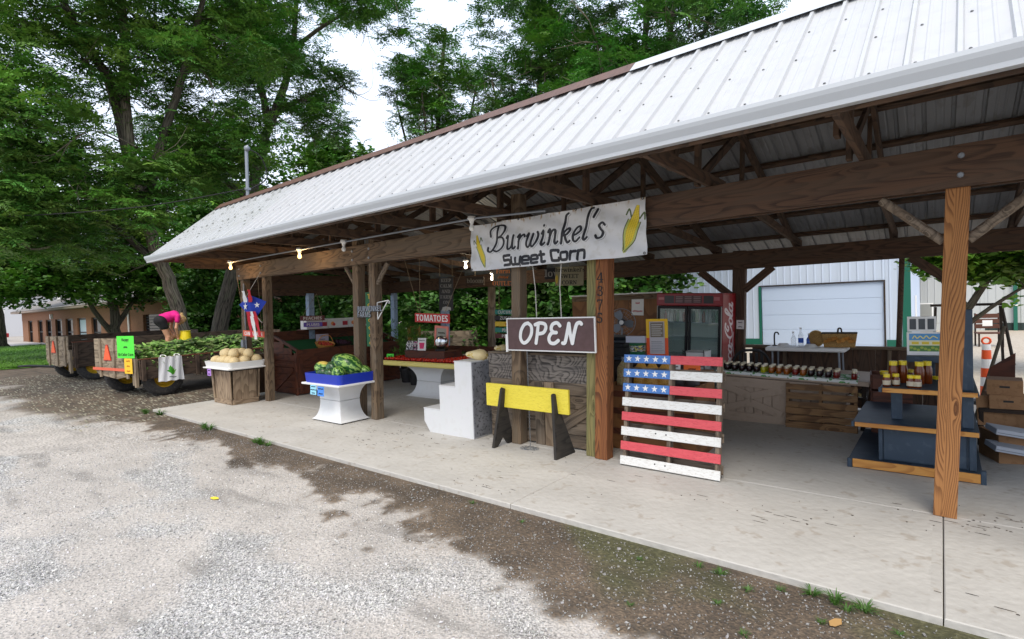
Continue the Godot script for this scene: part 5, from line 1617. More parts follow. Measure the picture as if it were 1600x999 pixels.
# ---------------------------------------------------------------- inside the shelter
func build_tomato_table() -> void:
	rng.seed = 5001
	var o := thing("tomato_table", "yellow-edged table on a white waisted pedestal, covered with tomatoes", "table", W(-7.8, 0, -7.25), 0)
	part(o, "pedestal_base", pedestal_mesh(1.22, 0.62, 0.68, 0.36, 1.5, 0.66, 0.62, 0.3, true), M.white_lam)
	part(o, "pedestal_top", pedestal_mesh(1.22, 0.62, 0.68, 0.36, 1.5, 0.66, 0.62, 0.307, false), M.white_lam)
	bx(o, "table_top", Vector3(-1.08, 0.622, -0.5), Vector3(1.08, 0.72, 0.5), M.yellow_lam, 0.02)
	bx(o, "mat", Vector3(-1.03, 0.721, -0.46), Vector3(1.03, 0.727, 0.46), mat(Color8(120, 24, 18), 0.8), 0.001)
	var prof := []
	for i in 9: prof.append(Vector2(sin(PI * i / 8), -cos(PI * i / 8) * 0.82))
	var tm := lathe_mesh(prof, 12)
	var X := o.transform
	var cnt := 0
	for i in 25:
		for j in 10:
			var x := -0.98 + 0.081 * i
			var z := 0.42 - 0.088 * j
			if x > -0.68 and x < 0.5 and z < 0.3: continue
			var r := rng.randf_range(0.03, 0.038)
			var t := thing("tomato", "red tomato in the rows laid out on the yellow-edged table", "tomato", X * Vector3(x + rng.randf_range(-0.008, 0.008), 0.727 + r * 0.82, z + rng.randf_range(-0.008, 0.008)), rng.randf() * 6, "tomatoes on the yellow-edged table")
			part(t, "fruit", tm, M.tomato, Transform3D(Basis.from_scale(Vector3.ONE * r), Vector3.ZERO))
			cnt += 1
	var r := thing("wooden_riser", "long brown wooden box standing on the tomato table", "box", X * Vector3(-0.12, 0.728, -0.05), 0)
	for e in [[-0.55, 0, 0.22, 0.6, 0.15, 0.24], [-0.55, 0, -0.24, 0.6, 0.15, -0.22], [-0.55, 0, -0.2195, -0.53, 0.15, 0.2195], [0.58, 0, -0.2195, 0.6, 0.15, 0.2195], [-0.56, 0.151, -0.25, 0.61, 0.172, 0.25]]:
		bx(r, "board", Vector3(e[0], e[1], e[2]), Vector3(e[3], e[4], e[5]), M.bin_wood)
	# things on the riser and the table
	sign_board("price_card", "lime green price card at the left end of the tomato table", X * facing(Vector3(-0.93, 0.79, 0.36), 0.3, -0.2), Vector2(0.17, 0.1), M.green_tag, ["~5"], M.ink, "card", 0.04, "Droid Sans", 0.003)
	for k in 3:
		var b := thing("gift_bag", ["left printed black and white paper bag on the riser", "middle printed black and white paper bag on the riser", "right printed paper bag with pink print on the riser"][k], "bag", X * Vector3(-0.78 + 0.14 * k, 0.76, -0.05 + 0.03 * k), 0.2 * k, "printed paper bags on the tomato table")
		var st := mb()
		prism(st, PackedVector2Array([Vector2(-0.08, 0), Vector2(0.08, 0), Vector2(0.07, 0.24), Vector2(0.035, 0.27), Vector2(0.03, 0.32), Vector2(-0.03, 0.32), Vector2(-0.035, 0.27), Vector2(-0.07, 0.24)]), 0.1, Transform3D(Basis.IDENTITY, Vector3(0, 0, 0.05)))
		part(b, "paper", st.commit(), mat(Color.WHITE, 0.7, 0, mottle(130 + k, Color8(40, 42, 48), Color8(210, 210, 212), Color8(232, 232, 230) if k < 2 else Color8(214, 90, 140), 0.06, 0.09, 2.5, 64), Vector3(4, 4, 4), true))
		bx(b, "tie", Vector3(-0.037, 0.262, -0.056), Vector3(0.037, 0.274, 0.056), M.white, 0.002)
	sign_board("salsa_sign", "white card with a pink cup picture on the tomato riser", X * facing(Vector3(-0.2, 1.03, 0.14), 0.1, -0.1), Vector2(0.22, 0.25), M.white, [], M.ink, "sign", 0.05, "Droid Sans", 0.006)
	var cup := prism_mesh(PackedVector2Array([Vector2(-0.07, 0.06), Vector2(0.07, 0.06), Vector2(0.05, -0.06), Vector2(-0.05, -0.06)]), 0.002)
	var ss: Node3D = get_node("salsa_sign")
	part(ss, "cup_print", cup, mat(Color8(224, 48, 110), 0.6), Transform3D(Basis.IDENTITY, Vector3(0, -0.03, 0.002)))
	scribble(ss, 0.16, 0.035, Vector3(0, 0.075, 0.002), mat(Color8(120, 120, 124), 0.6), 1)
	var sc := thing("hanging_scale", "steel produce scale with a round polished pan on the tomato riser", "scale", X * Vector3(0.22, 0.9, 0.0), 0.5)
	bx(sc, "base", Vector3(-0.1, 0, -0.1), Vector3(0.1, 0.04, 0.1), M.black_metal)
	part(sc, "drum", lathe_mesh([Vector2(0, 0.06), Vector2(0.1, 0.055), Vector2(0.125, 0.03), Vector2(0.125, -0.03), Vector2(0.1, -0.055), Vector2(0, -0.06)], 24), M.chrome, Transform3D(Basis(Vector3.RIGHT, PI / 2), Vector3(0, 0.17, 0)))
	bx(sc, "yoke", Vector3(-0.02, 0.041, -0.09), Vector3(0.02, 0.12, -0.066), M.black_metal)
	var pk := thing("recipe_sign", "pink-framed chalk sign tilted on the tomato riser", "sign", Vector3.ZERO, 0, "", 0)
	pk.transform = X * facing(Vector3(0.1, 1.18, -0.12), 0.15, 0.0, -0.08)
	bx(pk, "slate", Vector3(-0.13, -0.16, -0.01), Vector3(0.13, 0.16, 0), mat(Color8(170, 172, 160), 0.7))
	for e in [[-0.17, -0.2, -0.125, 0.2], [0.125, -0.2, 0.17, 0.2], [-0.1245, 0.155, 0.1245, 0.2], [-0.1245, -0.2, 0.1245, -0.155]]: bx(pk, "frame", Vector3(e[0], e[1], -0.015), Vector3(e[2], e[3], 0.012), M.pink_frame)
	bx(pk, "green_strip", Vector3(-0.124, -0.15, 0.001), Vector3(0.124, -0.07, 0.003), mat(Color8(50, 96, 60), 0.7), 0)
	scribble(pk, 0.17, 0.05, Vector3(0, 0.06, 0.001), M.ink, 2)
	bx(pk, "stake", Vector3(-0.01, -0.3, -0.03), Vector3(0.01, -0.1, -0.012), M.black_metal)

func build_peach_bin() -> void:
	rng.seed = 5002
	var o := thing("peach_bin", "brown wooden sloped produce bin lined with green felt at the left wall", "bin", W(-10.5, 0, -5.84), 0)
	# end panel with a sloped top: boards stacked, framed
	var L := -2.7
	for ez in [0.0, L]:
		for k in 7:
			var y0 := 0.02 + k * 0.14
			var y1 := y0 + 0.136
			var xr := 0.0
			if y1 > 0.93: xr = -(y1 - 0.93) * 3.2
			bx(o, "end_board", Vector3(-1.0, y0, ez - 0.03), Vector3(xr - 0.002, y1, ez - 0.01), M.bin_wood)
		board(o, "cap_board", Vector3(0.0, 0.955, ez - 0.02), Vector3(-1.0, 1.26, ez - 0.02), 0.05, 0.05, M.bin_wood)
		board(o, "end_board", Vector3(-1.0, 1.06, ez - 0.02), Vector3(-0.55, 1.06, ez - 0.02), 0.019, 0.13, M.bin_wood)
		bx(o, "corner_post", Vector3(-0.09, 0.0, ez - 0.008), Vector3(-0.004, 0.9, ez + 0.012), M.bin_wood)
		bx(o, "mid_rail", Vector3(-0.99, 0.6, ez - 0.008), Vector3(-0.1, 0.68, ez + 0.01), M.bin_wood)
		board(o, "cross_brace", Vector3(-0.95, 0.08, ez + 0.001), Vector3(-0.15, 0.55, ez + 0.001), 0.016, 0.09, M.bin_wood)
	for k in 6:
		bx(o, "front_board", Vector3(-0.028, 0.02 + k * 0.14, L), Vector3(-0.006, 0.156 + k * 0.14, -0.035), M.bin_wood)
	bx(o, "front_rail", Vector3(-0.02, 0.8, L - 0.03), Vector3(0.02, 0.965, 0.004), M.bin_wood)
	bx(o, "front_stile", Vector3(-0.004, 0.03, -0.14), Vector3(0.014, 0.798, -0.045), M.bin_wood)
	bx(o, "front_stile", Vector3(-0.004, 0.03, -1.4), Vector3(0.014, 0.798, -1.3), M.bin_wood)
	var B := Basis(Vector3(0, 0, 1), -0.26)
	part(o, "felt_bed", box_mesh(Vector3(0.98, 0.02, -L - 0.08), 0.002), M.felt, Transform3D(B, Vector3(-0.5, 0.99, L / 2)))
	bx(o, "back_board", Vector3(-1.03, 0.02, L), Vector3(-1.002, 1.34, -0.01), M.bin_wood)
	var X := o.transform
	# baskets and cartons in the bin
	for b in [[-0.3, -0.85, 0, "shallow split-wood basket of peaches, nearer one in the brown bin"], [-0.3, -1.3, 1, "dark basket of plums beside the peach basket"]]:
		var k := thing("fruit_basket", b[3], "basket", X * Vector3(b[0], 0.955, b[1]), 0, "", TILT - 0.26)
		part(k, "basket", lathe_mesh([Vector2(0, 0), Vector2(0.17, 0), Vector2(0.22, 0.09), Vector2(0.21, 0.095), Vector2(0.16, 0.012), Vector2(0, 0.012)], 18), M.edge_wood if b[2] == 0 else M.dark_wood)
		part(k, "handle", tube_mesh(smooth([Vector3(0, 0.08, 0.215), Vector3(0, 0.24, 0.12), Vector3(0, 0.28, 0), Vector3(0, 0.24, -0.12), Vector3(0, 0.08, -0.215)]), 0.009, 6), M.edge_wood if b[2] == 0 else M.dark_wood)
		var pr := []
		for i in 9: pr.append(Vector2(sin(PI * i / 8), -cos(PI * i / 8)))
		var pm := lathe_mesh(pr, 10)
		var m := mat(Color8(190, 70, 50), 0.5) if b[2] == 0 else mat(Color8(60, 30, 50), 0.4)
		for i in 11:
			var a := i * 2.4
			var d := 0.045 * sqrt(float(i))
			var q := thing("peach" if b[2] == 0 else "plum", "red peach heaped in the split-wood basket" if b[2] == 0 else "dark plum heaped in the dark basket", "peach" if b[2] == 0 else "plum", k.transform * Vector3(cos(a) * d, 0.085 - i * 0.002, sin(a) * d), 0, "peaches in the basket" if b[2] == 0 else "plums in the basket", 0)
			part(q, "fruit", pm, m, Transform3D(Basis.from_scale(Vector3.ONE * 0.036), Vector3.ZERO))
	sign_board("variety_card", "small grey printed card standing in the green-lined bin", X * facing(Vector3(-0.55, 1.16, -0.95), 0.9, -0.1), Vector2(0.28, 0.16), mat(Color8(150, 146, 160), 0.7), ["~6", "~7"], M.ink, "card", 0.035, "Droid Sans", 0.004)
	var img := Image.create(128, 48, false, Image.FORMAT_RGB8)
	img.fill(Color8(226, 226, 230))
	disc(img, Vector2(26, 22), 12, Color8(232, 150, 90))
	disc(img, Vector2(34, 28), 9, Color8(206, 60, 60))
	img.fill_rect(Rect2i(92, 10, 34, 26), Color8(180, 40, 60))
	for k in 3:
		var c := thing("fruit_carton", ["white printed fruit carton, nearest of the row behind the peach bin", "white printed fruit carton, middle of the row behind the peach bin", "white printed fruit carton, farthest of the row behind the peach bin"][k], "carton", X * Vector3(-0.86, 1.36, -0.95 - k * 0.56), PI / 2)
		bx(c, "box", Vector3(-0.27, 0, -0.13), Vector3(0.27, 0.2, 0.13), M.white)
		bx(c, "lid", Vector3(-0.275, 0.2, -0.135), Vector3(0.275, 0.225, 0.135), M.white)
		var st := mb()
		quad(st, Vector3(-0.26, 0.19, 0.132), Vector3(0.26, 0.19, 0.132), Vector3(0.26, 0.01, 0.132), Vector3(-0.26, 0.01, 0.132))
		part(c, "printed_face", st.commit(), mat(Color.WHITE, 0.5, 0, ImageTexture.create_from_image(img)))
	bx(o, "back_shelf", Vector3(-1.02, 1.34, L), Vector3(-0.7, 1.36, -0.6), M.bin_wood)

func hang(o: Node3D, pairs: Array, r := 0.004, m: Material = null) -> void:
	for p in pairs: part(o, "cord", tube_mesh([p[0], p[1]], r, 6), m if m else M.rope)

func build_signs() -> void:
	var s := sign_board("peaches_sign", "maroon board lettered PEACHES hanging over the brown bin", facing(W(-11.0, 1.62, -6.5), PI / 2 - 0.45), Vector2(0.52, 0.11), M.maroon_sign, ["PEACHES"], M.cord, "sign", 0.068)
	hang(s, [[Vector3(-0.2, 0.06, -0.006), Vector3(0.1, 0.55, -0.006)], [Vector3(0.2, 0.06, -0.006), Vector3(0.1, 0.55, -0.006)]])
	s = sign_board("plums_sign", "purple board lettered PLUMS hanging below the peaches board", facing(W(-10.98, 1.475, -6.5), PI / 2 - 0.45), Vector2(0.4, 0.1), M.purple_sign, ["PLUMS"], M.cord, "sign", 0.062)
	hang(s, [[Vector3(-0.2, 0.06, -0.006), Vector3(-0.2, 0.09, -0.006)], [Vector3(0.2, 0.06, -0.006), Vector3(0.2, 0.09, -0.006)]])
	s = sign_board("tomatoes_sign", "bright red board with white TOMATOES lettering hanging on cords", facing(W(-7.08, 1.565, -6.5), 0.05), Vector2(0.86, 0.165), M.red_sign, ["TOMATOES"], M.white, "sign", 0.115, "Droid Sans", 0.014, "", 0.95)
	hang(s, [[Vector3(-0.32, 0.08, -0.006), Vector3(-1.0, 1.35, -0.2)], [Vector3(0.3, 0.08, -0.006), Vector3(0.85, 1.35, -0.2)], [Vector3(-0.3, 0.08, -0.01), Vector3(-0.4, 1.3, -0.1)]])
	s = sign_board("keep_calm_sign", "tall black sign lettered KEEP CALM AND FARM ON", facing(W(-7.95, 2.02, -7.7), 0.25), Vector2(0.34, 0.68), M.black, ["KEEP", "CALM", "AND", "FARM", "ON", ""], mat(Color8(120, 120, 118), 0.7), "sign", 0.066, "Droid Serif")
	part(s, "tractor_print", prism_mesh(PackedVector2Array([Vector2(-0.11, -0.04), Vector2(-0.08, 0.03), Vector2(0.0, 0.05), Vector2(0.11, 0.03), Vector2(0.12, -0.04), Vector2(0.07, -0.02), Vector2(0.02, -0.05)]), 0.002), mat(Color8(170, 170, 168), 0.7), Transform3D(Basis.IDENTITY, Vector3(0, -0.3, 0.002)))
	hang(s, [[Vector3(-0.15, 0.36, -0.006), Vector3(-0.15, 0.75, -0.006)], [Vector3(0.15, 0.36, -0.006), Vector3(0.15, 0.75, -0.006)]])
	# stacked vegetable boards on one hanging frame
	var veg := [["CUCUMBERS", M.teal_sign, M.cord, "teal"], ["ZUCCHINI", M.black, M.cord, "black"], ["~6", M.yellow_sign, M.orange_tag, "yellow"], ["PICKLES", M.teal_sign, M.cord, "lower teal"], ["PEPPERS", M.maroon_sign, M.cord, "dark red"]]
	for i in 5:
		s = sign_board("vegetable_sign", "%s vegetable name board in the stack left of the open sign" % veg[i][3], facing(W(-6.02, 1.62 - i * 0.108, -7.4), 0.35), Vector2(0.56, 0.085), veg[i][1], [veg[i][0]], veg[i][2], "sign", 0.055, "Droid Sans", 0.012, "vegetable name boards")
		if i > 0: hang(s, [[Vector3(-0.2, 0.04, -0.006), Vector3(-0.2, 0.07, -0.006)], [Vector3(0.2, 0.04, -0.006), Vector3(0.2, 0.07, -0.006)]])
		else: hang(s, [[Vector3(-0.2, 0.04, -0.006), Vector3(-0.2, 1.1, -0.006)], [Vector3(0.2, 0.04, -0.006), Vector3(0.2, 1.1, -0.006)]])
	s = sign_board("bloom_sign", "dark wooden sign with pale script bloom high at the back", facing(W(-7.6, 2.28, -8.2), 0.3), Vector2(0.42, 0.18), M.dark_wood, ["bloom"], mat(Color8(110, 106, 100), 0.7), "sign", 0.085, "Droid Serif", 0.014, "", 1.0, true)
	hang(s, [[Vector3(0, 0.1, -0.006), Vector3(0, 0.6, -0.006)]])
	s = sign_board("farm_sign", "dark sign with orange and white farm lettering beside the grey post", facing(W(-6.75, 2.3, -8.1), 0.3), Vector2(0.44, 0.36), M.black, ["Farm", "~5", "OUTLET"], mat(Color8(170, 96, 40), 0.7), "sign", 0.08, "Droid Serif")
	hang(s, [[Vector3(0, 0.2, -0.006), Vector3(0, 0.7, -0.006)]])
	s = sign_board("love_sign", "dark sign with pale script love seen under the banner", facing(W(-5.4, 2.28, -7.9), 0.4), Vector2(0.34, 0.2), M.black, ["love"], mat(Color8(150, 146, 138), 0.7), "sign", 0.12, "Droid Serif", 0.014, "", 1.0, true)
	hang(s, [[Vector3(0, 0.1, -0.006), Vector3(0, 0.6, -0.006)]])
	s = sign_board("small_corn_sign", "small cream sign repeating the corn lettering under the banner's middle", facing(W(-4.95, 2.2, -7.7), 0.3), Vector2(0.5, 0.32), mat(Color8(150, 142, 112), 0.7), ["Burwinkel's", "SWEET", "CORN"], M.ink, "sign", 0.065, "Droid Serif", 0.012)
	hang(s, [[Vector3(0, 0.16, -0.006), Vector3(0, 0.7, -0.006)]])
	part(s, "corn_print", lathe_mesh([Vector2(0, -0.09), Vector2(0.022, -0.04), Vector2(0.024, 0.03), Vector2(0, 0.09)], 8), mat(Color8(206, 176, 60), 0.6), Transform3D(Basis.from_scale(Vector3(1, 1, 0.06)), Vector3(-0.22, -0.05, 0.003)))
	# tall green sign behind the paired posts
	var g := thing("green_banner_sign", "tall narrow green sign with yellow letters behind the paired posts", "sign", W(-8.2, 1.58, -6.0), 0.35)
	bx(g, "board", Vector3(-0.09, -0.5, -0.012), Vector3(0.09, 0.5, 0), M.green_sign, 0.002)
	letters(g, "T", 0.09, M.yellow_sign, Transform3D(Basis.IDENTITY, Vector3(0.0, 0.42, 0.0015)))
	for i in 6: part(g, "letter_stroke", tube_mesh(smooth([Vector3(0.03, 0.3 - 0.14 * i, 0.001), Vector3(-0.03, 0.27 - 0.14 * i, 0.001), Vector3(0.0, 0.23 - 0.14 * i, 0.001), Vector3(0.035, 0.25 - 0.14 * i, 0.001)], 4), 0.009, 5), M.yellow_sign)
	hang(g, [[Vector3(0, 0.5, -0.006), Vector3(0, 1.6, -0.006)]])
	# cut-out metal name on the paired posts
	var n := thing("metal_name_sign", "cut-out metal lettering fixed across the paired posts", "sign", W(-7.06, 1.77, -5.135), 0)
	for r in [["BURWINKEL", 0.0, 0.035], ["FARMS", -0.09, -0.11]]:
		letters(n, r[0], 0.09, M.ink, Transform3D(Basis.IDENTITY, Vector3(r[2] - 0.012, r[1] - 0.008, -0.002)), "Droid Sans", 700, false, 0.006, 0.92)
		letters(n, r[0], 0.085, M.galv, Transform3D(Basis.IDENTITY, Vector3(r[2], r[1], 0.006)), "Droid Sans", 700, false, 0.004, 0.92)
	bx(n, "strap", Vector3(-0.3, -0.012, -0.018), Vector3(0.33, 0.0, -0.008), M.black_metal, 0.001)
	# white folding bracket on the right-hand post of the pair
	var b := thing("wall_bracket", "white triangular metal bracket on the right one of the paired posts", "bracket", W(-6.915, 1.86, -5.2), 0)
	for q in [[Vector3(0, 0, 0), Vector3(0.3, 0.03, 0.02)], [Vector3(0, 0, 0), Vector3(0, -0.26, 0)], [Vector3(0, -0.26, 0), Vector3(0.29, 0.02, 0.02)]]: part(b, "bar", tube_mesh(q, 0.009, 8), M.white)
	part(b, "hook", tube_mesh([Vector3(0.3, 0.03, 0.02), Vector3(0.33, 0.01, 0.02), Vector3(0.32, -0.02, 0.02)], 0.009, 8), M.white)
	# orange cantaloupe sign and ropes at the left corner
	s = sign_board("cantaloupe_sign", "coral board lettered CANTALOUPE hanging at the left corner post", facing(W(-10.55, 1.37, -4.96), 0.1), Vector2(0.72, 0.115), M.coral_sign, ["CANTALOUPE"], M.white, "sign", 0.07, "Droid Sans", 0.012)
	hang(s, [[Vector3(-0.28, 0.05, -0.006), Vector3(-0.62, 1.12, -0.06)], [Vector3(0.28, 0.05, -0.006), Vector3(0.1, 1.12, -0.06)]])
	build_windsock()

func build_windsock() -> void:
	var o := thing("star_windsock", "blue star flag windsock with red and white tails by the left corner post", "windsock", W(-10.42, 1.93, -4.95), 0.35)
	# four-pointed blue body folded out of two sheets
	var blue := mat(Color8(28, 62, 178), 0.7)
	var red := mat(Color8(190, 26, 44), 0.7)
	var st := mb()
	var pts := [Vector3(-0.38, 0.02, 0.02), Vector3(-0.05, 0.2, 0.07), Vector3(0.3, 0.06, 0.02), Vector3(0.02, -0.3, 0.06)]
	var c := Vector3(0, 0.0, 0.13)
	var d := Vector3(0, 0.0, -0.03)
	for i in 4:
		tri(st, pts[i], pts[(i + 1) % 4], c)
		tri(st, pts[(i + 1) % 4], pts[i], d)
	part(o, "body", st.commit(), blue)
	var star := PackedVector2Array()
	for k in 10:
		var r := 0.075 if k % 2 == 0 else 0.03
		star.append(Vector2(sin(TAU * k / 10) * r, cos(TAU * k / 10) * r))
	part(o, "star", prism_mesh(star, 0.003), M.white, facing(Vector3(-0.14, -0.02, 0.108), -0.28, -0.05))
	part(o, "star", prism_mesh(star, 0.003), M.white, Transform3D(Basis(Vector3.UP, 0.3).scaled(Vector3.ONE * 0.8), Vector3(0.14, 0.0, 0.1)))
	var tails := [[-0.09, 0.06, 0.28, -0.05, M.white], [0.03, 0.06, 0.3, -0.03, red], [-0.04, -0.12, -0.62, 0.06, red], [0.03, -0.12, -0.66, 0.09, M.white], [0.1, -0.12, -0.6, 0.12, red]]
	for t in tails:
		var rows := []
		for i in 12:
			var v := i / 11.0
			var y := lerpf(t[1], t[2], v)
			var x: float = t[0] + t[3] * v + 0.015 * sin(v * 9.0)
			var w := 0.05 * (1.0 - 0.35 * v)
			rows.append([Vector3(x - w, y, 0.14 + 0.015 * sin(v * 8.0)), Vector3(x + w, y, 0.145 + 0.015 * sin(v * 8.0 + 1.0))])
		var s2 := mb()
		sheet(s2, rows)
		part(o, "tail", s2.commit(), t[4])
	hang(o, [[Vector3(-0.05, 0.25, 0.1), Vector3(0.16, 0.62, 0.0)], [Vector3(-0.3, 0.05, 0.02), Vector3(0.16, 0.62, 0.0)]], 0.005, M.cord)
	# pale arm that holds it off the post
	var a := thing("post_bracket", "pale wooden bracket arm on the second post behind the windsock", "bracket", W(-10.56, 1.8, -5.14), 0)
	part(a, "arm", tube_mesh([Vector3(0, 0.06, 0), Vector3(-0.34, 0.06, 0.08)], 0.013, 6), M.cord)
	part(a, "strut", tube_mesh([Vector3(0, -0.22, 0), Vector3(-0.3, 0.05, 0.07)], 0.012, 6), M.cord)
	var p := thing("electric_box", "grey electrical box and pipe low on the left corner post", "electric box", W(-11.36, 1.15, -5.13), 0)
	bx(p, "box", Vector3(-0.045, -0.08, -0.03), Vector3(0.045, 0.08, 0.04), M.galv, 0.008)
	part(p, "pipe", tube_mesh(smooth([Vector3(0.02, -0.12, 0.01), Vector3(0.03, -0.4, 0.01), Vector3(0.18, -0.62, 0.02), Vector3(0.22, -1.1, 0.02)]), 0.02, 8), M.galv)

func build_counter() -> void:
	rng.seed = 5003
	# the jar counter stands level on the sloping floor
	var o := thing("jar_counter", "tan painted counter with barn-door panels, its top lined with jars", "counter", W(-1.52, 0, -7.8), 0.06, "", 0.0)
	bx(o, "body", Vector3(-0.92, -0.04, -0.9), Vector3(0.62, 0.60, -0.03), M.tan_paint)
	for k in 12:
		var x := -0.92 + k * 0.115
		bx(o, "plank", Vector3(x + 0.005, -0.03, -0.029), Vector3(x + 0.11, 0.59, -0.008), M.tan_paint, 0.004)
	for f in [[-0.92, 0.5, 0.0, 0.1], [-0.92, 0.5, 0.49, 0.1]]:
		bx(o, "rail", Vector3(f[0], f[2] - 0.03, -0.006), Vector3(0.46, f[2] + 0.1, 0.014), M.tan_paint)
	for d in [[-0.88, 0.12, -0.5, 0.25], [-0.5, 0.25, -0.1, 0.12], [-0.88, 0.46, -0.5, 0.34], [-0.5, 0.34, -0.1, 0.46], [0.0, 0.46, 0.44, 0.38], [0.0, 0.12, 0.44, 0.25]]:
		board(o, "diagonal", Vector3(d[0], d[1], 0.004), Vector3(d[2], d[3], 0.004), 0.018, 0.1, M.tan_paint)
	bx(o, "stile", Vector3(-0.13, 0.101, -0.01), Vector3(-0.02, 0.459, 0.0085), M.tan_paint)
	bx(o, "counter_top", Vector3(-0.97, 0.605, -0.98), Vector3(0.86, 0.665, 0.04), M.tan_paint, 0.006)
	bx(o, "end_shelf", Vector3(0.63, 0.42, -0.8), Vector3(0.84, 0.44, -0.02), M.dark_wood)
	bx(o, "end_leg", Vector3(0.78, -0.05, -0.7), Vector3(0.83, 0.604, -0.62), M.dark_wood)
	bx(o, "end_leg", Vector3(0.78, -0.05, -0.12), Vector3(0.83, 0.604, -0.04), M.dark_wood)
	var X := o.transform
	var cl := thing("table_runner", "white cloth printed with green leaves under the jars", "cloth", X * Vector3(-0.1, 0.667, -0.25), 0.06, "", 0)
	bx(cl, "cloth", Vector3(-0.86, 0, -0.28), Vector3(0.84, 0.003, 0.285), M.leaf_cloth, 0)
	bx(cl, "hanging_edge", Vector3(-0.86, -0.035, 0.291), Vector3(0.84, 0.003, 0.294), M.leaf_cloth, 0)
	# jars: three rows, colours run in groups
	var P := {}
	var row := ["dark", "dark", "dark", "dark", "dark", "dark", "green", "amber", "amber", "amber", "red", "amber", "dark", "dark", "dark", "red", "", "red"]
	var names := {"dark": [M.jam_dark, "dark berry jam jar"], "green": [M.jam_green, "yellow-green relish jar"], "amber": [M.jam_amber, "amber preserve jar"], "red": [M.jam_red, "red preserve jar"]}
	for r in 3:
		for i in row.size():
			var c: String = row[i]
			if c == "": continue
			var nm: Array = names[c]
			var place: String = ["front", "middle", "back"][r]
			var sec := "left of the yellow-green one" if i < 6 else ("in the middle of the counter" if i < 15 else "at the counter's right end")
			if c == "green": sec = "on the leaf cloth"
			var lab := "%s with a pale lid, %s row, %s" % [nm[1], place, sec]
			var mk := func() -> Node3D: return jar_proto("preserve_jar", "", [nm[0], M.lid_gold], 0.034, 0.085, 0.014)
			place_first(P, c, mk, "preserve_jar", X * Transform3D(Basis.IDENTITY, Vector3(-0.93 + i * 0.0955 + rng.randf_range(-0.006, 0.006), 0.6715, -0.08 - r * 0.1 + rng.randf_range(-0.008, 0.008))), lab, "preserve jars: " + lab)
	# pallet leaning on the counter
	var p := thing("brown_pallet", "brown wooden pallet leaning on its edge against the tan counter", "pallet", W(-1.15, 0, -7.68), 0.02)
	var B := Basis(Vector3.RIGHT, -0.08)
	var ys := [0.045, 0.135, 0.225, 0.31, 0.42, 0.535]
	for i in 6: part(p, "slat", box_mesh(Vector3(0.8, 0.075 if i % 2 else 0.085, 0.014), 0.003), M.pallet_wood, Transform3D(B * Basis(Vector3(0, 0, 1), rng.randf_range(-0.008, 0.008)), B * Vector3(rng.randf_range(-0.006, 0.006), ys[i], 0.0)))
	for x in [-0.38, 0.0, 0.38]: part(p, "stringer", box_mesh(Vector3(0.035, 0.58, 0.075), 0.003), M.pallet_wood, Transform3D(B, B * Vector3(x, 0.292, -0.046)))
	var pl := thing("paper_plate", "white paper plate with yellow rolls on the counter's end shelf", "plate", X * Vector3(0.73, 0.442, -0.12), 0, "", 0)
	part(pl, "plate", lathe_mesh([Vector2(0, 0.004), Vector2(0.07, 0.004), Vector2(0.1, 0.016), Vector2(0.104, 0.014), Vector2(0.07, 0), Vector2(0, 0)], 20), M.white)
	for k in 4: part(pl, "roll", lathe_mesh([Vector2(0, -0.018), Vector2(0.024, -0.01), Vector2(0.028, 0.004), Vector2(0.018, 0.02), Vector2(0, 0.024)], 10), M.gourd, Transform3D(Basis.IDENTITY, Vector3(cos(k * 1.7) * 0.04, 0.026, sin(k * 1.7) * 0.04)))
	var cr := thing("wooden_crate", "dark wooden crate with yellow packets between the counter and the blue shelf", "crate", W(-0.42, 0, -7.75), 0.1)
	for k in 4:
		for s in [-1, 1]:
			bx(cr, "slat", Vector3(-0.18, 0.02 + k * 0.19, s * 0.2 - 0.008), Vector3(0.2, 0.19 + k * 0.19, s * 0.2 + 0.008), M.bin_wood)
			bx(cr, "slat", Vector3(s * 0.19 - 0.008, 0.02 + k * 0.19, -0.19), Vector3(s * 0.19 + 0.008, 0.19 + k * 0.19, 0.19), M.bin_wood)
	bx(cr, "floor", Vector3(-0.18, 0.66, -0.19), Vector3(0.18, 0.675, 0.19), M.bin_wood)
	var yp := thing("yellow_packet", "yellow packet lying in the dark crate left of the honey", "packet", W(-0.42, 0.68, -7.72), 0.3)
	part(yp, "packet", tray_mesh(0.24, 0.16, 0.1, 0.02, 0.05), M.lid_yellow)
	bx(yp, "seal", Vector3(-0.125, 0.1, -0.01), Vector3(0.125, 0.115, 0.01), M.lid_yellow)

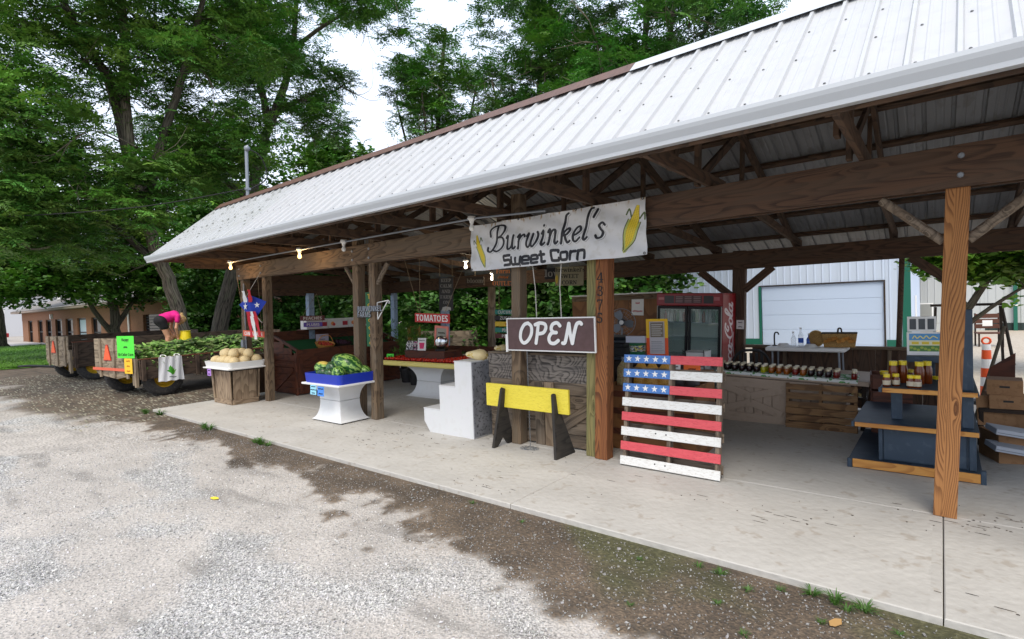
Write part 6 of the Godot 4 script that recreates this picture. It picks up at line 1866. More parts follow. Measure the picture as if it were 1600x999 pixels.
func build_sink_area() -> void:
	rng.seed = 5004
	var o := thing("wash_table", "white-topped wash table with a black tap by the low back wall", "table", W(-1.5, 0, -8.9), 0)
	bx(o, "table_top", Vector3(-0.52, 0.905, -0.22), Vector3(0.52, 0.965, 0.24), M.white_plastic, 0.015)
	for q in [[-0.45, -0.18], [0.45, -0.18], [-0.45, 0.18], [0.45, 0.18]]: part(o, "leg", tube_mesh([Vector3(q[0], 0, q[1]), Vector3(q[0] * 0.96, 0.905, q[1])], 0.014, 8), M.galv)
	part(o, "tap", tube_mesh(smooth([Vector3(-0.44, 0.965, 0.0), Vector3(-0.44, 1.12, 0.0), Vector3(-0.42, 1.17, 0.02), Vector3(-0.38, 1.17, 0.05), Vector3(-0.365, 1.14, 0.06)]), 0.011, 8), M.black_metal)
	part(o, "tap_base", lathe_mesh([Vector2(0, 0.02), Vector2(0.03, 0.015), Vector2(0.035, 0)], 12), M.black_metal, Transform3D(Basis.IDENTITY, Vector3(-0.44, 0.966, 0)))
	var X := o.transform
	var bl := mat(Color8(40, 92, 190), 0.2)
	for b in [[-0.18, 0.2, M.clear_plastic, "clear empty bottle, left one of three on the wash table"], [-0.08, 0.26, M.clear_plastic, "tall clear bottle with a blue label, middle one of three on the wash table"], [0.03, 0.17, bl, "short bottle of blue liquid, right one of three on the wash table"]]:
		var t := thing("bottle", b[3], "bottle", X * Vector3(b[0], 0.966, -0.02), 0, "bottles on the wash table")
		var h: float = b[1]
		part(t, "bottle", lathe_mesh([Vector2(0, 0), Vector2(0.034, 0), Vector2(0.037, 0.01), Vector2(0.037, h * 0.6), Vector2(0.014, h * 0.84), Vector2(0.013, h)], 14), b[2])
		part(t, "cap", lathe_mesh([Vector2(0.016, h - 0.004), Vector2(0.016, h + 0.018), Vector2(0, h + 0.018)], 10), M.white)
		if b[1] > 0.25: part(t, "label", lathe_mesh([Vector2(0.0376, 0.05), Vector2(0.0376, 0.12)], 14), bl)
	var bk := thing("wicker_basket", "brown wicker basket with folded flaps at the wash table's right end", "basket", X * Vector3(0.42, 0.967, 0.0), 0.1)
	part(bk, "basket", tray_mesh(0.44, 0.26, 0.2, 0.03, 0.012), M.wicker)
	bx(bk, "rim", Vector3(-0.22, 0.192, -0.13), Vector3(0.22, 0.206, 0.13), M.dark_wood)
	for k in 7: part(bk, "chip", box_mesh(Vector3(0.09, 0.006, 0.05), 0.001), M.edge_wood, Transform3D(Basis.from_euler(Vector3(0.9, 0.4 * k, rng.randf_range(-0.6, 0.6))), Vector3(-0.15 + 0.05 * k, 0.09 + 0.02 * (k % 3), 0.145)))
	part(bk, "handle", tube_mesh(smooth([Vector3(-0.02, 0.2, 0), Vector3(-0.01, 0.26, 0), Vector3(0.02, 0.26, 0), Vector3(0.03, 0.2, 0)]), 0.012, 6), M.dark_wood)
	var rd := thing("round_hamper", "round olive woven lid standing beside the wicker basket", "lid", X * Vector3(0.13, 1.085, 0.02), -0.35)
	part(rd, "weave", lathe_mesh([Vector2(0, 0.03), Vector2(0.1, 0.025), Vector2(0.118, 0), Vector2(0.1, -0.025), Vector2(0, -0.03)], 22), M.wicker, Transform3D(Basis(Vector3.RIGHT, PI / 2), Vector3.ZERO))
	part(rd, "rim", tube_mesh(ring_pts(0.116, 20), 0.008, 6, false), M.gourd)
	for c in [[-0.3, 0.06], [0.08, 0.15]]:
		var cf := thing("cloth_bundle", "crumpled white cloth on the wash table %s" % ("near the tap" if c[0] < 0 else "before the round lid"), "cloth", X * Vector3(c[0], 0.966, c[1]), 0)
		part(cf, "cloth", lathe_mesh([Vector2(0, 0.045), Vector2(0.04, 0.035), Vector2(0.06, 0.045), Vector2(0.09, 0.012), Vector2(0.1, 0)], 9), M.white)
	# chair behind the jars
	var ch := thing("black_chair", "black plastic chair with a slatted round back behind the jar counter", "chair", W(-2.25, 0, -8.72), 0.3)
	bx(ch, "seat", Vector3(-0.22, 0.42, -0.22), Vector3(0.22, 0.45, 0.22), M.black, 0.012)
	for q in [[-0.2, -0.2], [0.2, -0.2], [-0.2, 0.2], [0.2, 0.2]]: part(ch, "leg", tube_mesh([Vector3(q[0], 0, q[1]), Vector3(q[0] * 0.9, 0.42, q[1] * 0.9)], 0.018, 8), M.black)
	part(ch, "back_rim", tube_mesh(smooth([Vector3(-0.24, 0.45, 0.2), Vector3(-0.25, 0.75, 0.23), Vector3(-0.15, 0.9, 0.25), Vector3(0.0, 0.93, 0.26), Vector3(0.15, 0.9, 0.25), Vector3(0.25, 0.75, 0.23), Vector3(0.24, 0.45, 0.2)]), 0.02, 8), M.black)
	for k in 5: part(ch, "back_slat", box_mesh(Vector3(0.04, 0.44, 0.012), 0.003), M.black, Transform3D(Basis(Vector3.RIGHT, 0.1), Vector3(-0.15 + 0.075 * k, 0.67, 0.23)))

func ring_pts(r: float, n: int) -> Array:
	var o := []
	for k in n + 1: o.append(Vector3(cos(TAU * k / n) * r, sin(TAU * k / n) * r, 0))
	return o

func build_cooler() -> void:
	rng.seed = 5005
	var o := thing("drinks_cooler", "red two-door glass drinks cooler with white script on its side", "cooler", W(-3.21, 0, -8.55), 0, "", 0.0)
	var w := 0.54
	var grey := mat(Color8(206, 208, 200), 0.4)
	bx(o, "base", Vector3(-w, 0.0, -0.68), Vector3(w, 0.18, -0.01), M.black)
	bx(o, "back_panel", Vector3(-w + 0.03, 0.181, -0.68), Vector3(w - 0.03, 1.62, -0.65), grey)
	bx(o, "side_panel", Vector3(-w, 0.181, -0.68), Vector3(-w + 0.03, 1.62, -0.02), grey)
	bx(o, "side_panel", Vector3(w - 0.03, 0.181, -0.68), Vector3(w, 1.62, -0.02), grey)
	bx(o, "header", Vector3(-w, 1.622, -0.68), Vector3(w, 1.83, 0.0), M.cola_red, 0.01)
	# printed header strip
	var img := Image.create(256, 48, false, Image.FORMAT_RGB8)
	img.fill(Color8(146, 22, 34))
	img.fill_rect(Rect2i(30, 6, 40, 36), Color8(40, 28, 30))
	img.fill_rect(Rect2i(74, 6, 110, 36), Color8(66, 20, 26))
	img.fill_rect(Rect2i(190, 6, 38, 36), Color8(30, 22, 24))
	img.fill_rect(Rect2i(4, 14, 24, 12), Color8(190, 120, 120))
	img.fill_rect(Rect2i(230, 12, 22, 16), Color8(180, 100, 104))
	for k in 12: img.fill_rect(Rect2i(78 + (k % 3) * 36, 10 + (k / 3) * 8, 28, 3), Color8(160, 130, 130))
	var st := mb()
	quad(st, Vector3(-w + 0.02, 1.81, 0.0025), Vector3(w - 0.02, 1.81, 0.0025), Vector3(w - 0.02, 1.645, 0.0025), Vector3(-w + 0.02, 1.645, 0.0025))
	part(o, "header_print", st.commit(), mat(Color.WHITE, 0.35, 0, ImageTexture.create_from_image(img)))
	for s in [-1, 1]:
		var x0: float = -w + 0.02 if s < 0 else 0.01
		var x1: float = -0.01 if s < 0 else w - 0.02
		var d := Node3D.new()
		d.name = "door"
		o.add_child(d, true)
		for e in [[x0, 0.2, x0 + 0.035, 1.615], [x1 - 0.035, 0.2, x1, 1.615], [x0 + 0.0352, 0.2, x1 - 0.0352, 0.24], [x0 + 0.0352, 1.575, x1 - 0.0352, 1.615]]: bx(d, "frame", Vector3(e[0], e[1], -0.03), Vector3(e[2], e[3], 0.005), M.black_metal)
		bx(d, "pane", Vector3(x0 + 0.03, 0.235, -0.014), Vector3(x1 - 0.03, 1.58, -0.01), M.glass, 0)
		bx(d, "handle", Vector3((x1 - 0.03) if s > 0 else (x1 - 0.03), 0.75, 0.006), Vector3((x1 - 0.012) if s > 0 else (x1 - 0.012), 1.15, 0.03), M.black_metal)
	for k in 4: bx(o, "shelf", Vector3(-w + 0.035, 0.5 + 0.28 * k, -0.62), Vector3(w - 0.035, 0.51 + 0.28 * k, -0.08), M.galv, 0)
	# script on the side
	var im2 := Image.create(1024, 384, false, Image.FORMAT_RGB8)
	im2.fill(Color8(146, 16, 26))
	write(im2, [G.Cc, G.oc, G.cc, G.ac, G.hc, G.Cc, G.oc, G.lc, G.ac], Vector2(60, 290), Vector2(205, 220), 16, Color8(226, 214, 214), 0.18, 0.02, 0.35)
	stroke(im2, v2([130, 330, 300, 360, 480, 310, 600, 330]), 9, Color8(226, 214, 214))
	im2.generate_mipmaps()
	var st3 := mb()
	# text runs up the cabinet: u along +y, v along the depth
	tri(st3, Vector3(w + 0.0125, 1.8, -0.015), Vector3(w + 0.0125, 1.8, -0.665), Vector3(w + 0.0125, 0.3, -0.665), Vector2(1, 0), Vector2(1, 1), Vector2(0, 1))
	tri(st3, Vector3(w + 0.0125, 1.8, -0.015), Vector3(w + 0.0125, 0.3, -0.665), Vector3(w + 0.0125, 0.3, -0.015), Vector2(1, 0), Vector2(0, 1), Vector2(0, 0))
	bx(o, "side_skin", Vector3(w + 0.001, 0.2, -0.67), Vector3(w + 0.01, 1.822, -0.01), M.cola_red, 0.001)
	part(o, "side_print", st3.commit(), mat(Color.WHITE, 0.35, 0, ImageTexture.create_from_image(im2)))
	# cans and bottles on the shelves
	var X := o.transform
	var P := {}
	var cols := [mat(Color8(150, 30, 34), 0.3), mat(Color8(190, 190, 194), 0.3), mat(Color8(60, 120, 70), 0.3), mat(Color8(50, 40, 36), 0.3)]
	for i in 18:
		var cidx: int = [0, 1, 1, 3, 2, 1][i % 6]
		var mk := func() -> Node3D:
			var t := thing("drink_bottle", "", "bottle", Vector3.ZERO, 0, "", 0)
			part(t, "bottle", lathe_mesh([Vector2(0, 0), Vector2(0.026, 0), Vector2(0.028, 0.01), Vector2(0.028, 0.12), Vector2(0.012, 0.17), Vector2(0.012, 0.2)], 10), cols[cidx])
			part(t, "cap", lathe_mesh([Vector2(0.014, 0.196), Vector2(0.014, 0.212), Vector2(0, 0.212)], 8), M.white)
			return t
		var lab: String = ["dark red", "silver", "green", "brown"][cidx] + " drink bottle on the top shelf inside the cooler"
		place_first(P, str(cidx), mk, "drink_bottle", X * Transform3D(Basis.IDENTITY, Vector3(-0.46 + 0.054 * i, 1.351, -0.2)), lab, lab)
	# carton stack on a wire stand in front of the right door
	var cs := thing("carton_stand", "wire stand with white cartons in front of the cooler's right door", "stand", W(-2.9, 0, -8.2), 0)
	for q in [[-0.16, -0.13], [0.16, -0.13], [-0.16, 0.13], [0.16, 0.13]]: part(cs, "leg", tube_mesh([Vector3(q[0], 0, q[1]), Vector3(q[0], 0.95, q[1])], 0.006, 6), M.black_metal)
	for y in [0.45, 0.7, 0.92]:
		for e in [[-0.16, -0.13, 0.16, -0.13], [-0.16, 0.13, 0.16, 0.13], [-0.16, -0.13, -0.16, 0.13], [0.16, -0.13, 0.16, 0.13]]: part(cs, "wire", tube_mesh([Vector3(e[0], y, e[1]), Vector3(e[2], y, e[3])], 0.005, 6), M.black_metal)
	for k in 3:
		var c := thing("white_carton", ["white carton on the wire stand, bottom", "white carton on the wire stand, middle", "white carton on the wire stand, top"][k] + " one", "carton", W(-2.9, 0.456 + 0.16 * k, -8.2), 0)
		bx(c, "box", Vector3(-0.15, 0, -0.12), Vector3(0.15, 0.13, 0.12), M.white)
		bx(c, "lid", Vector3(-0.154, 0.13, -0.124), Vector3(0.154, 0.155, 0.124), M.white)

func build_checkout() -> void:
	rng.seed = 5006
	# plywood back wall
	var wl := thing("plywood_wall", "brown plywood wall panel behind the fan and the cooler", "wall", W(-4.5, 0, -9.1), 0)
	for k in 3: bx(wl, "panel", Vector3(-1.2 + 0.62 * k, 0.02, -0.01), Vector3(-0.585 + 0.62 * k, 1.76, 0.01), M.ply_brown, 0.002)
	bx(wl, "top_rail", Vector3(-1.2, 1.762, -0.02), Vector3(0.66, 1.86, 0.02), M.post_old)
	bx(wl, "cap", Vector3(-1.22, 1.861, -0.04), Vector3(0.68, 1.885, 0.04), M.white)
	# serving counter with a dark top
	var o := thing("serving_counter", "dark-topped serving counter behind the flag pallet", "counter", W(-3.25, 0, -6.7), 0)
	bx(o, "body", Vector3(-1.3, 0, -0.28), Vector3(0.55, 0.95, 0.26), M.dark_wood)
	bx(o, "counter_top", Vector3(-1.34, 0.952, -0.32), Vector3(0.6, 1.0, 0.3), mat(Color8(50, 56, 64), 0.35), 0.006)
	bx(o, "shelf", Vector3(-1.3, 1.16, -0.3), Vector3(-0.1, 1.18, -0.02), mat(Color8(60, 66, 72), 0.4))
	for x in [-1.28, -0.13]: bx(o, "shelf_leg", Vector3(x, 1.001, -0.28), Vector3(x + 0.025, 1.159, -0.04), M.black_metal)
	# display counter directly behind the flag
	var d := thing("bag_display", "brown wooden display box behind the flag pallet, holding corn bags", "display", W(-2.3, 0, -5.95), 0)
	for e in [[-0.7, 0.0, 0.3, 0.3, 0.75, 0.33], [-0.7, 0, -0.33, 0.3, 0.9, -0.3], [-0.7, 0, -0.2995, -0.67, 0.78, 0.2995], [0.27, 0, -0.2995, 0.3, 0.78, 0.2995]]: bx(d, "panel", Vector3(e[0], e[1], e[2]), Vector3(e[3], e[4], e[5]), M.ply_brown)
	bx(d, "shelf", Vector3(-0.669, 0.68, -0.299), Vector3(0.269, 0.7, 0.299), M.bin_wood)
	for y in [0.18, 0.42, 0.62]: bx(d, "front_batten", Vector3(-0.69, y, 0.331), Vector3(0.29, y + 0.07, 0.345), M.bin_wood)
	var P := {}
	for k in 6:
		var big := k == 0
		var mk := func() -> Node3D:
			var t := thing("corn_bag", "", "bag", Vector3.ZERO, 0, "", 0)
			var rows := []
			for i in 9:
				var v := i / 8.0
				var ring := []
				for j in 15:
					var a := TAU * j / 14
					var wx := 0.075 * (1.0 if v < 0.75 else 1.0 - (v - 0.75) * 2.2)
					var wz := 0.05 * sin(PI * clampf(v * 0.8 + 0.2, 0, 1))
					ring.append(Vector3(cos(a) * wx * (1.0 + 0.06 * sin(a * 5 + i)), v * 0.26, sin(a) * wz))
				rows.append(ring)
			var s := mb()
			sheet(s, rows, true)
			part(t, "corn", s.commit(), M.popcorn)
			var s2 := mb()
			sheet(s2, [rows[8], [] if false else rows[8].map(func(q): return q + Vector3(q.x * 0.1, 0.05, 0))])
			part(t, "gathered_top", s2.commit(), M.clear_plastic)
			return t
		var lab: String = ["pale mixed popcorn bag at the left corner behind the orange-brown post", "first bag of yellow popcorn behind the flag pallet's stars", "second bag of yellow popcorn behind the flag pallet's stars", "third bag of yellow popcorn behind the flag pallet's stars", "bag of dark seed right of the popcorn", "low bag of dark seed behind the red slat"][k]
		var b: Node3D
		if k == 0 or k > 3:
			P.erase("x")
			b = place_first(P, "x", mk, "corn_bag", Transform3D.IDENTITY, lab, "bags in the display box")
			(b.get_child(0) as MeshInstance3D).material_override = mat(Color.WHITE, 0.4, 0, mottle(140 + k, Color8(206, 196, 150), Color8(150, 150, 110), Color8(190, 120, 90), 0.1, 0.12, 1.5, 64), Vector3(5, 5, 5), true) if k == 0 else mat(Color8(52, 46, 48), 0.4)
		else:
			b = place_first(P, "c", mk, "corn_bag", Transform3D.IDENTITY, lab, "bags in the display box")
		b.transform = d.transform * Transform3D(Basis(Vector3.RIGHT, -0.15) * Basis.from_scale(Vector3.ONE * 1.15), [Vector3(-0.6, 0.72, 0.2), Vector3(-0.42, 0.702, 0.12), Vector3(-0.27, 0.702, 0.14), Vector3(-0.12, 0.702, 0.12), Vector3(0.04, 0.702, 0.05), Vector3(0.18, 0.702, 0.08)][k])
	sign_board("price_card", "bright orange price card behind the flag's red slat", d.transform * facing(Vector3(0.2, 0.98, 0.1), 0, -0.1), Vector2(0.19, 0.11), M.orange_tag, ["~8", "~5"], M.ink, "card", 0.03, "Droid Sans", 0.003)
	sign_board("price_card", "small white price card behind the flag's top slat", d.transform * facing(Vector3(0.0, 0.97, 0.08), 0, -0.1), Vector2(0.12, 0.07), M.white, ["~4"], M.ink, "card", 0.03, "Droid Sans", 0.003)
	var X := o.transform
	# order board in an orange and yellow frame
	var s := thing("order_board", "notice board in a yellow and orange frame on the serving counter", "sign", X * Vector3(0.43, 1.002, 0.12), 0.15)
	bx(s, "panel", Vector3(-0.1, 0.03, -0.01), Vector3(0.1, 0.46, 0.0), mat(Color8(200, 196, 200), 0.5))
	for e in [[-0.14, 0.0, -0.1, 0.24, 1], [0.1, 0, 0.14, 0.24, 1], [-0.14, 0.2402, -0.1, 0.49, 0], [0.1, 0.2402, 0.14, 0.49, 0], [-0.0998, 0.0, 0.0998, 0.03, 1], [-0.0998, 0.455, 0.0998, 0.49, 0]]: bx(s, "frame", Vector3(e[0], e[1], -0.016), Vector3(e[2], e[3], 0.01), M.orange if e[4] else M.yellow_tag, 0.004)
	bx(s, "notice", Vector3(-0.085, 0.25, 0.001), Vector3(0.085, 0.445, 0.004), mat(Color8(128, 116, 100), 0.6), 0)
	for k in 6: bx(s, "notice_line", Vector3(-0.07, 0.275 + 0.027 * k, 0.0045), Vector3(0.05 + 0.02 * (k % 2), 0.281 + 0.027 * k, 0.0055), M.white, 0)
	for k in 7: bx(s, "notice_line", Vector3(-0.08, 0.055 + 0.022 * k, 0.001), Vector3(0.06 + 0.02 * (k % 2), 0.06 + 0.022 * k, 0.002), M.ink if k == 6 else M.galv, 0)
	# ice-cream pail
	var b := thing("ice_cream_pail", "green pail with a black and white picture on the serving counter", "pail", X * Vector3(0.14, 1.002, 0.1), 0)
	part(b, "pail", lathe_mesh([Vector2(0, 0), Vector2(0.095, 0), Vector2(0.11, 0.17), Vector2(0, 0.17)], 20), M.green_sign)
	part(b, "picture", lathe_mesh([Vector2(0.1015, 0.06), Vector2(0.1085, 0.14)], 20), mat(Color.WHITE, 0.5, 0, mottle(150, Color8(20, 30, 40), Color8(220, 224, 228), Color8(230, 210, 60), 0.09, 0.06, 3.0, 64), Vector3(2, 1, 1)))
	bx(b, "papers", Vector3(-0.16, 0.172, -0.08), Vector3(0.12, 0.26, 0.02), mat(Color8(206, 208, 222), 0.6))
	# clutter on the shelf: blue tray, till, cups
	var tl := thing("cash_till", "black cash till on the serving counter", "till", X * Vector3(-0.25, 1.002, -0.02), 0.2)
	bx(tl, "drawer", Vector3(-0.18, 0, -0.18), Vector3(0.18, 0.1, 0.18), M.black)
	bx(tl, "keyboard", Vector3(-0.15, 0.1005, -0.05), Vector3(0.15, 0.15, 0.15), M.black_metal)
	bx(tl, "display", Vector3(-0.12, 0.1005, -0.16), Vector3(0.12, 0.26, -0.1), M.dark_glass)
	var bt := thing("blue_caddy", "blue plastic caddy of bits beside the number post", "caddy", X * Vector3(-0.75, 1.182, -0.14), 0)
	part(bt, "tray", tray_mesh(0.36, 0.2, 0.12, 0.02, 0.01), M.blue_plastic)
	for k in 7: part(bt, "pen", tube_mesh([Vector3(-0.12 + 0.04 * k, 0.015, 0.0), Vector3(-0.13 + 0.045 * k, 0.22, -0.03)], 0.006, 5), [M.white, M.teal_sign, M.black][k % 3])
	# fan
	var f := thing("pedestal_fan", "grey caged pedestal fan behind the number post", "fan", W(-4.06, 0, -8.0), 0.45)
	part(f, "base", lathe_mesh([Vector2(0, 0.04), Vector2(0.18, 0.02), Vector2(0.2, 0)], 20), M.black_metal)
	part(f, "column", tube_mesh([Vector3(0, 0.03, -0.06), Vector3(0, 1.3, -0.06)], 0.02, 10), M.galv)
	part(f, "motor", lathe_mesh([Vector2(0, 0.08), Vector2(0.06, 0.06), Vector2(0.07, -0.02), Vector2(0.05, -0.08), Vector2(0, -0.08)], 16), M.black_metal, Transform3D(Basis(Vector3.RIGHT, PI / 2), Vector3(0, 1.39, -0.05)))
	for r in [0.225, 0.17, 0.11]: part(f, "cage_ring", tube_mesh(ring_pts(r, 28), 0.006 if r > 0.2 else 0.0025, 6, false), M.galv, Transform3D(Basis.IDENTITY, Vector3(0, 1.39, 0.06 if r < 0.2 else 0.04)))
	for k in 24:
		var a := TAU * k / 24
		part(f, "cage_wire", tube_mesh([Vector3(cos(a) * 0.03, sin(a) * 0.03, 0.07), Vector3(cos(a) * 0.17, sin(a) * 0.17, 0.064), Vector3(cos(a) * 0.225, sin(a) * 0.225, 0.04)], 0.0018, 4), M.galv, Transform3D(Basis.IDENTITY, Vector3(0, 1.39, 0)))
	part(f, "badge", lathe_mesh([Vector2(0, 0.012), Vector2(0.035, 0.01), Vector2(0.038, 0)], 16), M.white, Transform3D(Basis(Vector3.RIGHT, PI / 2), Vector3(0, 1.39, 0.066)))
	for k in 3:
		var a := TAU * k / 3 + 0.3
		var s2 := mb()
		prism(s2, PackedVector2Array([Vector2(-0.02, 0.03), Vector2(-0.075, 0.12), Vector2(-0.06, 0.19), Vector2(0.05, 0.2), Vector2(0.07, 0.12), Vector2(0.02, 0.03)]), 0.004, Transform3D(Basis(Vector3(0, 0, 1), a) * Basis(Vector3.UP, 0.4), Vector3(0, 1.39, 0.02)))
		part(f, "blade", s2.commit(), M.galv)
	# posters on the back wall left of the cooler, papers on the dark post
	sign_board("wall_notice", "small red and white notice pinned behind the fan", facing(W(-4.35, 1.62, -9.08), 0), Vector2(0.24, 0.3), M.white, ["~3", "~7"], M.red_sign, "notice", 0.05, "Droid Sans", 0.003)
	sign_board("wall_notice", "small white paper notice on the dark back post right of the cooler", facing(W(-2.58, 1.28, -9.214), 0), Vector2(0.12, 0.15), M.white, ["~4", "~4"], M.ink, "notice", 0.03, "Droid Sans", 0.003)
	# back produce racks seen past the tomato table
	for k in 3:
		var r := thing("produce_rack", ["low brown produce tray rack at the back, left one, with greens", "low brown produce tray rack at the back, middle one, with greens", "low brown produce tray rack at the back, right one, with yellow squash"][k], "rack", W(-8.6 + 1.15 * k, 0, -8.5), 0)
		for e in [[-0.55, 0.5, 0.28, 0.55, 0.68, 0.3], [-0.55, 0.5, -0.3, 0.55, 0.85, -0.28], [-0.55, 0.5, -0.2795, -0.53, 0.72, 0.2795], [0.53, 0.5, -0.2795, 0.55, 0.72, 0.2795], [-0.53, 0.5, -0.28, 0.53, 0.52, 0.28]]: bx(r, "board", Vector3(e[0], e[1], e[2]), Vector3(e[3], e[4], e[5]), M.bin_wood)
		for q in [[-0.52, -0.26], [0.52, -0.26], [-0.52, 0.26], [0.52, 0.26]]: bx(r, "leg", Vector3(q[0] - 0.025, 0, q[1] - 0.025), Vector3(q[0] + 0.025, 0.498, q[1] + 0.025), M.dark_wood)
		var xs := []
		if k < 2:
			var col := []
			for i in 70:
				xs.append(Transform3D(Basis(Vector3.UP, rng.randf() * 6).scaled(Vector3.ONE * rng.randf_range(0.9, 1.6)), Vector3(rng.randf_range(-0.5, 0.5), 0.54, rng.randf_range(-0.22, 0.22))))
				col.append(Color(1, 1, 1) * rng.randf_range(0.6, 1.2))
			var gl := stuff(r, "leafy_greens", tuft_mesh(77, 14, 0.16, 0.14), M.leaf, xs, col)
			gl.set_meta("kind", "stuff")
		else:
			for i in 9:
				var sq := thing("yellow_squash", "yellow squash in the right-hand produce rack", "squash", r.transform * Vector3(-0.3 + 0.075 * i, 0.60 + 0.02 * (i % 3), 0.05 * (i % 3)), i * 0.7, "yellow squash in the rack")
				part(sq, "fruit", lathe_mesh([Vector2(0, -0.1), Vector2(0.034, -0.08), Vector2(0.036, -0.03), Vector2(0.02, 0.03), Vector2(0.012, 0.09), Vector2(0, 0.1)], 10), M.yellow_sign, Transform3D(Basis(Vector3(0, 0, 1), 1.4), Vector3.ZERO))
	# potted plants by the left back corner
	for k in 3:
		var p := thing("potted_plant", ["bushy potted plant with pale flowers left of the tomatoes board", "leafy potted plant under the tomatoes board", "leafy potted plant behind the printed bags"][k], "plant", W(-9.9 + 0.55 * k, 0.0, -8.3 + 0.2 * k), 0)
		part(p, "pot", lathe_mesh([Vector2(0, 0), Vector2(0.14, 0), Vector2(0.18, 0.3), Vector2(0.2, 0.3), Vector2(0.2, 0.34), Vector2(0.17, 0.34), Vector2(0.16, 0.3), Vector2(0, 0.3)], 18), M.black)
		part(p, "stem", tube_mesh([Vector3(0, 0.3, 0), Vector3(0.02, 0.7, 0.02), Vector3(0.0, 1.2, 0)], 0.012, 6), M.twig)
		var xs := []
		var col := []
		for i in 160:
			var v := Vector3(rng.randfn(0, 0.16), rng.randf_range(0.4, 1.45 - 0.15 * k), rng.randfn(0, 0.16))
			xs.append(Transform3D(Basis.from_euler(Vector3(rng.randf_range(-0.6, 0.6), rng.randf() * TAU, rng.randf_range(-0.6, 0.6))).scaled(Vector3.ONE * rng.randf_range(0.8, 1.4)), v))
			col.append(Color(1.2, 1.2, 1.0) * rng.randf_range(0.7, 1.4))
		var gl := stuff(p, "foliage", tuft_mesh(78 + k, 7, 0.1, 0.1), M.leaf, xs, col)
		gl.set_meta("kind", "stuff")
	var lb := thing("wood_board", "pale wooden board leaning at the back left corner", "board", W(-10.3, 0.0, -8.9), 0.2)
	bx(lb, "panel", Vector3(-0.2, 0.0, -0.012), Vector3(0.2, 1.3, 0.012), M.edge_wood)
	bx(lb, "batten", Vector3(-0.2, 0.9, 0.0125), Vector3(0.2, 0.98, 0.03), M.edge_wood)

# ---------------------------------------------------------------- wagons, person, buildings
func wheel(o: Node3D, at: Vector3, r: float) -> void:
	var st := mb()
	lathe(st, [Vector2(r * 0.56, -0.09), Vector2(r * 0.72, -0.115), Vector2(r * 0.9, -0.11), Vector2(r, -0.075), Vector2(r * 1.01, 0), Vector2(r, 0.075), Vector2(r * 0.9, 0.11), Vector2(r * 0.72, 0.115), Vector2(r * 0.56, 0.09)], 28, Transform3D(Basis(Vector3(0, 0, 1), PI / 2), Vector3.ZERO))
	for k in 28:
		var a := TAU * k / 28
		for s in [-1, 1]:
			cbox(st, Transform3D(Basis(Vector3.RIGHT, a) * Basis(Vector3.UP, 0.0), Vector3(s * 0.05, 0, 0)) * Transform3D(Basis(Vector3.UP, s * 0.5), Vector3(0, r * 1.005, 0)), Vector3(0.075, 0.014, 0.022), 0)
	var w := Node3D.new()
	w.name = "wheel"
	w.position = at
	o.add_child(w, true)
	part(w, "tyre", st.commit(), M.tyre)
	var rm := mb()
	for s in [-1, 1]:
		lathe(rm, [Vector2(0, 0.03 * s), Vector2(r * 0.16, 0.035 * s), Vector2(r * 0.2, 0.012 * s), Vector2(r * 0.4, 0.0), Vector2(r * 0.5, 0.05 * s), Vector2(r * 0.55, 0.085 * s), Vector2(r * 0.6, 0.092 * s)], 24, Transform3D(Basis(Vector3(0, 0, 1), PI / 2), Vector3.ZERO))
		for k in 6:
			var a := TAU * k / 6
			cbox(rm, Transform3D(Basis.IDENTITY, Vector3(s * -0.02, cos(a) * r * 0.28, sin(a) * r * 0.28)), Vector3(0.03, 0.022, 0.022), 0.004)
	part(w, "rim", rm.commit(), M.rim_yellow)

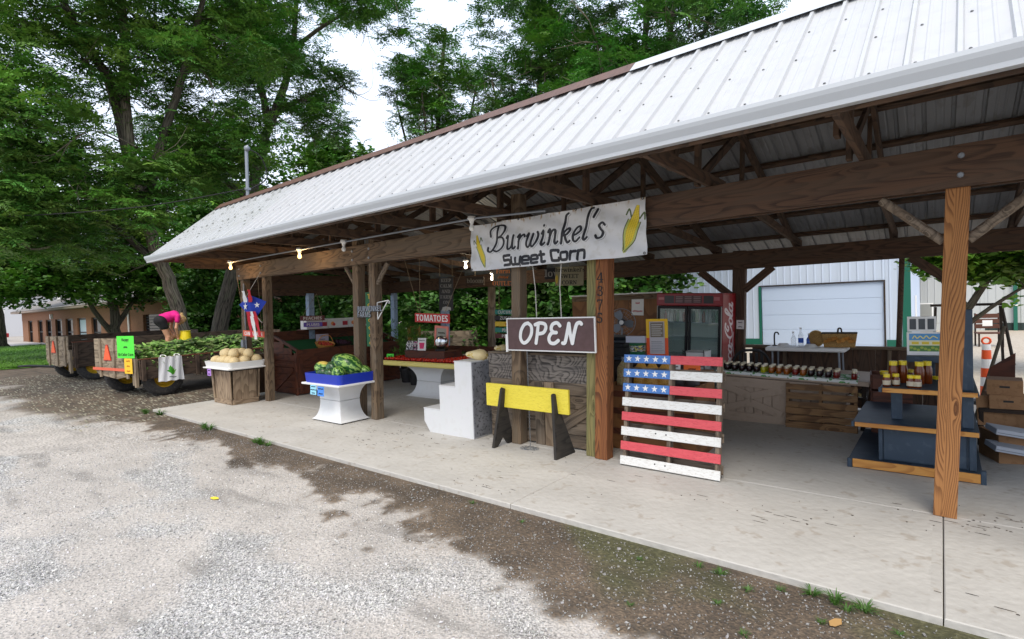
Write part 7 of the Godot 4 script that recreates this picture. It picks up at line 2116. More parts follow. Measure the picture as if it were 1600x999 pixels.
func wagon(n: String, label: String, at: Vector3, yaw: float, near_low: bool) -> Node3D:
	# box wagon: z = 0 is the tailgate, the bed runs back along -z; x spans -2.05 .. 0
	var o := thing(n, label, "wagon", at, yaw)
	var L := -3.6
	var fl := 0.55
	for k in 8: bx(o, "floor_board", Vector3(-2.0 + 0.25 * k, fl - 0.04, L), Vector3(-1.754 + 0.25 * k, fl, -0.04), M.wagon_dark)
	# near side (drops low), far side and front at full height
	var rows := 3 if near_low else 5
	for k in rows: bx(o, "side_board", Vector3(0.0, 0.43 + 0.147 * k, L), Vector3(0.035, 0.574 + 0.147 * k, 0.0), M.wagon_dark, 0.004)
	bx(o, "top_rail", Vector3(-0.012, 0.43 + 0.148 * rows, L), Vector3(0.045, 0.455 + 0.148 * rows, 0.01), mat(Color8(112, 62, 46), 0.8))
	for z in [-0.07, -1.25, -2.4, -3.5]: bx(o, "stake", Vector3(0.0365, 0.4, z - 0.04), Vector3(0.075, 0.43 + 0.147 * rows, z + 0.04), M.wagon_dark)
	for k in 5: bx(o, "side_board", Vector3(-2.055, 0.52 + 0.168 * k, L), Vector3(-2.02, 0.684 + 0.168 * k, 0.0), M.wagon_dark, 0.004)
	for k in 5: bx(o, "front_board", Vector3(-2.01, 0.52 + 0.168 * k, L), Vector3(-0.01, 0.684 + 0.168 * k, L + 0.03), M.wagon_dark, 0.004)
	# tailgate of grey boards, its foot cut to a shallow V
	for k in 5:
		var y0 := 0.62 + 0.148 * k
		bx(o, "tailgate_board", Vector3(-2.04, y0, 0.012), Vector3(-0.22, y0 + 0.144, 0.042), M.wagon_board, 0.004)
	part(o, "tailgate_board", prism_mesh(PackedVector2Array([Vector2(-2.04, 0.616), Vector2(-0.22, 0.616), Vector2(-0.4, 0.5), Vector2(-0.95, 0.42), Vector2(-1.85, 0.5)]), 0.03), M.wagon_board, Transform3D(Basis.IDENTITY, Vector3(0, 0, 0.042)))
	for x in [-1.72, -1.05, -0.42]: bx(o, "tailgate_cleat", Vector3(x, 0.45, 0.043), Vector3(x + 0.075, 1.36, 0.082), M.wagon_board, 0.004)
	bx(o, "corner_post", Vector3(-0.21, 0.3, -0.03), Vector3(-0.13, 0.95, 0.05), M.wagon_board)
	bx(o, "corner_post", Vector3(-0.1, 0.26, 0.0), Vector3(-0.03, 0.9, 0.06), M.wagon_board)
	# slow-vehicle triangle
	var tri_ := PackedVector2Array([Vector2(-0.17, 0), Vector2(0.17, 0), Vector2(0.035, 0.33), Vector2(-0.035, 0.33)])
	part(o, "warning_triangle", prism_mesh(tri_, 0.006), M.orange, Transform3D(Basis.IDENTITY, Vector3(-1.36, 0.86, 0.062)))
	part(o, "triangle_rim", prism_mesh(PackedVector2Array([Vector2(-0.2, -0.02), Vector2(0.2, -0.02), Vector2(0.05, 0.36), Vector2(-0.05, 0.36)]), 0.004), mat(Color8(170, 40, 30), 0.5), Transform3D(Basis.IDENTITY, Vector3(-1.36, 0.86, 0.0545)))
	# running gear
	for z in [-0.55, -2.95]:
		bx(o, "axle", Vector3(-1.9, 0.37, z - 0.05), Vector3(-0.13, 0.46, z + 0.05), M.axle)
		bx(o, "bolster", Vector3(-1.6, 0.461, z - 0.06), Vector3(-0.35, 0.508, z + 0.06), M.wagon_dark)
		wheel(o, Vector3(-0.13, 0.43, z), 0.43)
		wheel(o, Vector3(-1.93, 0.43, z), 0.43)
	bx(o, "reach_pole", Vector3(-1.06, 0.38, -2.89), Vector3(-0.98, 0.45, -0.61), M.axle)
	return o

func ear_mesh(seed_: int) -> ArrayMesh:
	# an ear of sweet corn in its husk: ribbed body, pale silk tip, a few loose husk leaves
	var r := RandomNumberGenerator.new()
	r.seed = seed_
	var st := mb()
	var b0: float = [1.0, 0.5, 1.6, 0.75, 0.3, 1.2][seed_ % 6]  # dark and pale variants paint light and shade contrast into the heap
	var N := 8
	var prof := [[0.0, 0.006], [0.02, 0.024], [0.07, 0.031], [0.14, 0.029], [0.2, 0.02], [0.245, 0.008], [0.27, 0.002]]
	for i in prof.size() - 1:
		for k in N:
			var a0 := TAU * k / N
			var a1 := TAU * (k + 1) / N
			var g := 0.85 + 0.3 * (k % 2)
			var tip := clampf((prof[i][0] - 0.17) / 0.1, 0, 1)
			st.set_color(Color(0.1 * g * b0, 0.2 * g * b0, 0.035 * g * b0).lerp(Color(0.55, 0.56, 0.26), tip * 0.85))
			var P := func(q: Array, a: float, b: int) -> Vector3:
				var rr: float = q[1] * (1.12 if b % 2 else 0.95)
				return Vector3(q[0] - 0.13, cos(a) * rr, sin(a) * rr)
			var A: Vector3 = P.call(prof[i], a0, k)
			var B: Vector3 = P.call(prof[i], a1, k + 1)
			var C: Vector3 = P.call(prof[i + 1], a1, k + 1)
			var D: Vector3 = P.call(prof[i + 1], a0, k)
			tri(st, A, B, C)
			tri(st, A, C, D)
	for k in 1:
		var a := r.randf() * TAU
		var d := Vector3(0, cos(a), sin(a))
		var s := d.cross(Vector3.RIGHT)
		var o := Vector3(r.randf_range(0.0, 0.05), 0, 0) + d * 0.026
		var t := o + Vector3(r.randf_range(0.1, 0.17), 0, 0) + d * r.randf_range(0.02, 0.07)
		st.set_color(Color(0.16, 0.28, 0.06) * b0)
		tri(st, o - s * 0.013, (o + t) * 0.5 - s * 0.016, (o + t) * 0.5 + s * 0.016)
		tri(st, o - s * 0.013, (o + t) * 0.5 + s * 0.016, o + s * 0.013)
		tri(st, (o + t) * 0.5 - s * 0.016, t, (o + t) * 0.5 + s * 0.016)
	return st.commit()

func build_wagons() -> void:
	rng.seed = 6001
	var a := wagon("corn_wagon", "grey wooden box wagon heaped with green sweet corn, its near side low", W(-13.85, GY, -3.97), 0.14, true)
	bx(a, "reflector_strip", Vector3(-2.045, 0.615, 0.0835), Vector3(-0.2, 0.68, 0.087), M.orange_tape, 0)
	wagon("empty_wagon", "second grey wooden wagon standing behind the corn wagon", W(-19.9, GY, -4.05), 0.10, false)
	var b: Node3D = get_node("empty_wagon")
	part(b, "drawbar", tube_mesh([Vector3(-1.9, 0.36, -0.3), Vector3(-2.9, 0.42, 0.25), Vector3(-3.3, 0.4, 0.4)], 0.04, 8), M.black_metal)
	part(b, "painted_mark", prism_mesh(PackedVector2Array([Vector2(-0.16, 0), Vector2(0.16, 0), Vector2(0.04, 0.33), Vector2(-0.04, 0.33)]), 0.003), mat(Color8(150, 128, 96), 0.7), Transform3D(Basis(Vector3.UP, PI / 2), Vector3(0.041, 0.5, -0.75)))
	var X := a.transform
	# the heap of corn
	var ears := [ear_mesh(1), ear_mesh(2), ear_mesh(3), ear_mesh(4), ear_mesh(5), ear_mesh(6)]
	var base := [[], [], []]
	var bc := [[], [], []]
	var top := []
	for k in 4200:
		var x := rng.randf_range(-1.95, -0.07)
		var z := rng.randf_range(-3.45, -0.1)
		var hmax := 0.9 + 0.16 * sin((x + 2.0) * 1.5) + 0.12 * smoothstep(-0.2, -1.4, z) + 0.06 * noise_ear(x, z)
		if x > -0.25: hmax = lerpf(0.885, hmax, clampf((-0.07 - x) / 0.3, 0, 1))
		if z > -0.25: hmax = minf(hmax, 1.0)
		var lay := k % 10
		var y := hmax - 0.028 * lay
		var t := Transform3D(Basis.from_euler(Vector3(rng.randf() * TAU, rng.randf() * TAU, rng.randf_range(-0.45, 0.45))).scaled(Vector3.ONE * rng.randf_range(1.0, 1.5)), Vector3(x, y, z))
		if lay == 0 and top.size() < 300 and x > -1.5 and z > -2.6: top.append([t, z, x])
		else:
			base[k % 3].append(t)
			bc[k % 3].append(Color(1, 1, 1) * rng.randf_range(0.35, 1.2))  # tint darkens ears at random to stand in for shaded gaps
	for k in 3:
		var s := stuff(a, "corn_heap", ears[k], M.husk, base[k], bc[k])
		s.set_meta("kind", "stuff")
	for e in top:
		var side := "near the tailgate" if e[1] > -0.9 else ("around the person's feet" if e[1] > -1.6 else "towards the wagon's front")
		var row := "along the low side" if e[2] > -0.6 else "in the middle of the heap"
		var lab := "green sweet corn ear %s, %s" % [row, side]
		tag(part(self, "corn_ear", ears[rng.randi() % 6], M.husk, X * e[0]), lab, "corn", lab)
	# signs on the wagon
	var s := sign_board("green_poster", "fluorescent green hand-lettered poster on the corn wagon's rear corner", X * facing(Vector3(-0.34, 1.17, 0.1), 0.12), Vector2(0.62, 0.5), M.green_tag, ["Happy", "~4", "Bi-Color Corn"], M.ink, "poster", 0.062, "Droid Sans", 0.004)
	s = sign_board("yellow_poster", "orange-yellow paper below the green poster on the corn wagon", X * facing(Vector3(-0.26, 0.745, 0.098), 0.05), Vector2(0.32, 0.34), M.yellow_tag, ["~5", "~4", "~5"], mat(Color8(190, 120, 30), 0.7), "poster", 0.055, "Droid Sans", 0.003)
	# plastic carrier bag hung on the low side
	var g := thing("carrier_bag", "white plastic carrier bag with a green corn print on the wagon side", "bag", X * Vector3(0.085, 0.9, -0.62), 0.14 + PI / 2)
	var rows := []
	for i in 11:
		var r := []
		for j in 15:
			var u := j / 14.0 - 0.5
			var v := i / 10.0
			r.append(Vector3(u * (0.5 + 0.06 * v), -v * 0.56 + 0.01 * sin(j * 1.3), 0.012 + 0.035 * v * cos(u * PI) + 0.012 * sin(u * 21.0 + v * 3.0)))
		rows.append(r)
	var img := Image.create(128, 144, false, Image.FORMAT_RGB8)
	img.fill(Color8(228, 230, 234))
	for k in 5: blob(img, [Vector2(66, 110), Vector2(40 + k * 10, 66 + absf(k - 2) * 8), Vector2(50 + k * 10, 60 + absf(k - 2) * 10), Vector2(76, 104)], Color8(60, 146, 40).lerp(Color8(110, 180, 50), k / 5.0))
	blob(img, [Vector2(56, 100), Vector2(50, 70), Vector2(60, 54), Vector2(70, 80), Vector2(72, 104)], Color8(70, 160, 46))
	img.fill_rect(Rect2i(50, 120, 36, 5), Color8(90, 96, 90))
	var st := mb()
	sheet(st, rows)
	part(g, "film", st.commit(), mat(Color.WHITE, 0.35, 0, ImageTexture.create_from_image(img)))
	for x in [-0.15, 0.15]: part(g, "handle", tube_mesh(smooth([Vector3(x - 0.06, 0, 0.01), Vector3(x - 0.04, 0.035, -0.03), Vector3(x + 0.04, 0.035, -0.03), Vector3(x + 0.06, 0, 0.01)]), 0.012, 6), M.white_plastic)
	var st2 := mb()
	sheet(st2, rows.map(func(r): return r.map(func(q): return Vector3(q.x, q.y, 0.006))), true)
	part(g, "back_film", st2.commit(), M.white_plastic)
	# yellow bucket in the corn beside the person
	var bk := thing("yellow_bucket", "yellow plastic bucket standing in the corn behind the person", "bucket", W(-15.1, 1.06, -5.36), 0.2)
	part(bk, "bucket", lathe_mesh([Vector2(0, 0), Vector2(0.15, 0), Vector2(0.115, 0.34), Vector2(0.105, 0.34), Vector2(0.14, 0.01), Vector2(0, 0.01)], 20), M.lid_yellow)
	part(bk, "rim", tube_mesh(ring_pts(0.118, 20), 0.008, 6, false), M.lid_yellow, Transform3D(Basis(Vector3.RIGHT, PI / 2), Vector3(0, 0.335, 0)))
	build_person()

func noise_ear(x: float, z: float) -> float:
	return sin(x * 9.0 + z * 4.0) * cos(z * 7.0 - x * 3.0)

# ---- a body as tapered capsules joined smoothly and meshed with surface nets
func capsule_d(p: Vector3, a: Vector3, b: Vector3, ra: float, rb: float) -> float:
	var ab := b - a
	var t := clampf((p - a).dot(ab) / maxf(ab.length_squared(), 1e-9), 0, 1)
	return (p - a - ab * t).length() - lerpf(ra, rb, t)

func nets(st: SurfaceTool, bones: Array, cell: float, k: float) -> void:
	var field := {}
	var near := {}
	var inv := 1.0 / cell
	for b in bones:
		var rr: float = maxf(b[2], b[3]) + cell * 1.8
		var lo: Vector3 = (b[0] as Vector3).min(b[1]) - Vector3.ONE * rr
		var hi: Vector3 = (b[0] as Vector3).max(b[1]) + Vector3.ONE * rr
		for x in range(int(floor(lo.x * inv)), int(ceil(hi.x * inv)) + 1):
			for y in range(int(floor(lo.y * inv)), int(ceil(hi.y * inv)) + 1):
				for z in range(int(floor(lo.z * inv)), int(ceil(hi.z * inv)) + 1):
					var p := Vector3(x, y, z) * cell
					var d := capsule_d(p, b[0], b[1], b[2], b[3])
					if d > cell * 3.0: continue
					var key := Vector3i(x, y, z)
					if field.has(key):
						var e: float = field[key]
						var h := clampf(0.5 + 0.5 * (e - d) / k, 0, 1)
						field[key] = lerpf(e, d, h) - k * h * (1.0 - h)
					else: field[key] = d
	var vert := {}
	var offs := []
	for i in 8: offs.append(Vector3i(i & 1, (i >> 1) & 1, i >> 2))
	for key in field:
		var vals := []
		var ok := true
		for o in offs:
			var q: Vector3i = key + o
			if not field.has(q):
				ok = false
				break
			vals.append(field[q])
		if not ok: continue
		var sum := Vector3.ZERO
		var n := 0
		for e in [[0, 1], [2, 3], [4, 5], [6, 7], [0, 2], [1, 3], [4, 6], [5, 7], [0, 4], [1, 5], [2, 6], [3, 7]]:
			var a: float = vals[e[0]]
			var b: float = vals[e[1]]
			if (a < 0) != (b < 0):
				var t := a / (a - b)
				sum += Vector3(offs[e[0]]).lerp(Vector3(offs[e[1]]), t)
				n += 1
		if n > 0: vert[key] = (Vector3(key) + sum / n) * cell
	var grad := func(p: Vector3) -> Vector3:
		var g := Vector3i((p * inv).floor())
		var v := func(q: Vector3i) -> float: return field.get(q, cell * 2.0)
		return Vector3(v.call(g + Vector3i(1, 0, 0)) - v.call(g - Vector3i(1, 0, 0)), v.call(g + Vector3i(0, 1, 0)) - v.call(g - Vector3i(0, 1, 0)), v.call(g + Vector3i(0, 0, 1)) - v.call(g - Vector3i(0, 0, 1))).normalized()
	for key in field:
		var a: float = field[key]
		for ax in 3:
			var d := Vector3i.ZERO
			d[ax] = 1
			if not field.has(key + d): continue
			var b: float = field[key + d]
			if (a < 0) == (b < 0): continue
			var u := Vector3i.ZERO
			u[(ax + 1) % 3] = 1
			var w := Vector3i.ZERO
			w[(ax + 2) % 3] = 1
			var c := [key, key - u, key - u - w, key - w]
			var good := true
			for q in c:
				if not vert.has(q): good = false
			if not good: continue
			var order := [0, 1, 2, 0, 2, 3] if a > 0 else [0, 2, 1, 0, 3, 2]
			for i in order:
				var p: Vector3 = vert[c[i]]
				st.set_normal(grad.call(p))
				st.add_vertex(p)

func build_person() -> void:
	# bent over the corn, arms reaching down; faces -z of the wagon
	var o := thing("person", "person in a pink shirt and black shorts bending over the corn in the wagon", "person", W(-15.2, 0.76, -4.98), 0.05, "", 0)
	var V := func(f: float, y: float, s: float) -> Vector3: return Vector3(s, y, -f * 0.86)
	var body := []
	for s in [-1, 1]:
		var off := 0.0 if s > 0 else 0.2
		var hip: Vector3 = V.call(-0.17, 0.9, s * 0.085)
		var knee: Vector3 = V.call(-0.02 + off, 0.5, s * 0.1)
		var ank: Vector3 = V.call(-0.06 + off, 0.09, s * 0.1)
		body.append([hip, knee, 0.085, 0.055])
		body.append([knee, ank, 0.055, 0.036])
		body.append([knee + Vector3(0, -0.06, 0.012), knee + Vector3(0, -0.16, 0.016), 0.05, 0.046])
		body.append([ank + Vector3(0, -0.045, 0.03), ank + Vector3(0, -0.06, -0.13), 0.036, 0.026])
		var sh: Vector3 = V.call(0.23, 1.02, s * 0.165)
		var el: Vector3 = V.call(0.17 + 0.1 * off, 0.73, s * 0.17)
		var wr: Vector3 = V.call(0.24 + off * 0.2, 0.48, s * 0.1)
		body.append([sh, el, 0.045, 0.036])
		body.append([el, wr, 0.036, 0.024])
	body.append([V.call(-0.17, 0.93, -0.06), V.call(-0.17, 0.93, 0.06), 0.1, 0.1])
	body.append([V.call(-0.14, 0.95, 0), V.call(0.05, 1.0, 0), 0.115, 0.105])
	body.append([V.call(0.05, 1.0, 0), V.call(0.2, 1.04, 0), 0.11, 0.115])
	body.append([V.call(0.2, 1.04, -0.1), V.call(0.2, 1.04, 0.1), 0.075, 0.075])
	body.append([V.call(0.24, 1.03, 0), V.call(0.33, 0.99, 0), 0.052, 0.046])
	var st := mb()
	nets(st, body, 0.014, 0.03)
	# head: skull, face, jaw, nose, ears; looks down at the corn
	var hc: Vector3 = V.call(0.385, 0.93, 0)
	var hd := Basis(Vector3.RIGHT, -0.95)
	var head := [[hc + hd * Vector3(0, 0.02, 0.01), hc + hd * Vector3(0, 0.02, -0.02), 0.082, 0.08], [hc + hd * Vector3(0, -0.04, -0.035), hc + hd * Vector3(0, -0.085, -0.06), 0.058, 0.034], [hc + hd * Vector3(0, 0.0, -0.095), hc + hd * Vector3(0, -0.025, -0.108), 0.009, 0.013], [hc + hd * Vector3(-0.078, -0.005, 0.0), hc + hd * Vector3(-0.082, 0.02, 0.004), 0.012, 0.015], [hc + hd * Vector3(0.078, -0.005, 0.0), hc + hd * Vector3(0.082, 0.02, 0.004), 0.012, 0.015], [hc + hd * Vector3(0, -0.06, 0.02), V.call(0.3, 1.0, 0), 0.046, 0.05]]
	nets(st, head, 0.007, 0.02)
	# hands: palm and five bent fingers each
	for s in [-1, 1]:
		var off := 0.0 if s > 0 else 0.04
		var wr: Vector3 = V.call(0.24 + off, 0.48, s * 0.1)
		var hb := [[wr, wr + Vector3(0, -0.06, -0.01), 0.024, 0.028]]
		for k in 4:
			var o1: Vector3 = wr + Vector3((k - 1.5) * 0.019, -0.07, -0.012)
			var l: float = [0.03, 0.036, 0.034, 0.026][k]
			var o2 := o1 + Vector3(0, -l, -0.012)
			hb.append([o1, o2, 0.0095, 0.009])
			hb.append([o2, o2 + Vector3(0, -l * 0.7, 0.022), 0.009, 0.0075])
		var tb := wr + Vector3(-s * 0.022, -0.025, -0.012)
		hb.append([tb, tb + Vector3(-s * 0.02, -0.035, -0.02), 0.011, 0.009])
		hb.append([tb + Vector3(-s * 0.02, -0.035, -0.02), tb + Vector3(-s * 0.012, -0.06, -0.022), 0.009, 0.008])
		nets(st, hb, 0.005, 0.006)
	part(o, "body", st.commit(), M.skin)
	var shirt := [[V.call(-0.1, 0.97, 0), V.call(0.05, 1.01, 0), 0.128, 0.122], [V.call(0.05, 1.01, 0), V.call(0.2, 1.045, 0), 0.124, 0.127], [V.call(0.2, 1.045, -0.1), V.call(0.2, 1.045, 0.1), 0.088, 0.088]]
	for s in [-1, 1]: shirt.append([V.call(0.23, 1.025, s * 0.165), V.call(0.205, 0.9, s * 0.168), 0.06, 0.056])
	st = mb()
	nets(st, shirt, 0.014, 0.03)
	part(o, "shirt", st.commit(), M.pink_shirt)
	var sh := [[V.call(-0.18, 0.935, -0.06), V.call(-0.18, 0.935, 0.06), 0.115, 0.115], [V.call(-0.17, 0.94, 0), V.call(-0.09, 0.95, 0), 0.122, 0.12]]
	for s in [-1, 1]: sh.append([V.call(-0.17, 0.9, s * 0.085), V.call(-0.11 + (0.0 if s > 0 else 0.08), 0.77, s * 0.09), 0.1, 0.094])
	st = mb()
	nets(st, sh, 0.014, 0.03)
	part(o, "shorts", st.commit(), M.black_short)
	var hr := [[hc + hd * Vector3(0, 0.035, 0.03), hc + hd * Vector3(0, 0.05, -0.02), 0.088, 0.078], [hc + hd * Vector3(0, 0.0, 0.06), hc + hd * Vector3(0, 0.03, 0.05), 0.06, 0.06], [hc + hd * Vector3(0, 0.08, 0.09), hc + hd * Vector3(0, 0.1, 0.1), 0.04, 0.042]]
	st = mb()
	nets(st, hr, 0.008, 0.02)
	part(o, "hair", st.commit(), M.hair)
	for s in [-1, 1]: part(o, "eye", lathe_mesh([Vector2(0, -0.008), Vector2(0.008, 0), Vector2(0, 0.008)], 8), M.ink, Transform3D(Basis.IDENTITY, hc + hd * Vector3(s * 0.03, 0.0, -0.088)))
	part(o, "mouth", box_mesh(Vector3(0.04, 0.006, 0.006), 0.002), mat(Color8(150, 70, 66), 0.5), Transform3D(hd, hc + hd * Vector3(0, -0.06, -0.088)))

func ribbed_panel(w: float, h: float, pitch: float, rib: float) -> ArrayMesh:
	# wall sheet in xy, ribs towards +z
	var st := mb()
	var prof := [Vector2(0, 0)]
	var x := pitch * 0.5
	while x < w - 0.03:
		prof.append_array([Vector2(x - 0.025, 0), Vector2(x - 0.012, rib), Vector2(x + 0.012, rib), Vector2(x + 0.025, 0)])
		x += pitch
	prof.append(Vector2(w, 0))
	for i in prof.size() - 1:
		var a: Vector2 = prof[i]
		var b: Vector2 = prof[i + 1]
		quad(st, Vector3(a.x, h, a.y), Vector3(b.x, h, b.y), Vector3(b.x, 0, b.y), Vector3(a.x, 0, a.y))
	return st.commit()

func build_garage() -> void:
	var o := thing("white_garage", "white metal garage with green trim and a wide white overhead door", "garage", W(-4.6, -0.55, -21), 0)
	# x from -4.4 to +3.94 ; door x -0.45 .. 3.23
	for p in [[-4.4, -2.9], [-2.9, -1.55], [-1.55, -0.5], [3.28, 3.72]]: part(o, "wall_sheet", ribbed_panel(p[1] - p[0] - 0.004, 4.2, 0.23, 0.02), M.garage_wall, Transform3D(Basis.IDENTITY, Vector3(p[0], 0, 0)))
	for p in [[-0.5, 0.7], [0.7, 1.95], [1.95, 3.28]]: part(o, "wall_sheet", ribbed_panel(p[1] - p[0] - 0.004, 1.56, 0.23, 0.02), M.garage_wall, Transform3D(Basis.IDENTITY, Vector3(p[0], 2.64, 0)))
	for p in [[-4.4, -0.55], [3.3, 3.7]]: bx(o, "skirt_trim", Vector3(p[0], 0.0, 0.022), Vector3(p[1], 0.72, 0.04), M.green_trim)
	bx(o, "corner_trim", Vector3(3.72, 0, -0.02), Vector3(3.94, 4.2, 0.045), M.green_trim)
	bx(o, "door_jamb", Vector3(-0.545, 0.0, 0.01), Vector3(-0.46, 2.62, 0.05), M.green_trim)
	bx(o, "door_jamb", Vector3(3.235, 0.0, 0.01), Vector3(3.28, 2.62, 0.05), M.dark_wood)
	bx(o, "door_head", Vector3(-0.545, 2.622, 0.01), Vector3(3.28, 2.66, 0.05), M.dark_wood)
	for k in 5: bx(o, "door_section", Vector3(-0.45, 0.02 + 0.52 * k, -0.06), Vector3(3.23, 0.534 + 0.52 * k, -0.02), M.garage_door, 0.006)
	bx(o, "door_handle", Vector3(1.3, 0.35, -0.019), Vector3(1.45, 0.39, 0.0), M.black_metal)
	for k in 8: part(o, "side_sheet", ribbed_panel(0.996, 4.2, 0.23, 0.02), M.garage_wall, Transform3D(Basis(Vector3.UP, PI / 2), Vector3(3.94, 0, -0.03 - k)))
	bx(o, "side_window", Vector3(3.962, 1.2, -3.4), Vector3(3.985, 2.1, -2.4), M.white)
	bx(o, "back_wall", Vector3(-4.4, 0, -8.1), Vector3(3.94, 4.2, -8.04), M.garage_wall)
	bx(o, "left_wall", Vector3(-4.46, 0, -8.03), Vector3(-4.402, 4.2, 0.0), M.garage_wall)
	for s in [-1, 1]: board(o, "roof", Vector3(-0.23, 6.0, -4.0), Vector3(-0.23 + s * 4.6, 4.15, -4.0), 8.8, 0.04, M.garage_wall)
	# grey barn further back on the right
	var b := thing("grey_barn", "long grey metal barn with a dark green base behind the maple", "barn", W(-2.5, -0.75, -30), 0)
	for k in 14: part(b, "wall_sheet", ribbed_panel(0.996, 3.4, 0.25, 0.02), M.barn_wall, Transform3D(Basis.IDENTITY, Vector3(k, 1.0, 0)))
	for k in 14:
		if k > 3: part(b, "base_sheet", ribbed_panel(0.996, 0.99, 0.25, 0.02), M.barn_dark, Transform3D(Basis.IDENTITY, Vector3(k, 0, 0)))
		else: part(b, "base_sheet", ribbed_panel(0.996, 0.99, 0.25, 0.02), M.barn_wall, Transform3D(Basis.IDENTITY, Vector3(k, 0, 0)))
	bx(b, "window", Vector3(1.75, 1.15, 0.03), Vector3(2.3, 1.9, 0.06), M.white)
	bx(b, "pane", Vector3(1.8, 1.2, 0.0605), Vector3(2.25, 1.85, 0.065), mat(Color8(150, 152, 148), 0.3))
	bx(b, "eave", Vector3(-0.3, 4.405, -0.1), Vector3(14.3, 4.6, 0.5), M.white)
	bx(b, "downspout", Vector3(4.88, 0.0, 0.05), Vector3(5.0, 4.4, 0.16), M.green_trim)
	bx(b, "downspout_band", Vector3(4.86, 1.7, 0.161), Vector3(5.02, 1.75, 0.175), M.white)
	bx(b, "roof", Vector3(-0.4, 4.601, -9), Vector3(14.4, 4.7, 0.45), M.barn_wall)
	bx(b, "back_wall", Vector3(0, 0, -8.9), Vector3(14, 4.4, -8.8), M.barn_wall)
	# black timber frame, rust bench and marker in the yard
	var f := thing("swing_frame", "black timber swing frame standing before the grey barn", "frame", W(0.75, -0.07, -16.5), 0)
	board(f, "top_bar", Vector3(-0.9, 1.42, 0), Vector3(0.45, 1.42, 0), 0.06, 0.06, M.dark_wood)
	for e in [[0.38, 0.3, 0.36], [0.6, -0.3, 0.38], [-0.85, 0.3, -0.8]]: board(f, "leg", Vector3(e[0], 0, e[1]), Vector3(e[2], 1.38, 0), 0.05, 0.05, M.dark_wood)
	var bn := thing("rust_bench", "rust-brown slatted bench back in the yard before the grey barn", "bench", W(1.15, -0.07, -22.0), 0.2)
	for k in 3: bx(bn, "back_slat", Vector3(-0.3, 0.55 + 0.16 * k, -0.02), Vector3(0.3, 0.68 + 0.16 * k, 0.02), mat(Color8(86, 52, 40), 0.8))
	bx(bn, "seat", Vector3(-0.32, 0.4, -0.02), Vector3(0.32, 0.44, 0.4), mat(Color8(86, 52, 40), 0.8))
	for x in [-0.3, 0.26]:
		bx(bn, "leg", Vector3(x, 0, 0.32), Vector3(x + 0.04, 0.4, 0.36), M.dark_wood)
		bx(bn, "leg", Vector3(x, 0, -0.06), Vector3(x + 0.04, 1.02, -0.021), M.dark_wood)
	bx(bn, "paper", Vector3(-0.12, 0.62, 0.021), Vector3(0.12, 0.8, 0.026), M.white)
	var c := thing("traffic_marker", "orange and white tubular traffic marker right of the blue upright", "marker", W(0.6, GY - 0.02, -11.0), 0)
	part(c, "base", lathe_mesh([Vector2(0, 0.05), Vector2(0.2, 0.05), Vector2(0.22, 0)], 16), M.black)
	var ys := [0.05, 0.28, 0.42, 0.56, 0.7, 0.84, 0.93]
	for k in 6: part(c, "band", lathe_mesh([Vector2(0.085 - k * 0.006, ys[k]), Vector2(0.08 - k * 0.006, ys[k + 1] - 0.001)], 16), M.white if k % 2 else M.orange)
	part(c, "handle", tube_mesh(ring_pts(0.05, 14), 0.016, 6, false), M.orange, Transform3D(Basis.IDENTITY, Vector3(0, 0.98, 0)))
	var p := thing("leaning_pole", "brown wooden pole leaning behind the cartons at the right", "pole", W(0.62, 0.0, -8.6), 0)
	part(p, "shaft", tube_mesh([Vector3(-0.28, 0.0, 0), Vector3(0.05, 1.25, -0.35)], 0.02, 8), M.twig)
	bx(p, "blade", Vector3(-0.36, 0.02, -0.05), Vector3(-0.2, 0.06, 0.05), M.twig)
	var bd := thing("propped_panel", "dark brown folded panel propped behind the cartons", "panel", W(0.6, 0.0, -8.35), -0.2)
	part(bd, "panel", prism_mesh(PackedVector2Array([Vector2(-0.12, 0), Vector2(0.1, 0), Vector2(0.12, 0.98), Vector2(-0.1, 0.8)]), 0.02), M.bin_wood)
	bx(bd, "foot", Vector3(-0.12, 0, -0.12), Vector3(0.1, 0.03, 0.03), M.dark_wood)

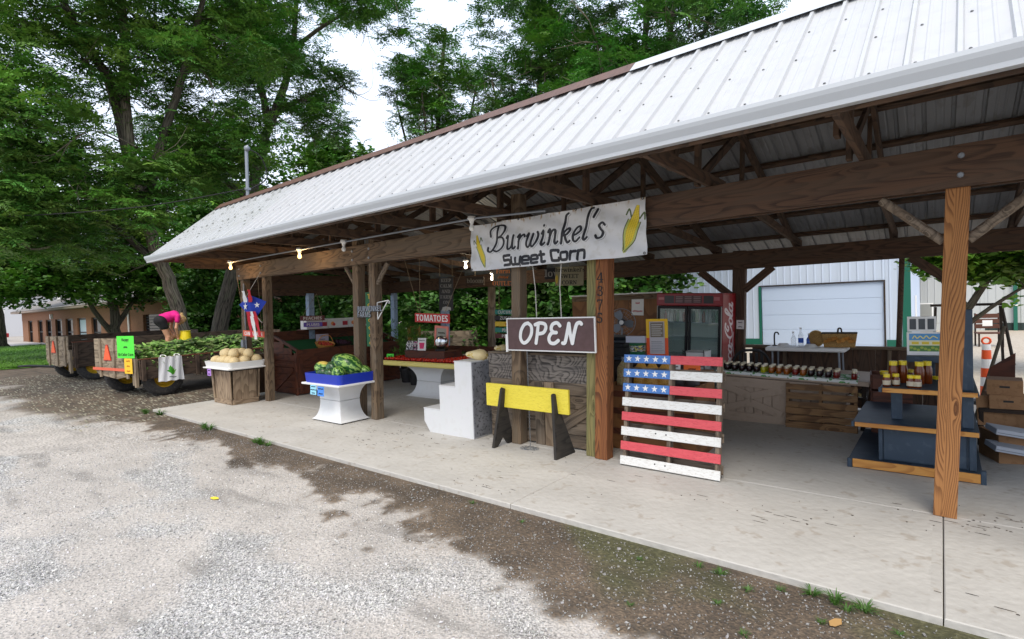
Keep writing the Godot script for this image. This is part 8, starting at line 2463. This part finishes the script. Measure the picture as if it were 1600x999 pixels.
func build_house() -> void:
	var o := thing("brick_house", "long low brick building with tall windows beyond the lawn", "building", W(-50, 0, -11), 0)
	var wins := [[-70.8, -68.7], [-66.4, -64.3], [-63.0, -60.8], [-59.4, -57.1], [-55.9, -53.6], [-52.3, -49.8], [-48.4, -46.0]]
	var x := -73.5
	for w in wins:
		bx(o, "brick_pier", Vector3(x + 50, -0.4, -0.3), Vector3(w[0] + 50, 2.0, 0), M.brick, 0)
		x = w[1]
		var f := Node3D.new()
		f.name = "window"
		o.add_child(f, true)
		var a: float = w[0] + 50
		var b: float = w[1] + 50
		for e in [[a, -0.35, a + 0.12, 1.99], [b - 0.12, -0.35, b, 1.99], [a + 0.121, 1.87, b - 0.121, 1.99], [a + 0.121, 0.85, b - 0.121, 0.95]]: bx(f, "frame", Vector3(e[0], e[1], -0.22), Vector3(e[2], e[3], -0.12), M.black_metal, 0)
		bx(f, "pane", Vector3(a + 0.1, -0.35, -0.2), Vector3(b - 0.1, 1.9, -0.18), M.dark_glass, 0)
		if w[0] > -53 and w[0] < -50: bx(f, "blind", Vector3(a + 0.12, 0.0, -0.17), Vector3(b - 0.12, 1.86, -0.16), mat(Color8(176, 196, 208), 0.7), 0)
	bx(o, "brick_wall", Vector3(x + 50, -0.4, -0.3), Vector3(12.7, 2.0, 0), M.brick, 0)
	bx(o, "brick_wall", Vector3(12.7, -0.4, -0.3), Vector3(15.4, 1.02, -0.001), M.brick, 0)
	bx(o, "brick_wall", Vector3(15.4, -0.4, -0.3), Vector3(16, 2.0, 0), M.brick, 0)
	var bw := Node3D.new()
	bw.name = "window"
	o.add_child(bw, true)
	bx(bw, "pane", Vector3(12.7, 1.02, -0.2), Vector3(15.4, 1.99, -0.16), M.dark_glass, 0)
	for k in 5: bx(bw, "glazing_bar", Vector3(12.7, 1.15 + 0.17 * k, -0.158), Vector3(15.4, 1.19 + 0.17 * k, -0.13), M.black_metal, 0)
	bx(o, "brick_band", Vector3(-23.5, 2.0, -0.3), Vector3(16, 2.75, 0.02), M.brick, 0)
	bx(o, "end_wall", Vector3(15.7, -0.4, -10), Vector3(16, 2.75, -0.301), M.brick, 0)
	bx(o, "back_wall", Vector3(-23.5, -0.4, -10.3), Vector3(16, 2.75, -10.01), M.brick, 0)
	bx(o, "fascia", Vector3(-24.3, 2.751, -0.4), Vector3(16.4, 2.95, 0.75), mat(Color8(140, 126, 116), 0.8), 0)
	var st := mb()
	quad(st, Vector3(-24.3, 4.9, -5.2), Vector3(16.4, 4.9, -5.2), Vector3(16.4, 2.96, 0.8), Vector3(-24.3, 2.96, 0.8))
	quad(st, Vector3(16.4, 4.9, -5.2), Vector3(-24.3, 4.9, -5.2), Vector3(-24.3, 2.96, -11), Vector3(16.4, 2.96, -11))
	part(o, "roof", st.commit(), M.shingle)
	part(o, "downpipe", tube_mesh([Vector3(10.3, 0, 0.08), Vector3(10.3, 2.7, 0.08)], 0.06, 8), M.white)
	bx(o, "wall_lamp", Vector3(-10.3, 2.05, 0.03), Vector3(-10.0, 2.45, 0.2), M.white)
	# parked car far left and a pale shed beyond
	var c := thing("parked_car", "red parked car far off between the left trunk and the brick building", "car", W(-83, GY - 0.03, -9.5), 0.3)
	part(c, "body", prism_mesh(PackedVector2Array([Vector2(-2.2, 0.35), Vector2(2.2, 0.35), Vector2(2.25, 0.8), Vector2(1.2, 0.95), Vector2(0.6, 1.45), Vector2(-0.9, 1.45), Vector2(-1.5, 0.95), Vector2(-2.25, 0.85)]), 1.7), mat(Color8(170, 30, 36), 0.3), Transform3D(Basis.IDENTITY, Vector3(0, 0, 0.85)))
	part(c, "side_glass", prism_mesh(PackedVector2Array([Vector2(1.0, 0.97), Vector2(0.52, 1.38), Vector2(-0.82, 1.38), Vector2(-1.3, 0.97)]), 1.72), M.dark_glass, Transform3D(Basis.IDENTITY, Vector3(0, 0, 0.86)))
	for q in [[-1.4, 0.75], [1.4, 0.75], [-1.4, -0.75], [1.4, -0.75]]: part(c, "wheel", lathe_mesh([Vector2(0, -0.1), Vector2(0.33, -0.1), Vector2(0.33, 0.1), Vector2(0, 0.1)], 16), M.tyre, Transform3D(Basis(Vector3.RIGHT, PI / 2), Vector3(q[0], 0.33, q[1])))
	var s := thing("pale_shed", "pale grey house wall at the far left edge", "building", W(-120, -0.5, -14), 0)
	bx(s, "wall", Vector3(-8, 0, -6), Vector3(14, 6.5, 0), mat(Color8(196, 196, 198), 0.8))
	board(s, "roof", Vector3(-8.5, 6.55, -3), Vector3(14.5, 6.55, -3), 6.8, 0.2, M.shingle)
	for k in 3: bx(s, "window", Vector3(-4 + 6 * k, 2.0, 0.001), Vector3(-2 + 6 * k, 4.0, 0.05), M.dark_glass)

func build_mast() -> void:
	var o := thing("service_mast", "grey electric service mast with a cable loop on the roof's left end", "mast", W(-11.45, rear_y(-5.35) - 0.1, -5.35), 0, "", 0)
	part(o, "pipe", tube_mesh([Vector3(0, 0, 0), Vector3(0, 1.32, 0)], 0.035, 12), M.galv)
	part(o, "weather_head", lathe_mesh([Vector2(0.036, -0.03), Vector2(0.06, 0.0), Vector2(0.06, 0.05), Vector2(0.0, 0.1)], 12), M.galv, Transform3D(Basis(Vector3(0, 0, 1), -0.5), Vector3(0.02, 1.32, 0.0)))
	part(o, "cable", tube_mesh(smooth([Vector3(0.05, 1.33, 0), Vector3(0.1, 1.2, -0.25), Vector3(0.05, 0.8, -0.4), Vector3(0, 0.55, -0.12), Vector3(0, 0.5, 0.02)]), 0.014, 6), M.black)
	part(o, "clamp", box_mesh(Vector3(0.1, 0.05, 0.1), 0.006), M.galv, Transform3D(Basis.IDENTITY, Vector3(0, 0.5, 0)))
	part(o, "service_line", tube_mesh(smooth([Vector3(0, 0.5, 0.04), Vector3(-3, 0.18, 1.6), Vector3(-8, 0.1, 4.6), Vector3(-16, 0.5, 9)]), 0.012, 6), M.black)

# ---------------------------------------------------------------- trees
func spray_mesh(seed_: int, leaves: int, leaflets: int, ll: float, lw: float) -> ArrayMesh:
	# a drooping spray of feathered (compound) leaves
	var r := RandomNumberGenerator.new()
	r.seed = seed_
	var st := mb()
	for k in leaves:
		var a := TAU * k / leaves + r.randf_range(-0.4, 0.4)
		var d := Vector3(cos(a), r.randf_range(-0.1, 0.35), sin(a)).normalized()
		var s := d.cross(Vector3.UP).normalized()
		for i in leaflets:
			var t := (i / 2 + 1.0) / (leaflets / 2 + 1.0)
			var c := d * 0.26 * t + Vector3.DOWN * 0.12 * t * t
			var side := 1.0 if i % 2 else -1.0
			var o := (s * side + d * 0.55 + Vector3.DOWN * r.randf_range(0.1, 0.6)).normalized()
			if i == leaflets - 1: o = d
			var w := o.cross(Vector3.UP + d * r.randf_range(-0.4, 0.4)).normalized() * lw * 0.5
			var l := ll * r.randf_range(0.75, 1.15)
			var g := r.randf_range(0.8, 1.2)
			st.set_color(Color(0.095 * g, 0.215 * g, 0.045 * g))
			tri(st, c, c + o * l * 0.45 + w, c + o * l)
			tri(st, c, c + o * l, c + o * l * 0.45 - w)
	return st.commit()

func broad_mesh(seed_: int, leaves: int, size: float) -> ArrayMesh:
	# a cluster of broad lobed leaves
	var r := RandomNumberGenerator.new()
	r.seed = seed_
	var st := mb()
	for k in leaves:
		var p := Vector3(r.randfn(0, 0.11), r.randfn(0, 0.07), r.randfn(0, 0.11))
		var b := Basis.from_euler(Vector3(r.randf_range(-0.6, 0.6), r.randf() * TAU, r.randf_range(-0.6, 0.6)))
		var s := size * r.randf_range(0.7, 1.2)
		var g := r.randf_range(0.8, 1.25)
		st.set_color(Color(0.07 * g, 0.16 * g, 0.025 * g))
		var q := [Vector3(0, 0, 0), Vector3(0.5, 0.05, 0.25), Vector3(0.32, 0.0, 0.6), Vector3(0, -0.06, 1.0), Vector3(-0.32, 0.0, 0.6), Vector3(-0.5, 0.05, 0.25)]
		for i in range(1, 5): tri(st, p, p + b * q[i] * s, p + b * q[i + 1] * s)
	return st.commit()

func tree(n: String, label: String, base: Vector3, limbs: Array, clumps: Array, leaf: Array, tint: Color, seed_: int, cluster := 0.4, per := 26) -> Node3D:
	rng.seed = seed_
	var o := thing(n, label, "tree", base, 0, "", 0)
	var nodes := []
	var tr := mb()
	for i in limbs.size():
		var pts := []
		for p in limbs[i][0]: pts.append(p - base)
		var sm := smooth(pts, 5)
		var rad := []
		for k in sm.size(): rad.append(lerpf(limbs[i][1], limbs[i][2], pow(float(k) / (sm.size() - 1), 0.8)) * (1.0 + (0.5 if i == 0 and k == 0 else 0.0)))
		for k in sm.size():
			if k > 0: sm[k] += Vector3(rng.randf_range(-1, 1), 0, rng.randf_range(-1, 1)) * rad[k] * 0.18
			if i > 0 or k > sm.size() / 3: nodes.append([sm[k], rad[k]])
		if i == 0:
			var st := mb()
			tube(st, sm, rad, 12, 0.5)
			part(o, "trunk", st.commit(), M.bark_lit if seed_ == 7001 else M.bark)
		else: tube(tr, sm, rad, 8, 0.6)
	var lists := []
	var cols := []
	for k in leaf.size():
		lists.append([])
		cols.append([])
	for c in clumps:
		var cen: Vector3 = c[0] - base
		var rr: Vector3 = c[1]
		var m := maxi(2, int(c[2] / per))
		for q in m:
			var v := Vector3(rng.randfn(0, 1), rng.randfn(0, 1), rng.randfn(0, 1)).normalized() * pow(rng.randf(), 0.42)
			var p := cen + v * rr
			# a branch from the nearest limb out to this cluster
			var best := 1e9
			var bn: Array = nodes[0]
			for nd in nodes:
				var dd: float = (nd[0] as Vector3).distance_squared_to(p) + maxf(0.0, nd[0].y - p.y) * 2.0
				if dd < best:
					best = dd
					bn = nd
			var a: Vector3 = bn[0]
			var L := (p - a).length()
			if L > 0.3:
				var mid := (a + p) * 0.5 + Vector3(rng.randf_range(-0.15, 0.15), rng.randf_range(0.0, 0.2), rng.randf_range(-0.15, 0.15)) * L
				var r0: float = minf(bn[1] * 0.6, 0.012 + L * 0.012)
				tube(tr, smooth([a, mid, p], 4), [r0, r0 * 0.9, r0 * 0.8, r0 * 0.7, r0 * 0.6, r0 * 0.5, r0 * 0.42, r0 * 0.36, r0 * 0.3], 5, 1.0)
				if nodes.size() < 500: nodes.append([mid, r0 * 0.7])
			var shade := rng.randf_range(0.65, 1.35)
			for k in int(per * rng.randf_range(0.6, 1.4)):
				var s := p + Vector3(rng.randfn(0, cluster), rng.randfn(0, cluster * 0.6), rng.randfn(0, cluster))
				var kk := rng.randi() % leaf.size()
				lists[kk].append(Transform3D(Basis.from_euler(Vector3(rng.randf_range(-0.5, 0.5), rng.randf() * TAU, rng.randf_range(-0.5, 0.5))).scaled(Vector3.ONE * rng.randf_range(0.75, 1.3)), s))
				var g := shade * rng.randf_range(0.7, 1.4)
				var yl := rng.randf_range(0.75, 1.3)
				cols[kk].append(Color(tint.r * g * yl, tint.g * g, tint.b * g))
	part(o, "limbs", tr.commit(), M.bark)
	if n == "ash_tree":
		# dead twigs that show pale among the leaves
		var tw := mb()
		for k in 90:
			var nd: Array = nodes[rng.randi() % nodes.size()]
			var a: Vector3 = nd[0]
			var d := Vector3(rng.randfn(0, 1), rng.randfn(-0.2, 0.6), rng.randfn(0, 1)).normalized()
			for j in 3:
				var e := (d + Vector3(rng.randfn(0, 0.4), rng.randfn(0, 0.4), rng.randfn(0, 0.4))).normalized()
				var l := rng.randf_range(0.6, 1.7)
				tube(tw, smooth([a, a + d * l * 0.45, a + (d + e).normalized() * l * 0.8 + Vector3(0, -0.1, 0), a + e * l * 1.1], 3), [0.018, 0.016, 0.015, 0.013, 0.012, 0.01, 0.009, 0.008, 0.007, 0.005], 4, 1.0)
		part(o, "bare_twigs", tw.commit(), M.twig)
	for k in leaf.size():
		var s := stuff(o, "crown", leaf[k], M.leaf, lists[k], cols[k])
		s.set_meta("kind", "stuff")
	return o

func build_trees() -> void:
	var ash := [spray_mesh(1, 5, 9, 0.125, 0.046), spray_mesh(2, 4, 11, 0.135, 0.048), spray_mesh(3, 6, 9, 0.115, 0.044)]
	var map := [broad_mesh(4, 12, 0.13), broad_mesh(5, 14, 0.12)]
	var far := [broad_mesh(6, 14, 0.26), broad_mesh(7, 12, 0.3)]
	var V := func(x: float, y: float, z: float) -> Vector3: return W(x, y, z)
	tree("ash_tree", "large leaning ash tree, its bark painted as lit, right behind the corn wagon", W(-18, GY - 0.1, -6.9),
		[[[V.call(-18, -0.15, -6.9), V.call(-18, 0.9, -6.45), V.call(-18, 2.65, -6.05), V.call(-18, 4.1, -5.6), V.call(-18, 5.8, -5.25), V.call(-18, 7.5, -5.1), V.call(-17.8, 9.0, -5.05), V.call(-17.6, 12.5, -5.0)], 0.25, 0.09],
		[[V.call(-18, 5.7, -5.2), V.call(-18.2, 8.4, -4.75), V.call(-18.3, 9.1, -4.2), V.call(-18.5, 9.5, -3.0), V.call(-18.8, 9.9, -1.6)], 0.15, 0.03],
		[[V.call(-17.9, 7.9, -5.05), V.call(-18.0, 9.4, -4.1), V.call(-18, 11.0, -3.6), V.call(-17.5, 13, -3.3)], 0.14, 0.04],
		[[V.call(-18, 5.0, -5.4), V.call(-16.8, 7.4, -5.8), V.call(-16.3, 10, -6.4), V.call(-15.8, 12.5, -6.8)], 0.16, 0.04],
		[[V.call(-18, 3.3, -5.8), V.call(-18.6, 4.8, -4.4), V.call(-19, 5.4, -2.9)], 0.13, 0.03],
		[[V.call(-18, 4.6, -5.4), V.call(-16.6, 5.6, -5.2), V.call(-15.6, 6.0, -4.6)], 0.1, 0.03]],
		[[V.call(-18, 11.3, -3.3), Vector3(4, 2.4, 3), 1178], [V.call(-19, 8.3, -2.4), Vector3(3.4, 1.9, 2.4), 930], [V.call(-17, 9.7, -6.4), Vector3(3, 2.4, 2.4), 992], [V.call(-18, 6.2, -3.0), Vector3(2.8, 1.5, 2.2), 806], [V.call(-16.8, 7.0, -7.0), Vector3(2.0, 1.5, 1.6), 558], [V.call(-18.2, 4.2, -3.0), Vector3(2.4, 1.1, 2.0), 620], [V.call(-16, 13, -5), Vector3(4, 1.6, 4), 806], [V.call(-16.2, 5.0, -4.6), Vector3(1.6, 0.8, 1.3), 260]], ash, Color(1.3, 1.2, 1), 7001)
	tree("ash_tree", "tall dark ash tree with spreading limbs behind the shelter's left end", W(-20, GY - 0.1, -8.0),
		[[[V.call(-20, -0.15, -8.0), V.call(-20, 2.0, -8.4), V.call(-20, 4.4, -9.0), V.call(-20, 7.0, -9.7), V.call(-20, 8.5, -10.1), V.call(-20, 10.6, -10.9), V.call(-20, 12.2, -11.3), V.call(-20, 15, -11.5)], 0.31, 0.08],
		[[V.call(-20, 9.2, -10.3), V.call(-20, 10.1, -11.4), V.call(-20, 10.4, -12.3), V.call(-19.6, 11.2, -13.3)], 0.12, 0.03],
		[[V.call(-20, 9.0, -10.2), V.call(-19.2, 11, -9.4), V.call(-18.6, 13.5, -9.0)], 0.16, 0.04],
		[[V.call(-20, 6.0, -9.4), V.call(-20.8, 7.2, -8.2), V.call(-21.2, 8.2, -7.2)], 0.14, 0.04],
		[[V.call(-20, 12, -11.2), V.call(-19.4, 13.6, -12.8), V.call(-19, 14.6, -14.4)], 0.1, 0.03]],
		[[V.call(-20, 13.2, -10.4), Vector3(3.6, 2.2, 2.6), 930], [V.call(-19, 10.6, -9.0), Vector3(2.4, 1.9, 1.7), 620], [V.call(-20, 9.6, -12.2), Vector3(1.8, 0.9, 1.3), 260], [V.call(-19, 13.8, -13.4), Vector3(2.6, 1.3, 1.8), 384], [V.call(-21, 7.4, -7.8), Vector3(2.4, 1.9, 1.6), 558], [V.call(-20, 11.2, -12.8), Vector3(1.6, 0.9, 1.1), 186]], ash, Color(1.2, 1.2, 1), 7002)
	tree("dark_tree", "dark wide-crowned tree with a forked trunk before the brick building", W(-34, GY, -8.7),
		[[[V.call(-34, -0.1, -8.7), V.call(-34, 1.1, -8.72), V.call(-34, 2.4, -8.7), V.call(-34, 4.5, -8.4), V.call(-34, 7, -8.4)], 0.34, 0.1],
		[[V.call(-34, 0.9, -8.7), V.call(-34, 2.0, -8.0), V.call(-34, 3.6, -7.2), V.call(-34, 5, -5.6)], 0.18, 0.05],
		[[V.call(-34, 1.3, -8.7), V.call(-34, 2.6, -9.5), V.call(-34, 4.2, -10.6)], 0.18, 0.05]],
		[[V.call(-34, 5.4, -8.4), Vector3(3.6, 2.0, 4.0), 1500], [V.call(-33, 3.5, -8.0), Vector3(2.5, 0.9, 4.4), 800], [V.call(-33, 3.9, -4.4), Vector3(2.6, 1.2, 2.2), 700], [V.call(-33, 4.0, -11.0), Vector3(2.4, 1.2, 1.6), 520], [V.call(-34, 7.6, -7.6), Vector3(3.4, 1.8, 3.6), 900]], [broad_mesh(8, 14, 0.17), broad_mesh(9, 12, 0.19)], Color(0.95, 1.0, 0.75), 7003, 0.45)
	tree("left_tree", "bushy tree whose trunk stands at the photo's left edge on the lawn", W(-57.5, GY, -7.2),
		[[[V.call(-57.5, -0.1, -7.2), V.call(-57.5, 2.5, -7.2), V.call(-57.5, 6, -7.0), V.call(-57.5, 10, -7.0)], 0.5, 0.15], [[V.call(-57.5, 4, -7.1), V.call(-56, 6, -5), V.call(-55, 8, -3.5)], 0.2, 0.06]],
		[[V.call(-56, 7.2, -6), Vector3(6, 3.4, 5.5), 1300], [V.call(-55, 4.4, -6.5), Vector3(4, 1.2, 3.6), 420], [V.call(-56, 11, -6), Vector3(5, 2.5, 5), 600]], far, Color(1.0, 1.0, 0.8), 7004, 0.7)
	tree("round_tree", "bright rounded tree in the gap between the ash and the trees behind the roof", W(-31, -0.5, -20.5),
		[[[V.call(-31, -0.6, -20.5), V.call(-31, 4, -20.5), V.call(-31, 9, -20.3)], 0.3, 0.1], [[V.call(-31, 5, -20.5), V.call(-30.5, 8, -18.8), V.call(-30, 10, -18)], 0.14, 0.05]],
		[[V.call(-31, 9.2, -19.4), Vector3(3.2, 2.8, 3.4), 1300], [V.call(-31, 11.4, -20.4), Vector3(2.4, 1.5, 2.2), 650]], [broad_mesh(10, 14, 0.2), broad_mesh(11, 12, 0.22)], Color(1.1, 1.15, 0.9), 7005, 0.5)
	# trees farther back between the ash trunks; sunlight is put into their leaf tint
	var bl := ["tree with sunlight put into its yellow-green leaf tint far behind the leaning ash, towards the left edge", "tree with sunlight put into its yellow-green leaf tint behind the gap between the two big trunks"]
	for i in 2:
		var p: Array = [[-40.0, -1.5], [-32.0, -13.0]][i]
		tree("sunlit_tint_tree", bl[i], W(p[0], -0.3, p[1]), [[[V.call(p[0], -0.4, p[1]), V.call(p[0], 4, p[1]), V.call(p[0], 9, p[1])], 0.28, 0.1], [[V.call(p[0], 3, p[1]), V.call(p[0] + 1, 5, p[1] - 1.6), V.call(p[0] + 1, 7, p[1] - 2.4)], 0.12, 0.05]], [[V.call(p[0], 6.0, p[1]), Vector3(3.5, 3.0, 3.6), 1100], [V.call(p[0], 9.8, p[1]), Vector3(3.2, 2.4, 3.2), 800]], [broad_mesh(60 + i, 14, 0.2)], Color(1.7, 1.5, 0.9), 7050 + i, 0.5)
	# trees that rise behind the shelter's roof
	var lab := ["leftmost of the tall trees behind the roof, by the sky gap", "middle one of the tall trees behind the roof, with many thin stems", "rightmost of the tall trees behind the roof"]
	for i in 3:
		var x: float = [-17.2, -12.3, -7.6][i]
		var z: float = [-16.5, -17.2, -16.4][i]
		var top: float = [12.2, 14.5, 12.6][i]
		var limbs := [[[V.call(x, -0.4, z), V.call(x + 0.2, 4, z), V.call(x - 0.1, 8, z + 0.2), V.call(x + 0.3, top + 1.5, z)], 0.26, 0.06]]
		for k in 5:
			var a := k * 1.257 + i
			limbs.append([[V.call(x + 0.1, 3.5 + 0.6 * k, z), V.call(x + cos(a) * 1.3, 6.5 + 0.6 * k, z + sin(a) * 1.0), V.call(x + cos(a) * 2.2, 9.8 + 0.6 * k, z + sin(a) * 1.8)], 0.13, 0.03])
		var cl := [[V.call(x, top - 3.2, z), Vector3(3.2, 2.0, 2.4), 806], [V.call(x, top - 0.4, z), Vector3(2.9, 1.9, 2.2), 620], [V.call(x + 0.8, top - 5.2, z + 0.4), Vector3(2.8, 1.4, 2.0), 558], [V.call(x, top - 7.6, z + 0.6), Vector3(2.6, 1.6, 2.2), 372]]
		if i == 2: cl.append([V.call(x + 2.2, top - 2.5, z + 0.6), Vector3(1.6, 1.8, 1.4), 260])
		tree("ash_tree", lab[i], W(x, -0.4, z), limbs, cl, ash, [Color(1.15, 1.15, 0.95), Color(1.0, 1.05, 0.95), Color(0.85, 0.95, 0.85)][i], 7010 + i)
	# young maple at the right, behind the shelter
	tree("maple_tree", "young bright green maple behind the fresh post at the right", W(0.38, GY - 0.05, -15.2),
		[[[V.call(0.38, -0.1, -15.2), V.call(0.35, 1.0, -15.2), V.call(0.6, 1.6, -15.2), V.call(1.0, 2.6, -15.1), V.call(1.2, 4.0, -15)], 0.11, 0.04], [[V.call(0.4, 0.9, -15.2), V.call(0.9, 1.4, -15.0), V.call(1.5, 1.9, -14.8)], 0.06, 0.02], [[V.call(0.5, 1.3, -15.2), V.call(0.0, 1.9, -15), V.call(-0.3, 2.3, -14.8)], 0.05, 0.015]],
		[[V.call(1.4, 2.5, -14.9), Vector3(1.2, 0.7, 1.2), 700], [V.call(0.9, 3.4, -15), Vector3(1.9, 0.8, 1.6), 600], [V.call(2.4, 2.2, -14.9), Vector3(1.3, 0.6, 1.2), 400], [V.call(0.05, 2.3, -14.7), Vector3(0.35, 0.25, 0.4), 90]], map, Color(1.5, 1.35, 0.8), 7020, 0.22)
	# shrubs behind the shelter: tall to block sky, leaf tint darkened as shade
	var k := 0
	for s in [[-24.5, -12.5, 1.9], [-21.6, -12.0, 2.2], [-18.8, -12.4, 1.8], [-16.4, -12.0, 2.0], [-14.2, -12.6, 1.8], [-12.2, -12.0, 2.1], [-10.2, -12.4, 1.9], [-8.2, -12.2, 2.2], [-6.4, -12.6, 2.2], [-27.5, -10.6, 2.6], [-25.2, -9.4, 2.8], [-23.2, -10.4, 2.6]]:
		var lb: String = ["left of the shelter, farthest left", "left of the shelter, second", "seen past the left corner post", "seen over the peach bin", "seen over the fruit cartons", "seen behind the tomatoes board", "seen between the pale blue posts", "seen left of the name boards", "seen below the banner", "left of the leaning trunk, leftmost", "right behind the leaning trunk", "between the two big trunks"][k]
		tree("shrub", "green shrub behind the shelter with leaf tint darkened as shade, %s" % lb, W(s[0], GY - 0.05, s[1]), [[[V.call(s[0], -0.1, s[1]), V.call(s[0], 0.8, s[1]), V.call(s[0] + 0.1, s[2], s[1])], 0.06, 0.02]], [[V.call(s[0], s[2] * 0.55, s[1]), Vector3(1.4, s[2] * 0.6, 1.0), 560], [V.call(s[0] + 0.3, s[2] * 1.25, s[1] - 0.6), Vector3(1.5, s[2] * 0.6, 1.0), 520], [V.call(s[0], s[2] * 1.9, s[1] - 0.9), Vector3(1.5, s[2] * 0.5, 1.0), 420]], [broad_mesh(20 + k, 12, 0.15)], Color(0.6, 0.72, 0.55), 7030 + k, 0.3)
		(get_child(get_child_count() - 1) as Node).set_meta("category", "shrub")
		k += 1
	# old wooden cart body in the greenery behind the shelter
	var c := thing("old_cart", "old grey wooden cart body in the greenery behind the shelter", "cart", W(-11.6, GY - 0.02, -10.9), 0.1)
	for j in 3: bx(c, "side_board", Vector3(-1.2, 0.62 + 0.17 * j, 0.0), Vector3(1.2, 0.785 + 0.17 * j, 0.03), M.wagon_board)
	for j in 3: bx(c, "end_board", Vector3(1.17, 0.62 + 0.17 * j, -0.8), Vector3(1.2, 0.785 + 0.17 * j, -0.002), M.wagon_board)
	bx(c, "floor", Vector3(-1.2, 0.55, -0.8), Vector3(1.2, 0.6, 0.03), M.wagon_dark)
	for x in [-0.8, 0.8]: part(c, "wheel", lathe_mesh([Vector2(0, -0.06), Vector2(0.27, -0.06), Vector2(0.28, 0), Vector2(0.27, 0.06), Vector2(0, 0.06)], 18), M.tyre, Transform3D(Basis(Vector3.RIGHT, PI / 2), Vector3(x, 0.28, -0.1)))

# ---------------------------------------------------------------- the scene
func _ready() -> void:
	var cam := Camera3D.new()
	cam.name = "camera"
	cam.fov = 61.9
	cam.near = 0.05
	cam.far = 900.0
	cam.position = Vector3(0, 1.74, 0)
	cam.basis = Basis(Vector3.UP, 0.67837) * Basis(Vector3.RIGHT, -0.05332) * Basis(Vector3(0, 0, 1), -0.00432)
	add_child(cam)
	cam.current = true
	var we := WorldEnvironment.new()
	we.name = "environment"
	var e := Environment.new()
	e.background_mode = Environment.BG_SKY
	var sm := ProceduralSkyMaterial.new()
	# an even bright overcast
	sm.sky_top_color = Color8(208, 222, 246)
	sm.sky_horizon_color = Color8(230, 236, 246)
	sm.sky_curve = 0.2
	sm.ground_horizon_color = Color8(200, 200, 198)
	sm.ground_bottom_color = Color8(120, 116, 110)
	sm.sky_energy_multiplier = 0.95
	var sky := Sky.new()
	sky.sky_material = sm
	e.sky = sky
	e.tonemap_mode = Environment.TONE_MAPPER_LINEAR
	e.tonemap_exposure = 1.95
	e.sdfgi_enabled = true
	e.ssao_enabled = true
	e.ssil_enabled = true
	we.environment = e
	add_child(we)
	var sun := DirectionalLight3D.new()
	sun.name = "sun"
	sun.light_energy = 0.5
	sun.light_angular_distance = 30.0
	sun.light_color = Color(1.0, 0.97, 0.93)
	sun.shadow_enabled = true
	sun.rotation = Vector3(-0.98, 0.45, 0)
	add_child(sun)
	materials()
	glyphs()
	build_ground()
	build_slab()
	build_shelter()
	build_garage()
	build_house()
	build_trees()
	build_lamps()
	build_banner()
	build_open_sign()
	build_melon_stand()
	build_cantaloupe_stand()
	build_steps()
	build_partition()
	build_barricade()
	build_flag_pallet()
	build_blue_shelf()
	build_tomato_table()
	build_peach_bin()
	build_signs()
	build_counter()
	build_sink_area()
	build_cooler()
	build_checkout()
	build_wagons()
	build_mast()
